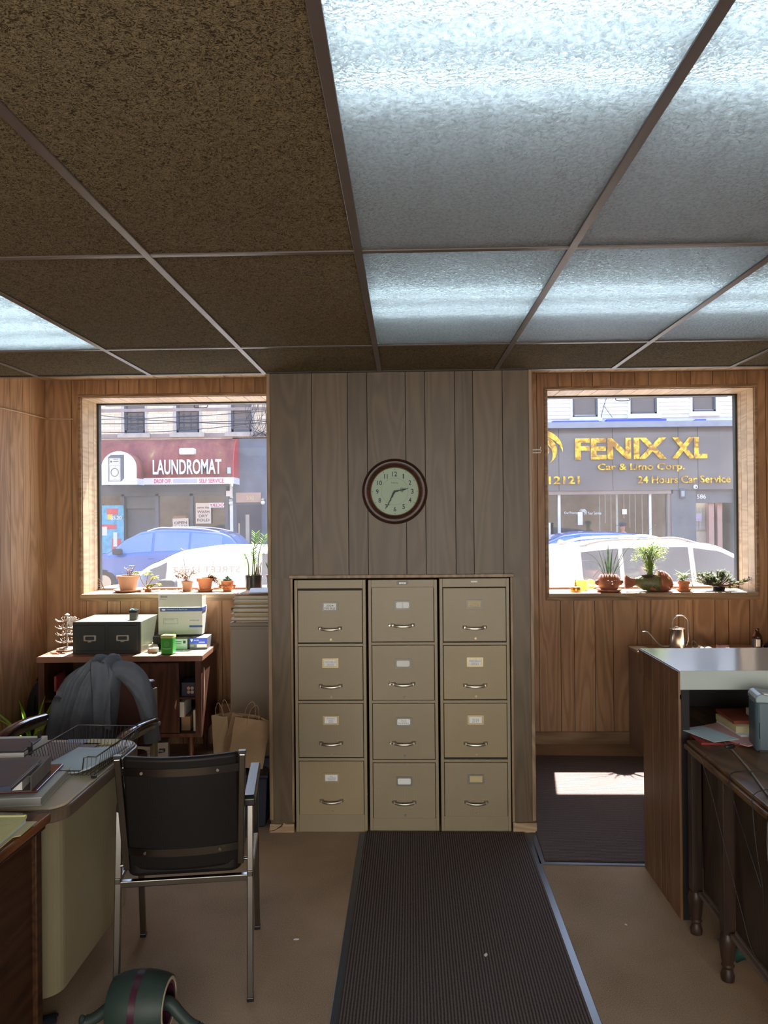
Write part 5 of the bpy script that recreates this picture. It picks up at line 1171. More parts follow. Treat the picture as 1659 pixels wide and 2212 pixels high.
for k in range(8): a = rnd(-.6,.8); leaf(bm, (.08,.03,.0+rnd(.005,.05)), (math.cos(a),.3*math.sin(a),rnd(.1,.8)), rnd(.05,.075), .022, .8, 5)
obj('green_leaves', bm, g_yel, t)
# 5 little face pot
def face_pot(label, loc, rt, h, m, ears, plant_fn, saucer=None, prof=None):
    t = thing('face_pot', label, 'potted plant', loc)
    z0 = .012 if saucer else 0
    bm = B(); lathe(bm, prof, (0,0,z0), 36, cap=False); obj('pot', bm, m, t, smooth=True)
    bm = B(); r = ears[0]
    tube(bm, [(0,-r-.004,z0+h*.62),(0,-r-.012,z0+h*.46),(0,-r-.016,z0+h*.4)], .006, 10, 3, radii=[.003,.006,.009]); obj('nose', bm, m, t, smooth='all')
    for s in (-1, 1):
        bm = B(); tube(bm, [(s*.012,-r+.002,z0+h*.62),(s*.025,-r+.0,z0+h*.66),(s*.04,-r+.01,z0+h*.6)], .003, 8, 3); tube(bm, [(s*.014,-r+.001,z0+h*.53),(s*.025,-r-.001,z0+h*.51),(s*.037,-r+.008,z0+h*.53)], .004, 8, 3); obj('eye', bm, m, t, smooth='all')
        bm = B(); tube(bm, [(s*(rt*.97),0,z0+h*.6),(s*(rt*1.12),-.004,z0+h*.55),(s*(rt*1.1),-.004,z0+h*.4),(s*rt*.95,0,z0+h*.34)], .009, 10, 4, radii=[.006,.012,.009,.004]); obj('ear', bm, m, t, smooth='all')
    bm = B(); tube(bm, [(-.018,-r*.97,z0+h*.27),(0,-r-.003,z0+h*.25),(.018,-r*.97,z0+h*.27)], .004, 8, 4); obj('mouth', bm, m, t, smooth='all')
    if saucer: bm = B(); lathe(bm, [(0,0),(saucer*.8,0),(saucer,.012),(saucer,.02),(saucer-.006,.02),(saucer*.78,.008),(0,.008)], n=32, cap=False); obj('saucer', bm, m, t, smooth=True)
    plant_fn(t, z0+h); return t
def cactus(t, h):
    bm = B()
    for k in range(60):
        a = rnd(0,6.3); r = rnd(0,.03); z = h-.01+.03*(1-r/.035)
        leaf(bm, (r*math.cos(a),r*math.sin(a),z), (math.cos(a)*r*30,math.sin(a)*r*30,.8), rnd(.012,.022), .009, .1, 3, fold=.5)
    lathe(bm, [(0,h-.02),(.036,h-.015),(.03,h+.012),(0,h+.02)], n=16, cap=False)
    obj('cactus_cluster', bm, g_dark, t)
face_pot('small terracotta face pot with a dark succulent, left sill', (-1.34, 5.72, ZL), .047, .08, M['terracotta'], (.044,), cactus, prof=[(0,0),(.03,0),(.036,.02),(.043,.05),(.047,.08),(.042,.08),(.038,.066),(0,.066)])
# 6 black pot with zz plant
t, h = pot('potted_plant', 'black pot with tall bright green stems next to the column', 'potted plant', (-1.145, 5.74, ZL), .064, .06, .118, M['black_plastic'], lip=.001)
bm = B(); bl = B()
for (x0, e, n) in (((-.01,0),(.02,0,.32),13),((-.04,.01),(-.075,0,.17),8),((.01,0),(-.0,0,.2),9),((.03,.0),(.085,.01,.3),11)):
    p0 = Vector((x0[0],x0[1],h-.02)); p2 = Vector((e[0],e[1],h+e[2])); p1 = (p0+p2)/2+Vector((-(e[0])*.2,0,.02))
    tube(bm, [p0,p1,p2], .004, 6, 4, radii=[.006,.004,.002])
    for q in range(n):
        f = .45+.55*q/n; p = p0*(1-f)+p2*f
        for s in (-1,1): leaf(bl, p, (s*.75,rnd(-.4,.4),.9), .05 if n > 8 else .036, .02, .2, 5, fold=.2)
obj('stems', bm, stem_g, t, smooth='all'); obj('leaves', bl, g_zz, t)
bm = B()
for k in range(26): a = rnd(0,6.3); leaf(bm, (rnd(-.04,.04),rnd(-.03,.03),h-.015), (math.cos(a),math.sin(a),rnd(.3,1.2)), rnd(.04,.075), .008, 1.5, 4)
for k in range(7): x = rnd(.0,.045); tube(bm, [(x,0,h-.02),(x+rnd(.0,.02),0,h+rnd(.05,.1))], .003, 5)
obj('dry_stalks', bm, g_dry, t)
# 7 tall narrow pot with aloe
t, h = pot('potted_plant', 'narrow tall terracotta pot with dark pointed leaves against the column', 'potted plant', (-1.01, 5.73, ZL), .036, .032, .11, M['terracotta_dark'], .034)
bm = B()
for k, (a, d) in enumerate(((0,.1),(2.6,.5),(4.2,.4),(1.2,.45),(5.4,.55),(3.4,.15))): leaf(bm, (0,0,h-.02), (math.cos(a)*d,math.sin(a)*d,1), rnd(.1,.14), .024, .1, 7, fold=.5, wmax=.25)
obj('leaves', bm, g_dark, t)
# thin twiggy plant at the left jamb
t = thing('dried_grass', 'wispy pale dried grass sprig at the left end of the left sill', 'dried plant', (-2.3, 5.8, ZL))
bm = B()
for k in range(9): a = rnd(2.3,4); tube(bm, [(0,0,0),(.02*math.cos(a)*2,.01,.03+.006*k),(.05*math.cos(a),-.02,.04+.008*k)], .001, 4, 3)
obj('blades', bm, g_dry, t)

# right sill: oil can, jars, face pot, fish planter, small pot, succulent
t = thing('oil_can', 'tiny brass oil can at the left end of the right sill', 'oil can', (1.245, 5.66, ZR))
bm = B(); lathe(bm, [(0,0),(.036,0),(.037,.004),(.037,.03),(.034,.036),(.01,.044),(.012,.05),(.006,.052),(.004,.062),(0,.062)], n=28, cap=False); obj('body', bm, mat('brass_can', (.55,.3,.05), .3, .8), t, smooth=True)
bm = B(); cyl(bm, (0,0,.06), (-.001,0,.105), .0035, .001); tube(bm, [(-.003,0,.055),(-.018,0,.066),(-.026,0,.075)], .0012, 5); obj('spout', bm, M['brass_dull'], t, smooth='all')
amb = bpy.data.materials.new('yellow_glass'); amb.use_nodes = True; _b = amb.node_tree.nodes['Principled BSDF']; _b.inputs['Base Color'].default_value = (.95,.8,.35,1); _b.inputs['Transmission Weight'].default_value = .7; _b.inputs['Roughness'].default_value = .25
t = thing('glass_jar', 'pale yellow glass jar behind the brass oil can', 'jar', (1.305, 5.76, ZR))
bm = B(); lathe(bm, [(0,0),(.046,0),(.05,.01),(.05,.06),(.046,.075),(.042,.075),(.044,.06),(.044,.012),(0,.01)], n=28, cap=False); obj('glass', bm, amb, t, smooth=True)
t = thing('round_dish', 'pale round dish standing on edge between the yellow jar and face pot', 'dish', (1.39, 5.82, ZR))
bm = B(); lathe(bm, [(.0,0),(.034,0),(.038,.006),(.036,.01),(.0,.004)], n=28, cap=False); bmesh.ops.rotate(bm, verts=bm.verts[:], cent=(0,0,0), matrix=Matrix.Rotation(R(80), 3, 'X')); bmesh.ops.translate(bm, verts=bm.verts[:], vec=(0,0,.04)); obj('plate', bm, amb, t, smooth=True)
def spikes(t, h):
    bm = B()
    for (x, dx, dz, ln, w_, dr) in ((-.03,-.25,1,.2,.016,.05),(-.015,-.16,1,.2,.012,0),(-.04,-.5,1,.16,.015,.2),(.0,.02,1,.23,.02,0),(.012,.1,1,.2,.018,0),(.02,.22,1,.22,.02,.0),(.03,.45,1,.24,.02,.0),(.04,.6,1,.18,.016,.1),(.0,-.35,1,.14,.02,.1),(-.01,-.1,1,.15,.018,0)):
        leaf(bm, (x,rnd(-.02,.02),h-.01), (dx,rnd(-.1,.1),dz), ln, w_, dr, 8, fold=.5, wmax=.2)
    for (pts, r) in (([(.03,0,h-.01),(.12,0,h+.16),(.22,-.01,h+.26),(.34,-.02,h+.36)],.0045),([(.01,0,h-.01),(.05,0,h+.12),(.1,0,h+.25)],.003),([(-.03,0,h-.01),(-.09,0,h+.11),(-.2,0,h+.18),(-.31,0,h+.21)],.0032),([(-.03,0,h-.01),(-.08,0,h+.08),(-.2,0,h+.1),(-.36,0,h+.075)],.0032),([(-.03,0,h-.01),(-.07,-.01,h+.03),(-.13,-.02,h-.03),(-.17,-.02,h-.06)],.003),([(.03,0,h-.01),(.1,0,h+.04),(.16,0,h+.03)],.0025)):
        tube(bm, pts, r, 6, 6, radii=[r,r,r*.8,r*.3], sy=.4)
    obj('leaves', bm, g_spike, t, smooth='all')
face_pot('glossy brown head-shaped pot with ears and spiky snake plant', (1.485, 5.655, ZR), .083, .115, M['terracotta_dark'], (.083,), spikes, saucer=.09, prof=[(0,0),(.055,0),(.072,.02),(.083,.055),(.078,.09),(.062,.112),(.056,.115),(.05,.108),(.05,.1),(0,.1)])
# fish planter
t = thing('fish_planter', 'fish shaped ceramic planter with green scales and a leafy bush', 'potted plant', (1.78, 5.665, ZR))
fg = mat('fish_scales_green', (.14,.14,.05), .45, var=.25, vs=60); fr_ = mat('fish_brown', (.3,.1,.055), .4, var=.15)
def fish_ring(bm, x, zc, rz, ry, n=20, cut=None):
    v = []
    for i in range(n):
        a = 2*PI*i/n; z = zc+rz*math.sin(a)
        if cut is not None: z = min(z, cut)
        v.append(bm.verts.new((x, ry*math.cos(a), max(0.001, z))))
    return v
bm = B(); rs = [fish_ring(bm, x, zc, rz, ry, cut=.118) for x, zc, rz, ry in ((-.1,.07,.03,.025),(-.075,.066,.04,.035),(-.04,.062,.055,.05),(.0,.06,.068,.062),(.045,.062,.075,.066),(.065,.064,.076,.067))]; skin_rings(bm, rs); obj('scaled_body', bm, fg, t, smooth='all')
bm = B()
for i in range(9):
    for j in range(6):
        x = -.078+.0165*i; f = (x+.1)/.165; rz = .035+.04*min(1, f*1.3); ry = .03+.037*min(1, f*1.3); a = R(198+22*j+(8 if i % 2 else 0)); a = R(180+12+26*j-(13 if i % 2 else 0))
        if a > R(330): continue
        c = Vector((x, ry*math.sin(a-PI/2*0)*0, 0)); c = Vector((x, -abs(ry*1.0*math.sin(R(15+27*j+(13 if i%2 else 0)))), .062-rz*math.cos(R(15+27*j+(13 if i%2 else 0)))))
        if c.z < .01 or c.z > .115: continue
        for q in range(8):
            b1, b2 = PI*q/8-PI/2, PI*(q+1)/8-PI/2; p1 = c+Vector((.009*math.cos(b1), -.002, .009*math.sin(b1))); p2 = c+Vector((.009*math.cos(b2), -.002, .009*math.sin(b2))); sqtube(bm, p1, p2, .0016, .0016, up=(0,1,0))
obj('scale_relief', bm, mat('scale_edge', (.3,.27,.12), .5), t)
bm = B(); rs = [fish_ring(bm, x, zc, rz, ry) for x, zc, rz, ry in ((.062,.068,.082,.068),(.085,.07,.084,.068),(.12,.068,.075,.06),(.145,.062,.06,.048),(.16,.055,.045,.034),(.168,.05,.028,.02))]; skin_rings(bm, rs); obj('head', bm, fr_, t, smooth='all')
bm = B(); lathe(bm, [(.0,0),(.013,0),(.012,.004),(.006,.006),(0,.006)], n=16, cap=False); bmesh.ops.rotate(bm, verts=bm.verts[:], cent=(0,0,0), matrix=Matrix.Rotation(R(90), 3, 'X')); bmesh.ops.translate(bm, verts=bm.verts[:], vec=(.125,-.05,.1)); obj('eye', bm, M['card_tan'], t, smooth=True)
bm = B(); tube(bm, [(.135,-.045,.045),(.155,-.035,.05),(.171,-.012,.052)], .006, 8, 3); tube(bm, [(.14,-.045,.03),(.157,-.033,.034),(.168,-.01,.034)], .005, 8, 3); obj('lips', bm, fr_, t, smooth='all')
bm = B(); prism(bm, [(-.095,.05),(-.13,.03),(-.175,.02),(-.178,.06),(-.176,.105),(-.17,.12),(-.14,.1),(-.11,.095),(-.095,.09)], 'y', -.014, .014)
for k in range(7): sqtube(bm, (-.12,-.016,.06+.002*(k-3)), (-.174,-.016,.03+.013*k), .004, .004)
obj('tail', bm, fr_, t, bev=.003)
bm = B(); prism(bm, [(-.02,.02),(.03,.008),(.035,.02),(.0,.04)], 'y', -.07, -.06); obj('fin', bm, fr_, t, bev=.003)
bm = B(); lathe(bm, [(0,.1),(.05,.1),(.045,.12),(0,.124)], n=16, sx=1.2, cap=False); obj('soil', bm, M['soil'], t, smooth=True)
bm = B(); bl = B()
for k in range(26):
    a = rnd(0,6.3); r = rnd(.04,.16)*(1 if math.cos(a) < .2 else .95); e = Vector((r*math.cos(a)*1.15+.01, r*math.sin(a)*.4, .16+rnd(.05,.2)*(1.15-r*2.6)+.03)); p0 = Vector((rnd(-.02,.03),0,.11)); md = p0*.4+e*.6+Vector((-e.x*.25,0,.02))
    tube(bm, [p0, md, e], .003, 5, 4, radii=[.005,.0025,.001])
    for q in range(40):
        f = rnd(.4,1.08); p = (md*(1-f)+e*f if f > .5 else p0*(1-f)+md*f)+Vector((rnd(-.035,.035),rnd(-.03,.03),rnd(-.025,.03))); b_ = rnd(0,6.3)
        leaf(bl, p, (math.cos(b_),math.sin(b_),rnd(0,1)), rnd(.014,.024), .011, .3, 3)
obj('stems', bm, stem_g, t, smooth='all'); obj('leaves', bl, g_bush, t)
# small orange pot
t, h = pot('potted_plant', 'small orange pot with striped green and white leaves on the right sill', 'potted plant', (2.03, 5.66, ZR), .042, .034, .06, M['terracotta'], .052)
bm = B()
for k in range(30): a = rnd(0,6.3); leaf(bm, (rnd(-.015,.015),rnd(-.01,.01),h-.012+rnd(0,.05)), (math.cos(a)*.6,math.sin(a)*.6,rnd(.3,1.3)), rnd(.05,.085), .018, rnd(.3,1.4), 6)
for k in range(7): leaf(bm, (.03+.01*k*.5,0,h+.02-.01*k), (.8,.0,.1-.2*k), .04, .016, .8, 5)
obj('leaves', bm, g_var, t)
# spreading succulent
t = thing('succulent', 'sprawling dark green spiky succulent at the right end of the right sill', 'potted plant', (2.29, 5.68, ZR))
bm = B(); lathe(bm, [(0,0),(.04,0),(.048,.03),(.042,.03),(0,.026)], n=20, cap=False); obj('pot', bm, M['black_plastic'], t, smooth=True)
bm = B(); bl = B()
for k in range(58):
    a = rnd(0,2*PI); r = rnd(.02,.15); e = Vector((r*math.cos(a)*1.05-.03, r*math.sin(a)*.45, .03+rnd(.02,.125)*(1-r*2.4)+.01)); 
    if k < 5: e = Vector((.1+.035*k, rnd(-.03,.03), .02+.016*k))
    tube(bm, [(0,0,.03), Vector(e)*.6+Vector((0,0,.01)), e], .003, 5, 3)
    d0 = e.normalized()
    for q in range(26): b_ = rnd(0,6.3); leaf(bl, Vector(e)*rnd(.7,1.02)+Vector((0,0,rnd(-.006,.012))), (math.cos(b_)*.8+d0.x*.6,math.sin(b_)*.8,rnd(-.1,1.0)), rnd(.02,.034), .007, .1, 3, fold=.5, wmax=.25)
obj('stems', bm, stem_m, t, smooth='all'); obj('leaf_rosettes', bl, g_succ, t)
# floor plant by the left wall; sunlight is put into its leaf colour
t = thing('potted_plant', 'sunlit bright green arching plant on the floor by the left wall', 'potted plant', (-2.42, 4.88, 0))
bm = B(); lathe(bm, pot_prof(.09,.07,.15), n=28, cap=False); obj('pot', bm, M['terracotta_dark'], t, smooth=True)
bm = B(); lathe(bm, [(0,.13),(.08,.132),(0,.145)], n=20, cap=False); obj('soil', bm, M['soil'], t)
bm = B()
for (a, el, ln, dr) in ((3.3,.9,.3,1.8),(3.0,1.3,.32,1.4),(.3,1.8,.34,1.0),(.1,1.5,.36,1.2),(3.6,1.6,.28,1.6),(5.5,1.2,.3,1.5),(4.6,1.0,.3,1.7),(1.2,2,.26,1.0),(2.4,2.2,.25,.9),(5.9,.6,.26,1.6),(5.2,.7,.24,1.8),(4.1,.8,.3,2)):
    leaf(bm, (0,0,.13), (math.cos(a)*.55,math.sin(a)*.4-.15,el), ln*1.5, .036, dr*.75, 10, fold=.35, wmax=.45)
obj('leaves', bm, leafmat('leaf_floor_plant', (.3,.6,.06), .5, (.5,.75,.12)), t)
# ================================================================ street outside
GZ = -.36
def ground_mat(name, c0, c1, sc=40.):
    m, nt, b = new_mat(name); v = coords(nt); n = N(nt, 'ShaderNodeTexNoise', i_Scale=sc, i_Detail=5.); L(nt, v, n.inputs['Vector'])
    L(nt, ramp(nt, n.outputs['Fac'], [(.3,c0),(.7,c1)]), b.inputs['Base Color']); b.inputs['Roughness'].default_value = .9; return m
bm = B(); box(bm, (-45, 6.3, GZ-.2), (45, 60, GZ)); struct('ground_street', bm, ground_mat('asphalt', (.07,.07,.072), (.1,.1,.1)))
bm = B(); box(bm, (-45, YO, GZ-.2), (45, 9.7, GZ+.14)); struct('ground_sidewalk', bm, ground_mat('sidewalk_near', (.2,.195,.18), (.27,.26,.25), 8.))
bm = B(); box(bm, (-45, 21.7, GZ-.1), (45, 24.2, GZ+.14)); struct('ground_pavement', bm, ground_mat('sidewalk_far', (.2,.195,.18), (.27,.26,.25), 8.))
def fx(x, z, Y): k = Y/24; return (x*k, 1.667+(z-1.667)*k)

def brick_mat():
    m, nt, b = new_mat('pale_brick'); t = N(nt, 'ShaderNodeTexCoord'); mp = N(nt, 'ShaderNodeMapping'); mp.inputs['Rotation'].default_value = (R(-90),0,0); L(nt, t.outputs['Object'], mp.inputs[0])
    br = N(nt, 'ShaderNodeTexBrick', i_Scale=1., i_Mortar_Size=.006, i_Brick_Width=.31, i_Row_Height=.098, i_Bias=-.2); br.inputs['Color1'].default_value = (.9,.74,.52,1); br.inputs['Color2'].default_value = (.72,.54,.38,1); br.inputs['Mortar'].default_value = (.5,.43,.36,1)
    L(nt, mp.outputs[0], br.inputs['Vector']); L(nt, br.outputs['Color'], b.inputs['Base Color']); b.inputs['Roughness'].default_value = .9; return m
stone = mat('window_stone', (.5,.45,.39), .85, var=.12); band = mat('brownstone_band', (.36,.29,.26), .85, var=.2, vs=2)
dfr = mat('facade_frame_dark', (.09,.1,.12), .45); dglass = bpy.data.materials.new('street_glass'); dglass.use_nodes = True
_b = dglass.node_tree.nodes['Principled BSDF']; _b.inputs['Base Color'].default_value = (.1,.12,.13,1); _b.inputs['Roughness'].default_value = .03; _b.inputs['Specular IOR Level'].default_value = 1.
shopglass = bpy.data.materials.new('shop_glass'); shopglass.use_nodes = True; _n = shopglass.node_tree; _n.nodes.remove(_n.nodes['Principled BSDF'])
_t = N(_n, 'ShaderNodeBsdfTransparent'); _t.inputs[0].default_value = (.8,.85,.85,1); _g = N(_n, 'ShaderNodeBsdfGlossy'); _g.inputs['Roughness'].default_value = .02; _m = N(_n, 'ShaderNodeMixShader'); _m.inputs[0].default_value = .06
L(_n, _t.outputs[0], _m.inputs[1]); L(_n, _g.outputs[0], _m.inputs[2]); L(_n, _m.outputs[0], _n.nodes['Material Output'].inputs['Surface'])

# ---- left building
t = thing('brick_building', 'pale brick building with the dark red laundry awning', 'building', (-7, 24, GZ))
def tb(bm, a, b): box(bm, (a[0]+7, a[1]-24, a[2]-GZ), (b[0]+7, b[1]-24, b[2]-GZ))
WX = [(-8.96,-8.13),(-7.3,-6.4),(-5.56,-4.74),(-3.8,-2.95),(-10.7,-9.85)]
wx = sorted(WX); zb, zt = 4.33, 5.75
bm = B(); x = -16
for a, b in wx+[(2.2,2.2)]:
    tb(bm, (x,24,4.12), (a,24.4,9)); 
    if b > a: tb(bm, (a,24,4.12), (b,24.4,zb)); tb(bm, (a,24,zt), (b,24.4,9))
    x = b
obj('brick_wall', bm, brick_mat(), t)
bm = B(); tb(bm, (-16,24.05,-.4), (-9.9,24.4,4.15)); tb(bm, (-5.42,24.0,-.4), (2.2,24.4,4.15)); tb(bm, (-9.9,24.05,2.45), (-5.55,24.4,4.15)); obj('lower_wall', bm, mat('painted_dark', (.12,.14,.18), .6, var=.15, vs=2), t)
bm = B(); tb(bm, (-16,23.97,4.17), (2.2,24,4.3)); tb(bm, (-16,23.97,4.96), (2.2,24,5.06)) if 0 else tb(bm, (-16,23.975,5.0), (2.2,24,5.1)); obj('stone_course', bm, band, t)
for a, b in wx:
    bm = B(); tb(bm, (a-.1,23.93,4.18), (b+.1,24.05,4.32)); tb(bm, (a-.0,23.98,zb), (a+.1,24.1,zt)); tb(bm, (b-.07,23.98,zb), (b+.0,24.1,zt)); sf = obj('window', bm, stone, t)
    bm = B(); tb(bm, (a+.1,24.02,zb), (b-.07,24.1,zb+.09)); tb(bm, (a+.1,24.02,5.0), (b-.07,24.1,5.07)); tb(bm, (a+.1,24.02,zb), (a+.17,24.1,zt)); tb(bm, (b-.13,24.02,zb), (b-.07,24.1,zt)); obj('sash', bm, dfr, sf)
    bm = B(); tb(bm, (a+.14,24.07,zb+.05), (b-.1,24.09,zt)); obj('pane', bm, dglass, sf)
    if a < -5.6:
        bm = B()
        for z in (4.5,4.62,4.74,4.86): tb(bm, (a+.12,23.99,z), (b-.09,24.0,z+.018))
        for k in (.35,.6,.85): tb(bm, (a+k*(b-a)-.02,23.99,zb+.1), (a+k*(b-a),24.0,4.95))
        obj('window_guard', bm, dfr, sf)
# shop window openings
SF = [(-9.85,-8.9,-.2,2.35),(-7.78,-6.77,-.1,2.36),(-6.68,-5.66,-.1,2.37)]
bm = B()
for a, b, c, d in ((-9.9,-5.55,2.33,2.47),(-9.9,-5.55,-.4,-.1),(-9.9,-9.82,-.1,2.4),(-8.95,-8.86,-.4,2.4),(-7.88,-7.77,-.4,2.4),(-6.78,-6.67,-.1,2.4),(-5.66,-5.55,-.4,2.4)): tb(bm, (a,23.93,c), (b,24.08,d))
tb(bm, (-9.9,23.9,2.47), (-5.5,24.05,2.7)); obj('shop_frame', bm, dfr, t)
for k, (a, b, c, d) in enumerate(SF): bm = B(); tb(bm, (a,24.0,c), (b,24.01,d)); obj('shop_window', bm, shopglass, t)
bm = B(); tb(bm, (-8.86,24.25,-.4), (-7.88,24.3,1.95)); tb(bm, (-8.86,24.1,1.95), (-7.88,24.15,2.33)); obj('shop_door', bm, mat('door_grey', (.13,.14,.15), .5), t)
bm = B(); tb(bm, (-9.9,26.5,-.4), (-5.5,26.6,2.5)); tb(bm, (-9.9,24.1,-.42), (-5.5,26.6,-.36)); tb(bm, (-9.9,24.1,2.4), (-5.5,26.6,2.45)); tb(bm, (-9.95,24.1,-.4), (-9.9,26.6,2.5)); tb(bm, (-5.5,24.1,-.4), (-5.45,26.6,2.5)); obj('shop_interior', bm, mat('laundry_wall', (.34,.3,.26), .8, var=.35, vs=1.5), t)
bm = B(); tb(bm, (-5.52,23.96,-.3), (-5.42,24.06,2.5)); tb(bm, (-5.62,23.9,2.3), (-5.42,24.0,2.62)); obj('downpipe', bm, M['paper'], t)
# entrance 590
bm = B(); tb(bm, (-5.3,23.97,-.3), (-4.53,24.0,2.04)); dd = obj('entrance_door', bm, mat('door_black', (.05,.055,.07), .5), t)
bm = B(); tb(bm, (-5.02,23.95,.75), (-4.9,23.97,1.72)); obj('door_light', bm, mat('door_light_tan', (.4,.36,.3), .3), dd)
bm = B(); tb(bm, (-5.24,23.93,1.0), (-5.2,23.97,1.45)); obj('pull_handle', bm, M['nickel'], dd)
bm = B(); tb(bm, (-5.32,23.96,2.1), (-4.53,24.0,2.41)); tr_ = obj('transom', bm, mat('transom_tan', (.42,.3,.24), .35), t)
bm = B(); text_bm(bm, '590', -4.98+7, 2.18-GZ, .22, .13, -.045, .02, ext=.004); obj('house_number', bm, M['card_tan'], tr_)
for x in (-5.47, -4.46):
    l_ = thing('wall_lamp', 'small round wall lamp %s the black entrance door' % ('left of' if x < -5 else 'right of'), 'wall lamp', (x, 23.9, 2.15))
    bm = B(); lathe(bm, [(0,-.13),(.05,-.11),(.07,-.06),(.05,-.01),(0,0)], n=16, cap=False); obj('globe', bm, M['paper'], l_, smooth=True)
    bm = B(); lathe(bm, [(0,0),(.06,0),(.07,.06),(.03,.1),(0,.1)], n=16, cap=False); box(bm, (-.02,.0,.02), (.02,.1,.06)); obj('cap', bm, M['nickel'], l_, smooth=True)
# awning
red_m, nt, b = new_mat('awning_red'); v = coords(nt, (1.2,1,.35)); n = N(nt, 'ShaderNodeTexNoise', i_Scale=2.5, i_Detail=5., i_Roughness=.6); L(nt, v, n.inputs['Vector'])
L(nt, ramp(nt, n.outputs['Fac'], [(.35,(.21,.04,.04)),(.55,(.3,.075,.06)),(.66,(.33,.12,.07)),(.74,(.45,.33,.12))]), b.inputs['Base Color']); b.inputs['Roughness'].default_value = .7
a_ = thing('awning', 'long dark red curved awning lettered for a laundromat', 'awning', (-7.3, 24, 2.64))
AX0, AX1 = fx(-10.4,0,23.2)[0], fx(-5.43,0,23.2)[0]
prof = [(24-.0,4.12),(23.75,4.08),(23.5,3.9),(23.32,3.6),(23.22,3.25),(23.2,2.86)]
bm = B(); r0 = [bm.verts.new((AX0+7.3, y-24, z-2.64)) for y, z in prof]; r1 = [bm.verts.new((AX1+7.3, y-24, z-2.64)) for y, z in prof]
for i in range(len(prof)-1): bm.faces.new((r0[i], r0[i+1], r1[i+1], r1[i]))
o = obj('canopy', bm, red_m, a_, smooth='all'); sm = o.modifiers.new('t', 'SOLIDIFY'); sm.thickness = .01
bm = B(); prism(bm, [(y-24, z-2.64) for y, z in prof]+[(0,.22)], 'x', AX1+7.3, AX1+7.33); obj('end_panel', bm, mat('awning_bright_red', (.5,.035,.04), .6), a_)
bm = B(); box(bm, (AX0+7.3, -.815, .02), (AX1+7.34, -.8, .22)); box(bm, (AX1+7.325,-.8,.02), (AX1+7.34,0,.22)); obj('valance', bm, mat('valance_white', (.75,.72,.74), .7), a_)
bm = B(); X0, X1 = fx(-7.95,0,23.2)[0], fx(-5.77,0,23.2)[0]; text_bm(bm, 'LAUNDROMAT', X0+7.3, .32, X1-X0, .46, -.835, .018, ext=.02); prism(bm, rrect(fx(-7.1,0,23.2)[0]+7.3, .93, fx(-6.62,0,23.2)[0]+7.3, 1.12, .04), 'y', -.86, -.66); obj('lettering', bm, M['paper'], a_)
bm = B(); k_ = mat('letter_red', (.55,.1,.14), .6)
text_bm(bm, 'DROP OFF.', fx(-7.92,0,23.2)[0]+7.3, .055, .54, .13, -.818, .02, ext=.004); text_bm(bm, 'SELF SERVICE', fx(-6.49,0,23.2)[0]+7.3, .055, .76, .13, -.818, .02, ext=.004); obj('red_lettering', bm, k_, a_)
bm = B(); box(bm, (fx(-7.32,0,23.2)[0]+7.3,-.82,.05), (fx(-6.55,0,23.2)[0]+7.3,-.815,.19)); obj('faded_patch', bm, mat('faded_patch', (.48,.46,.5), .7), a_)
bm = B(); box(bm, (AX1+7.15,-.84,.33), (AX1+7.25,-.8,.52)); obj('patch', bm, mat('patch_blue', (.45,.55,.75), .7), a_)
# round entrance hood with the washing machine picture
h_ = thing('awning', 'white fronted round hood awning with a washing machine drawing', 'awning', (-8.6, 23.2, 2.64))
cx, hr_ = fx(-9.04,0,22.6)[0]+8.6, .53
arch = [(cx-hr_,.0),(cx+hr_,.0)]+[(cx+hr_*math.cos(R(a)), .5+.5*math.sin(R(a))) for a in range(0,181,12)]
bm = B(); prism(bm, arch, 'y', -.62, -.6); obj('front_panel', bm, M['paper'], h_)
bm = B(); r0 = [bm.verts.new((x,-.6,z)) for x, z in arch[1:]+arch[:1]]; r1 = [bm.verts.new((x+.0,.1,z)) for x, z in arch[1:]+arch[:1]]
for i in range(len(r0)-1): bm.faces.new((r0[i], r0[i+1], r1[i+1], r1[i]))
o = obj('hood', bm, red_m, h_, smooth='all'); sm = o.modifiers.new('t', 'SOLIDIFY'); sm.thickness = .01
bm = B(); box(bm, (cx+hr_, -.6, 0), (cx+hr_+.012, .0, .19)); obj('side_valance', bm, bpy.data.materials['valance_white'], h_)
bm = B(); wx0, wx1, wz0, wz1 = cx-.32, cx+.07, .1, .82
def fr(bm, x0, z0, x1, z1, w_, y=-.622):
    for a, b in (((x0,z0),(x1,z0+w_)),((x0,z1-w_),(x1,z1)),((x0,z0),(x0+w_,z1)),((x1-w_,z0),(x1,z1))): box(bm, (a[0],y-.004,a[1]), (b[0],y,b[1]))
fr(bm, wx0, wz0, wx1, wz1, .02); fr(bm, wx0+.035, wz0+.04, wx1-.035, .58, .007); fr(bm, wx0+.035, .61, wx1-.035, wz1-.03, .007)
prism(bm, [(wx0,wz1),(wx0+.08,wz1+.07),(wx1+.09,wz1+.07),(wx1+.09,wz0+.09),(wx1,wz0),(wx1,wz1)], 'y', -.624, -.621)
for k in range(28):
    a, b = 2*PI*k/28, 2*PI*(k+1)/28; c = ((wx0+wx1)/2+.0, .37); sqtube(bm, (c[0]+.11*math.cos(a),-.624,c[1]+.12*math.sin(a)), (c[0]+.11*math.cos(b),-.624,c[1]+.12*math.sin(b)), .022, .006, up=(0,1,0))
text_bm(bm, 'LAUNDROMAT', wx0+.15, .75, .17, .02, -.622, 0, ext=.004); text_bm(bm, 'WWWWWW', wx0+.15, .68, .17, .035, -.622, .02, ext=.004); cyl(bm, (wx0+.09,-.62,.69), (wx0+.09,-.626,.69), .032, n=14)
obj('machine_drawing', bm, mat('drawing_grey', (.1,.11,.13), .6), h_)
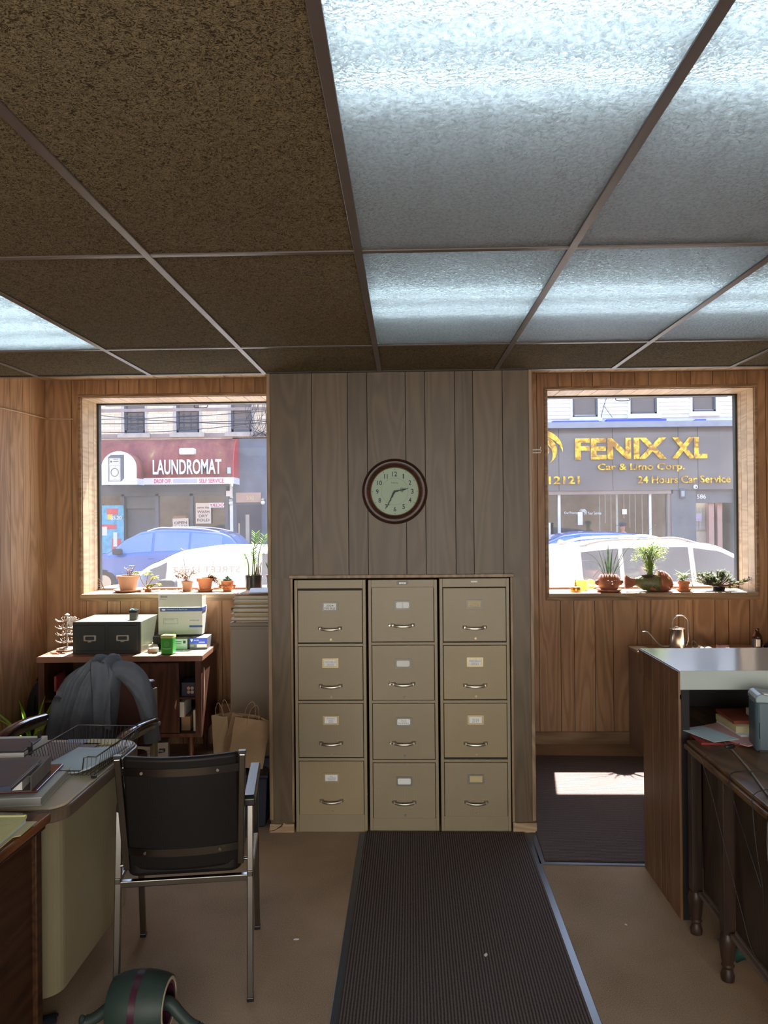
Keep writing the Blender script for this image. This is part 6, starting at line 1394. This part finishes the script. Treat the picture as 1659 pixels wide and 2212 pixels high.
# posters and boards
def sign(name, label, x0, x1, z0, z1, Y, base, lines, ink, tilt=0, cat='sign'):
    s_ = thing(name, label, cat, ((x0+x1)/2, Y, z0), 0, ry=tilt); w_ = x1-x0; hh = z1-z0
    bm = B(); box(bm, (-w_/2,0,0), (w_/2,.02,hh)); obj('board', bm, base, s_)
    bm = B(); n = len(lines)
    for k, s in enumerate(lines):
        if s: ww = w_*min(.8, .2*len(s)); text_bm(bm, s, -ww/2, hh*(.9-(k+1)*.8/n), ww, hh*.55/n, -.001, .02, ext=.004)
    obj('lettering', bm, ink, s_); return s_
cream_b = mat('board_cream', (.72,.6,.47), .7); ink_b = mat('ink_brown', (.16,.1,.09), .7)
sign('window_poster', 'cream poster reading same day wash dry fold in the laundry window', -6.58, -6.1, 1.45, 2.1, 23.9, cream_b, ['same day','WASH','DRY','FOLD'], ink_b, cat='poster')
sign('window_poster', 'tilted cream board reading open daily in the laundry window', -7.3, -6.8, 1.12, 1.62, 23.9, cream_b, ['OPEN','DAILY',''], ink_b, R(-2), cat='poster')
bm = B(); box(bm, (-.2,0,0), (.2,.1,.45)); o = obj('cardboard_box', bm, mat('orange_card', (.6,.28,.12), .7), loc=(-7.18,24.2,1.25)); tag(o, 'orange cardboard box behind the open daily board', 'box')
s_ = sign('window_banner', 'white banner with mirrored red letters at the top of the shop window', -6.15, -5.68, 1.95, 2.1, 23.88, M['paper'], [], k_, cat='sign')  # board and mirrored letters paint a grocery sign's reflection in the glass
bm = B(); text_bm(bm, 'OCERY', -.22, .025, .45, .1, -.001, .03, mirror=True, ext=.004); obj('mirrored_lettering', bm, k_, s_)
po = thing('shop_poster', 'colourful poster by the laundry entrance in blue, red and yellow', 'poster', (-9.2, 23.9, 0.2))
bm = B(); box(bm, (-.42,0,0), (.33,.02,1.85)); obj('board', bm, mat('poster_blue', (.12,.42,.62), .5, var=.3, vs=5), po)
bm = B(); box(bm, (-.2,-.006,1.55), (.15,0,1.75)); box(bm, (-.38,-.006,1.1), (.1,0,1.25)); box(bm, (-.05,-.006,.35), (.25,0,.8)); obj('red_areas', bm, mat('poster_red', (.65,.1,.1), .5), po)
bm = B(); box(bm, (-.18,-.009,1.4), (-.02,-.003,1.57)); obj('yellow_area', bm, mat('poster_yellow', (.75,.6,.05), .5), po)
bm = B(); box(bm, (-.4,-.008,.9), (-.2,0,1.18)); text_bm(bm, '$5.20', -.08, 1.38, .35, .14, -.01, .03, ext=.004); box(bm, (.0,-.008,.55), (.12,0,1.0)); obj('white_areas', bm, M['paper'], po)

# ---- right building
t2 = thing('clapboard_building', 'white clapboard building with the grey car service sign', 'building', (7, 24, GZ))
def tc(bm, a, b): box(bm, (a[0]-7, a[1]-24, a[2]-GZ), (b[0]-7, b[1]-24, b[2]-GZ))
W2x = [(5.22,6.0,4.64),(7.0,7.82,4.72),(8.9,9.62,4.77),(3.3,4.1,4.64),(10.8,11.5,4.77)]; W2s = sorted(W2x)
bm = B(); x = 2.2
for a, b, zb in W2s+[(14,14,0)]:
    z = 4.36; 
    while z < 9:
        def bd(x0, x1, z=z):
            vs = [bm.verts.new((p[0]-7, p[1]-24, p[2]-GZ)) for p in ((x0,23.93,z),(x1,23.93,z),(x1,23.97,z+.12),(x0,23.97,z+.12),(x0,24.1,z),(x1,24.1,z))]
            bm.faces.new((vs[0],vs[1],vs[2],vs[3])); bm.faces.new((vs[0],vs[4],vs[5],vs[1]))
        if a > x: bd(x, a)
        if b > a and (z < zb or z > 6.0): bd(a, b)
        z += .12
    x = b
obj('clapboards', bm, mat('clapboard_white', (.75,.74,.72), .7), t2)
bm = B(); tc(bm, (2.2,24.1,4.2), (14,24.3,9)); obj('wall_core', bm, M['paper'], t2)
for a, b, zb in W2s:
    bm = B(); tc(bm, (a-.1,23.86,zb-.14), (b+.12,24.0,zb)); tc(bm, (a-.06,23.91,zb), (a,24.0,6.0)); tc(bm, (b,23.91,zb), (b+.06,24.0,6.0)); sf = obj('window', bm, M['paper'], t2)
    bm = B(); tc(bm, (a,23.95,zb), (b,24.0,zb+.06)); tc(bm, (a,23.95,zb), (a+.06,24.0,6)); tc(bm, (b-.06,23.95,zb), (b,24.0,6)); tc(bm, (a,23.95,5.3), (b,24.0,5.36)); obj('sash', bm, dfr, sf)
    bm = B(); tc(bm, (a,24.0,zb), (b,24.02,6)); obj('pane', bm, dglass, sf)
# sign board
sgrey = mat('sign_grey', (.15,.14,.135), .45, var=.04, vs=1)
bm = B(); tc(bm, (2.2,23.8,2.36), (14,24.1,4.28)); obj('sign_fascia', bm, sgrey, t2)
bm = B()
for x in (4.75,6.4,8.4,9.0,10.6): tc(bm, (x,23.796,2.36), (x+.012,23.8,4.28))
obj('fascia_joint', bm, M['gap_black'], t2)
bm = B(); tc(bm, (2.2,23.6,4.28), (14,24.0,4.46)); obj('cornice', bm, mat('cornice_slate', (.3,.32,.36), .6), t2)
bm = B(); tc(bm, (4.55,23.62,4.46), (5.95,23.9,4.5)); tc(bm, (6.2,23.62,4.46), (8.0,23.9,4.53)); tc(bm, (8.9,23.62,4.46), (9.2,23.9,4.5)); obj('tarpaulin_strip', bm, mat('tarp_blue', (.05,.1,.5), .5), t2)
gold_m, nt, b = new_mat('sign_gold'); v = coords(nt, (1,1,1)); n = N(nt, 'ShaderNodeTexNoise', i_Scale=5., i_Detail=5., i_Distortion=1.); L(nt, v, n.inputs['Vector'])
L(nt, ramp(nt, n.outputs['Fac'], [(.38,(.3,.14,.005)),(.5,(.6,.38,.01)),(.6,(.85,.62,.04))]), b.inputs['Base Color']); b.inputs['Roughness'].default_value = .35; b.inputs['Metallic'].default_value = .25
Ys = 23.76
def gt(bm, s, x0, x1, z0, z1, bold=.03): a = fx(x0, z0, Ys); c = fx(x1, z1, Ys); text_bm(bm, s, a[0]-7, a[1]-GZ, c[0]-a[0], c[1]-a[1], Ys-24, bold, ext=.04)
bm = B(); gt(bm, 'FENIX', 5.3, 8.12, 3.33, 3.99, .035); gt(bm, 'XL', 8.27, 9.36, 3.33, 3.99, .035); o = obj('sign_lettering', bm, gold_m, t2)
bm = B(); gt(bm, 'Car & Limo Corp.', 5.99, 8.66, 2.93, 3.2, .02); gt(bm, '24 Hours Car Service', 7.22, 10.06, 2.57, 2.8, .02); gt(bm, '2212121', 3.95, 5.43, 2.58, 2.82, .025); obj('sign_lettering', bm, gold_m, t2)
# curled feather crest at the left of the sign
bm = B()
def blade(pts_out, pts_in): 
    poly = [(x-7, z-GZ) for x, z in pts_out+pts_in[::-1]]; prism(bm, poly, 'y', Ys-24-.04, Ys-24)
def arc(cx, cz, r, a0, a1, n=12, sx=1): return [(cx+r*sx*math.cos(R(a0+(a1-a0)*i/n)), cz+r*math.sin(R(a0+(a1-a0)*i/n))) for i in range(n+1)]
for (r, th, a0, a1) in ((.62,.17,130,-5),(.44,.2,150,-60),(.2,.14,170,-80)):
    o_ = arc(4.25, 3.6, r, a0, a1); n = len(o_); inn = [(4.25+(r-th*math.sin(PI*(i+.0)/(n-1)))*math.cos(R(a0+(a1-a0)*i/(n-1))), 3.6+(r-th*math.sin(PI*i/(n-1)))*math.sin(R(a0+(a1-a0)*i/(n-1)))) for i in range(n)]
    blade(o_[0:], inn[1:-1])
obj('crest', bm, gold_m, t2)
# storefront below the sign
bm = B(); tc(bm, (2.2,23.85,2.24), (8.25,24.05,2.36)); tc(bm, (8.1,23.9,-.4), (8.2,24.05,2.3)); tc(bm, (2.2,23.9,-.4), (8.2,24.05,.2)); obj('shop_frame', bm, mat('frame_bronze', (.28,.23,.2), .5), t2)
bm = B(); tc(bm, (8.2,23.85,-.4), (8.95,24.1,2.36)); tc(bm, (10.1,23.85,-.4), (14,24.1,2.36)); tc(bm, (8.95,23.95,1.95), (10.1,24.1,2.36)); obj('pier', bm, mat('pier_grey', (.16,.165,.17), .6), t2)
bm = B(); tc(bm, (4.74,23.92,.2), (4.82,24.0,2.24)); tc(bm, (7.55,23.94,.2), (7.62,24.0,2.24)); obj('mullion', bm, M['paper'], t2)
bm = B(); tc(bm, (2.2,24.0,.2), (8.1,24.01,2.24)); obj('shop_window', bm, shopglass, t2)
bm = B(); tc(bm, (2.2,26.4,-.4), (8.2,26.5,2.4)); tc(bm, (2.2,24.1,2.3), (8.2,26.5,2.36)); tc(bm, (2.2,24.1,-.4), (8.2,26.5,-.3)); tc(bm, (8.2,24.1,-.4), (8.25,26.5,2.4)); obj('shop_interior', bm, mat('shop_wall', (.14,.14,.13), .8, var=.6, vs=1.5), t2)
bm = B()
for k, (x, z) in enumerate(((6.05,1.1),(6.22,1.35),(6.4,1.1),(6.8,1.5),(6.98,1.2),(7.15,1.05),(7.36,.9))): tc(bm, (x,24.05,z), (x+.014,24.06,2.24))
tc(bm, (6.56,24.05,.9), (6.62,24.06,2.24)); obj('hanging_cord', bm, M['paper'], t2)
bm = B(); nm = 'glass_lettering'
a = fx(4.95,1.62,23.98); text_bm(bm, 'Our Priority', a[0]-7, a[1]-GZ, .42, .1, -.01, .0, ext=.003); text_bm(bm, 'Your Service', a[0]-7+.72, a[1]-GZ, .42, .09, -.01, .0, ext=.003)
for (r, a0, a1) in ((.12,160,-40),(.085,170,-60),(.05,180,-60)):
    pts = arc(a[0]+.57, a[1]+.05, r, a0, a1, 10); tube(bm, [(x-7,-.012,z-GZ) for x, z in pts], .01, 5, radii=[.003,.012,.003])
obj(nm, bm, mat('decal_white', (.8,.9,.88), .5), t2)
sign('notice', 'small white notice in the grey shop window beside the door cords', 6.72, 6.86, 1.62, 1.78, 23.93, M['paper'], [], M['ink'], cat='notice')
sign('notice', 'white notice in the grey shop window at head height left of the cords', 5.35, 5.5, 1.3, 1.7, 23.93, M['paper'], [], M['ink'], cat='notice')
# entrance 586
bm = B(); text_bm(bm, '586', 8.95-7+.07, 2.08-GZ, .27, .13, -.05, 0, ext=.006); obj('house_number', bm, M['card_white'], t2)
bm = B(); tc(bm, (8.95,24.35,-.4), (9.42,24.4,1.95)); tc(bm, (8.95,24.3,-.4), (9.42,24.36,1.05)); ed = obj('entrance_door', bm, mat('door_putty', (.5,.45,.37), .6), t2)
bm = B()
for k in range(10): tc(bm, (8.97+.045*k,24.28,1.12), (8.985+.045*k,24.3,1.85))
for k in range(9): tc(bm, (8.96,24.28,1.12+.085*k), (9.4,24.3,1.13+.085*k))
obj('door_grille', bm, mat('grille_white', (.6,.62,.6), .5), ed)
bm = B(); tc(bm, (9.08,24.25,1.38), (9.27,24.27,1.62)); obj('door_notice', bm, mat('notice_lilac', (.5,.45,.62), .6), ed)
bm = B(); tc(bm, (9.42,24.05,-.4), (9.58,24.4,1.95)); tc(bm, (9.7,24.1,-.4), (9.85,24.4,1.95)); obj('door_jamb', bm, mat('jamb_pink', (.5,.33,.27), .6), t2)
bm = B(); tc(bm, (8.95,24.41,-.4), (10.3,24.5,2.4)); tc(bm, (9.58,24.3,-.4), (10.15,24.4,2.0)); obj('recess_wall', bm, M['frame_dark'], t2)
t = thing('security_camera', 'small white dome camera below the gold letters beside the 586 door', 'camera', (8.9, 23.74, 2.44))
bm = B(); lathe(bm, [(0,-.07),(.05,-.055),(.07,0),(.05,.055),(0,.07)], n=18, cap=False); obj('dome', bm, M['paper'], t, smooth=True)
bm = B(); cyl(bm, (0,-.055,-.01), (0,-.075,-.01), .022, n=12); obj('lens', bm, M['ink'], t)
t = thing('wall_lamp', 'dark rectangular wall lantern on the grey pier', 'wall lamp', (8.52, 23.75, 2.1)); bm = B(); box(bm, (-.08,0,0), (.08,.1,.3)); obj('housing', bm, dfr, t, bev=.01); bm = B(); box(bm, (-.05,-.01,.05), (.05,0,.22)); obj('lens', bm, M['ink_faint'], t)

# white kiosk at the kerb
t = thing('street_cabinet', 'white framed kiosk panel standing at the far kerb', 'kiosk', (4.1, 21.9, GZ+.14))
bm = B(); box(bm, (-.6,0,0), (.07,.8,1.62)); obj('body', bm, mat('kiosk_beige', (.5,.45,.4), .6), t)
bm = B()
for a, b in (((-.62,-.03,1.25),(.1,0,1.62)),((.02,-.03,0),(.1,0,1.62)),((-.62,-.03,0),(-.54,0,1.62))): box(bm, a, b)
obj('frame', bm, M['paper'], t)

# ---- cars
def make_car(name, label, nose_x, yc, face, body_m, st, wins, rails=False, fin=False, glass=None, tail=None, width=1.82, wheels=(.85,3.75), mirror_x=3.2):
    """stations: (x from rear bumper, z belt, z roof, half width at belt, half width at roof, z bottom)"""
    ln = st[-1][0]; root = thing(name, label, 'car', (nose_x - face*ln, yc, GZ), 0 if face > 0 else PI)
    W = width/2
    def stat(x):
        for a, b in zip(st, st[1:]):
            if a[0] <= x <= b[0]: f = (x-a[0])/(b[0]-a[0]); f2 = f*f*(3-2*f)*.4+f*.6; return tuple(p*(1-f2)+q*f2 for p, q in zip(a, b))
        return st[-1]
    def half(x):
        _, zb_, zr_, wb, wr, z0 = stat(x); wb *= W; wr *= W
        return [(0,z0),(wb*.9,z0),(wb*1.0,z0+.12),(wb*1.02,(z0+zb_)/2),(wb*1.0,zb_-.08),(wb*.965,zb_),(wr*1.0,zr_-.075 if zr_-zb_ > .12 else zb_+(zr_-zb_)*.6),(wr*.9,zr_-.02),(wr*.5,zr_-.002),(0,zr_)]
    bm = B(); rs = []; n = 64
    for i in range(n+1):
        x = ln*i/n; h = half(x); rs.append([bm.verts.new((x, y, z)) for y, z in h]+[bm.verts.new((x, -y, z)) for y, z in reversed(h[1:-1])])
    skin_rings(bm, rs); bd = obj('body', bm, body_m, root, smooth=True)
    # side windows on both sides
    for (x0, x1) in wins:
        for s in (-1, 1):
            bm = B(); g = []
            for i in range(15):
                x = x0+(x1-x0)*i/14; h = half(x); p, q = h[5], h[6]; col = []
                for f in (.06,.5,.97): col.append(bm.verts.new((x, s*(p[0]*(1-f)+q[0]*f+.008), p[1]*(1-f)+q[1]*f)))
                g.append(col)
            for i in range(14):
                for j in range(2): bm.faces.new((g[i][j], g[i+1][j], g[i+1][j+1], g[i][j+1]))
            obj('side_window', bm, glass, root, smooth=True)
    # windscreen and rear window follow the slopes
    for nm, (x0, x1) in (('windscreen', tail[0]), ('rear_window', tail[1])):
        bm = B(); g = []
        for i in range(11):
            x = x0+(x1-x0)*i/10; h = half(x); zt_ = h[8][1]; w_ = h[7][0]*.93; g.append([bm.verts.new((x, w_*k/4, h[9][1]*(1-abs(k)/4)+h[7][1]*abs(k)/4+.012)) for k in range(-4,5)])
        for i in range(10):
            for j in range(8): bm.faces.new((g[i][j], g[i+1][j], g[i+1][j+1], g[i][j+1]))
        obj(nm, bm, glass, root, smooth=True)
    for x in wheels:
        for s in (-1, 1):
            bm = B(); cyl(bm, (x, s*(W-.2), .34), (x, s*(W+.01), .34), .34, n=28); wh = obj('wheel', bm, M['black_matte'], root, smooth=True)
            bm = B(); cyl(bm, (x, s*(W-.02), .34), (x, s*(W+.02), .34), .2, n=20); obj('hubcap', bm, M['nickel'], wh, smooth=True)
    for s in (-1, 1):
        h = half(mirror_x); bm = B(); prism(bm, rrect(mirror_x-.1, h[5][1]+.0, mirror_x+.13, h[5][1]+.16, .05), 'y', s*(h[5][0]+.02), s*(h[5][0]+.18)); obj('wing_mirror', bm, M['ink'] if not fin else body_m, root, bev=.02)
    if rails:
        for s in (-1, 1):
            bm = B(); pts = [(x, s*half(x)[7][0]*.97, half(x)[7][1]+(.0 if k in (0,6) else .045)) for k, x in enumerate([rails[0]+(rails[1]-rails[0])*q/6 for q in range(7)])]; tube(bm, pts, .018, 8, 3); obj('roof_rail', bm, rails[2], root, smooth='all')
    if fin:
        x = fin; z = half(x)[9][1]; bm = B(); prism(bm, [(x-.09,z-.01),(x+.16,z-.01),(x+.02,z+.05),(x-.05,z+.075)], 'y', -.03, .03); obj('antenna_fin', bm, mat('fin_grey', (.35,.3,.28), .5), root, bev=.01)
    for x in (1.5, 2.5):
        for s in (-1,1):
            h = half(x); bm = B(); cbox(bm, (x, s*(h[4][0]+.012), h[4][1]-.06), (.16,.02,.025)); obj('door_handle', bm, body_m, root, bev=.006)
    for s in (-1, 1):
        h = half(.12); bm = B(); cbox(bm, (.1, s*h[4][0]*.9, h[4][1]-.1), (.16,.22,.2)); obj('tail_lamp', bm, mat('lamp_red', (.4,.02,.02), .2), root, bev=.02)
        h = half(ln-.16); bm = B(); cbox(bm, (ln-.2, s*h[4][0]*.88, h[4][1]-.03), (.22,.22,.12)); obj('headlamp', bm, M['card_white'], root, bev=.02)
    return root
SUV = [(0,.7,.72,.8,.7,.4),(.06,.98,1.02,.93,.8,.3),(.2,1.1,1.22,.97,.82,.25),(.55,1.13,1.56,.99,.78,.22),(.8,1.14,1.64,1,.78,.22),(1.6,1.13,1.71,1,.79,.22),(2.4,1.11,1.72,1,.79,.22),(2.85,1.09,1.66,1,.78,.22),(3.2,1.07,1.5,1,.76,.22),(3.75,1.04,1.12,.99,.8,.22),(4.3,.95,1.04,.95,.78,.22),(4.58,.8,.88,.88,.72,.26),(4.7,.6,.68,.8,.66,.35)]
SED = [(x, zb_*.93, (zr_-1.1)*.88+1.0 if zr_ > 1.2 else zr_*.9, a, b, z0) for x, zb_, zr_, a, b, z0 in SUV]
LOW = [(x, a*.93, b*.93, c, d, e) for x, a, b, c, d, e in SUV]; MID = [(x, a*.955, b*.955, c, d, e) for x, a, b, c, d, e in SUV]
blue_p = mat('car_blue', (.06,.14,.42), .25, .2, coat=.8, var=.02); white_p = mat('car_white', (.8,.8,.79), .3, coat=.5, var=.01); dblue = mat('car_deep_blue', (.02,.09,.55), .25, .2, coat=.8, var=.02)
cg = bpy.data.materials.new('car_glass'); cg.use_nodes = True; _b = cg.node_tree.nodes['Principled BSDF']; _b.inputs['Base Color'].default_value = (.07,.1,.14,1); _b.inputs['Roughness'].default_value = .04; _b.inputs['Specular IOR Level'].default_value = 1.
cgb = bpy.data.materials.new('car_glass_blue'); cgb.use_nodes = True; _b = cgb.node_tree.nodes['Principled BSDF']; _b.inputs['Base Color'].default_value = (.12,.2,.42,1); _b.inputs['Roughness'].default_value = .04; _b.inputs['Specular IOR Level'].default_value = 1.
rail_m = mat('rail_silver', (.75,.77,.8), .3, .6)
make_car('car', 'blue sport utility car parked at the far kerb before the laundry', -8.75, 20.5, -1, blue_p, SUV, [(.7,1.5),(1.56,2.45),(2.52,3.5)], (.8,2.7,rail_m), False, cgb, ((2.95,3.6),(.15,.6)), mirror_x=3.35)
c1 = make_car('car', 'white parked vehicle with a lettered side panel outside the left window', -5.05, 11.4, -1, white_p, LOW, [(.8,1.65),(3.0,3.45)], False, False, cg, ((2.95,3.6),(.15,.6)), mirror_x=2.9)
bm = B(); 
for s in (1,):
    pass
text_bm(bm, 'STREET FLEET', 0, 0, .95, .085, 0, 0, ext=.002, mirror=True); bmesh.ops.rotate(bm, verts=bm.verts[:], cent=(0,0,0), matrix=Matrix.Rotation(PI, 3, 'Z')); bmesh.ops.translate(bm, verts=bm.verts[:], vec=(2.9,.835,1.25)); obj('panel_lettering', bm, mat('letter_pale_grey', (.3,.3,.29), .6), c1)
bm = B(); cyl(bm, (3.62,.9,1.0), (3.62,.935,1.0), .075, n=24); obj('round_sticker', bm, mat('sticker_green', (.1,.4,.32), .5), c1)
make_car('car', 'white sport utility car with roof rails outside the right window', 6.1, 11.3, 1, white_p, MID, [(1.0,1.5),(1.56,2.45),(2.52,3.55)], (1.0,2.6,mat('rail_grey', (.3,.29,.3), .4)), .9, cg, ((2.95,3.6),(.15,.6)))
make_car('car', 'deep blue car parked at the far kerb before the grey shop', 2.2, 20.4, -1, dblue, SED, [(.8,1.5),(1.6,2.45),(2.6,3.4)], False, False, cgb, ((2.95,3.6),(.2,.6)), mirror_x=3.35)

# ---- passer-by behind the deep blue car
p = thing('person', 'person in a dark cap walking past the grey shop behind the blue car', 'person', (6.2, 21.95, GZ+.14), R(80))
def skinned(name, verts, edges, radii, m, parent, sub=1):
    me = bpy.data.meshes.new(name); me.from_pydata(verts, edges, []); o = bpy.data.objects.new(name, me); C.objects.link(o); o.parent = parent
    sk = o.modifiers.new('skin', 'SKIN'); sk.use_smooth_shade = True
    for d, r in zip(me.skin_vertices[0].data, radii): d.radius = (r, r) if not isinstance(r, tuple) else r
    me.skin_vertices[0].data[0].use_root = True
    s = o.modifiers.new('sub', 'SUBSURF'); s.levels = sub; s.render_levels = sub; me.materials.append(m); return o
K = .93
V = [(0,0,.88),(0,0,1.05),(0,.0,1.28),(0,.01,1.4),(0,.03,1.46),(0,.04,1.56),(0,.04,1.66), (-.17,0,1.36),(-.2,-.05,1.1),(-.19,.05,.86), (.17,0,1.36),(.2,.05,1.1),(.19,.15,.88), (-.09,0,.85),(-.1,.08,.47),(-.1,-.02,.08),(-.1,.1,.03), (.09,0,.85),(.1,-.05,.47),(.1,-.22,.1),(.1,-.12,.03)]
E_ = [(0,1),(1,2),(2,3),(3,4),(4,5),(5,6),(3,7),(7,8),(8,9),(3,10),(10,11),(11,12),(0,13),(13,14),(14,15),(15,16),(0,17),(17,18),(18,19),(19,20)]
rad = [.13,.12,.14,.08,.05,.085,.07,.06,.045,.03,.06,.045,.03,.085,.06,.04,.035,.085,.06,.04,.035]
V = [tuple(c*K for c in v) for v in V]
skinned('body', V, E_, rad, mat('skin_tone', (.45,.22,.14), .6), p)
clo = mat('jacket_dark', (.03,.035,.06), .8)
skinned('coat', V[:4]+[V[7],V[8],V[10],V[11]], [(0,1),(1,2),(2,3),(3,4),(4,5),(3,6),(6,7)], [.155,.145,.165,.1,.078,.062,.078,.062], clo, p)
skinned('trousers', [V[0],V[13],V[14],V[15],V[17],V[18],V[19]], [(0,1),(1,2),(2,3),(0,4),(4,5),(5,6)], [.15,.105,.08,.055,.105,.08,.055], mat('trousers_dark', (.03,.03,.035), .8), p)
bm = B(); lathe(bm, [(.105,0),(.108,.03),(.09,.085),(.04,.11),(0,.112)], (0,.035,1.52), 24, cap=False); prism(bm, rrect(-.075,.1,.075,.22,.04), 'z', 1.525, 1.535); obj('cap', bm, clo, p, smooth=True)
bm = B(); cyl(bm, (0,.125,1.5), (0,.15,1.49), .014, .01, n=8); obj('nose', bm, bpy.data.materials['skin_tone'], p)

# ---- overhead cables
wm = mat('cable_street', (.04,.04,.05), .6)
W_ = [((-14,14,5.0),(2,15,5.3),-.5),((-14,15,4.2),(2,13,5.6),-.3),((-12,16,5.6),(0,14.5,4.55),-.25),((-13,17,5.2),(1,17,5.1),-.6),((-12,18,4.4),(-1,18.5,5.7),-.4),((-12,23.4,4.75),(-3,23.4,5.0),-.15),((-12,23.3,4.6),(-2,23.3,4.7),-.1),((-13,22.8,5.4),(2,22.8,4.9),-.7),((-12,23.2,4.5),(-3,23.2,4.75),-.35)]
for k, (a, b, sag) in enumerate(W_):
    bm = B(); pts = [tuple(a[i]*(1-f)+b[i]*f+(sag*4*f*(1-f) if i == 2 else 0) for i in range(3)) for f in [j/12 for j in range(13)]]
    tube(bm, pts, .008 if k < 5 else .011, 5); o = obj('overhead_cable', bm, wm, smooth='all'); tag(o, 'thin dark overhead cable crossing in front of the brick upper floor', 'cable', 'overhead street cables')
bm = B()
for k in range(22):
    x = rnd(-4.9,-4.2); tube(bm, [(x+rnd(-.1,.3),23.7,5.6),(x+rnd(-.2,.25),23.6,5.0),(x+rnd(-.2,.2),23.65,4.5),(-4.45+rnd(-.4,.3),23.8,4.15)], .006, 4, 4)
o = obj('wire_tangle', bm, wm, smooth='all'); tag(o, 'tangle of thin wires on the brick wall above the black entrance', 'wires'); o['kind'] = 'stuff'
bm = B(); tube(bm, [(6.3,23.75,5.4),(6.15,23.75,5.0),(6.05,23.75,4.6)], .01, 5, 3); tube(bm, [(6.15,23.75,4.95),(6.4,23.75,4.6)], .008, 5); o = obj('service_cable', bm, wm, smooth='all'); tag(o, 'thin black service cable running down the white clapboards', 'cable')
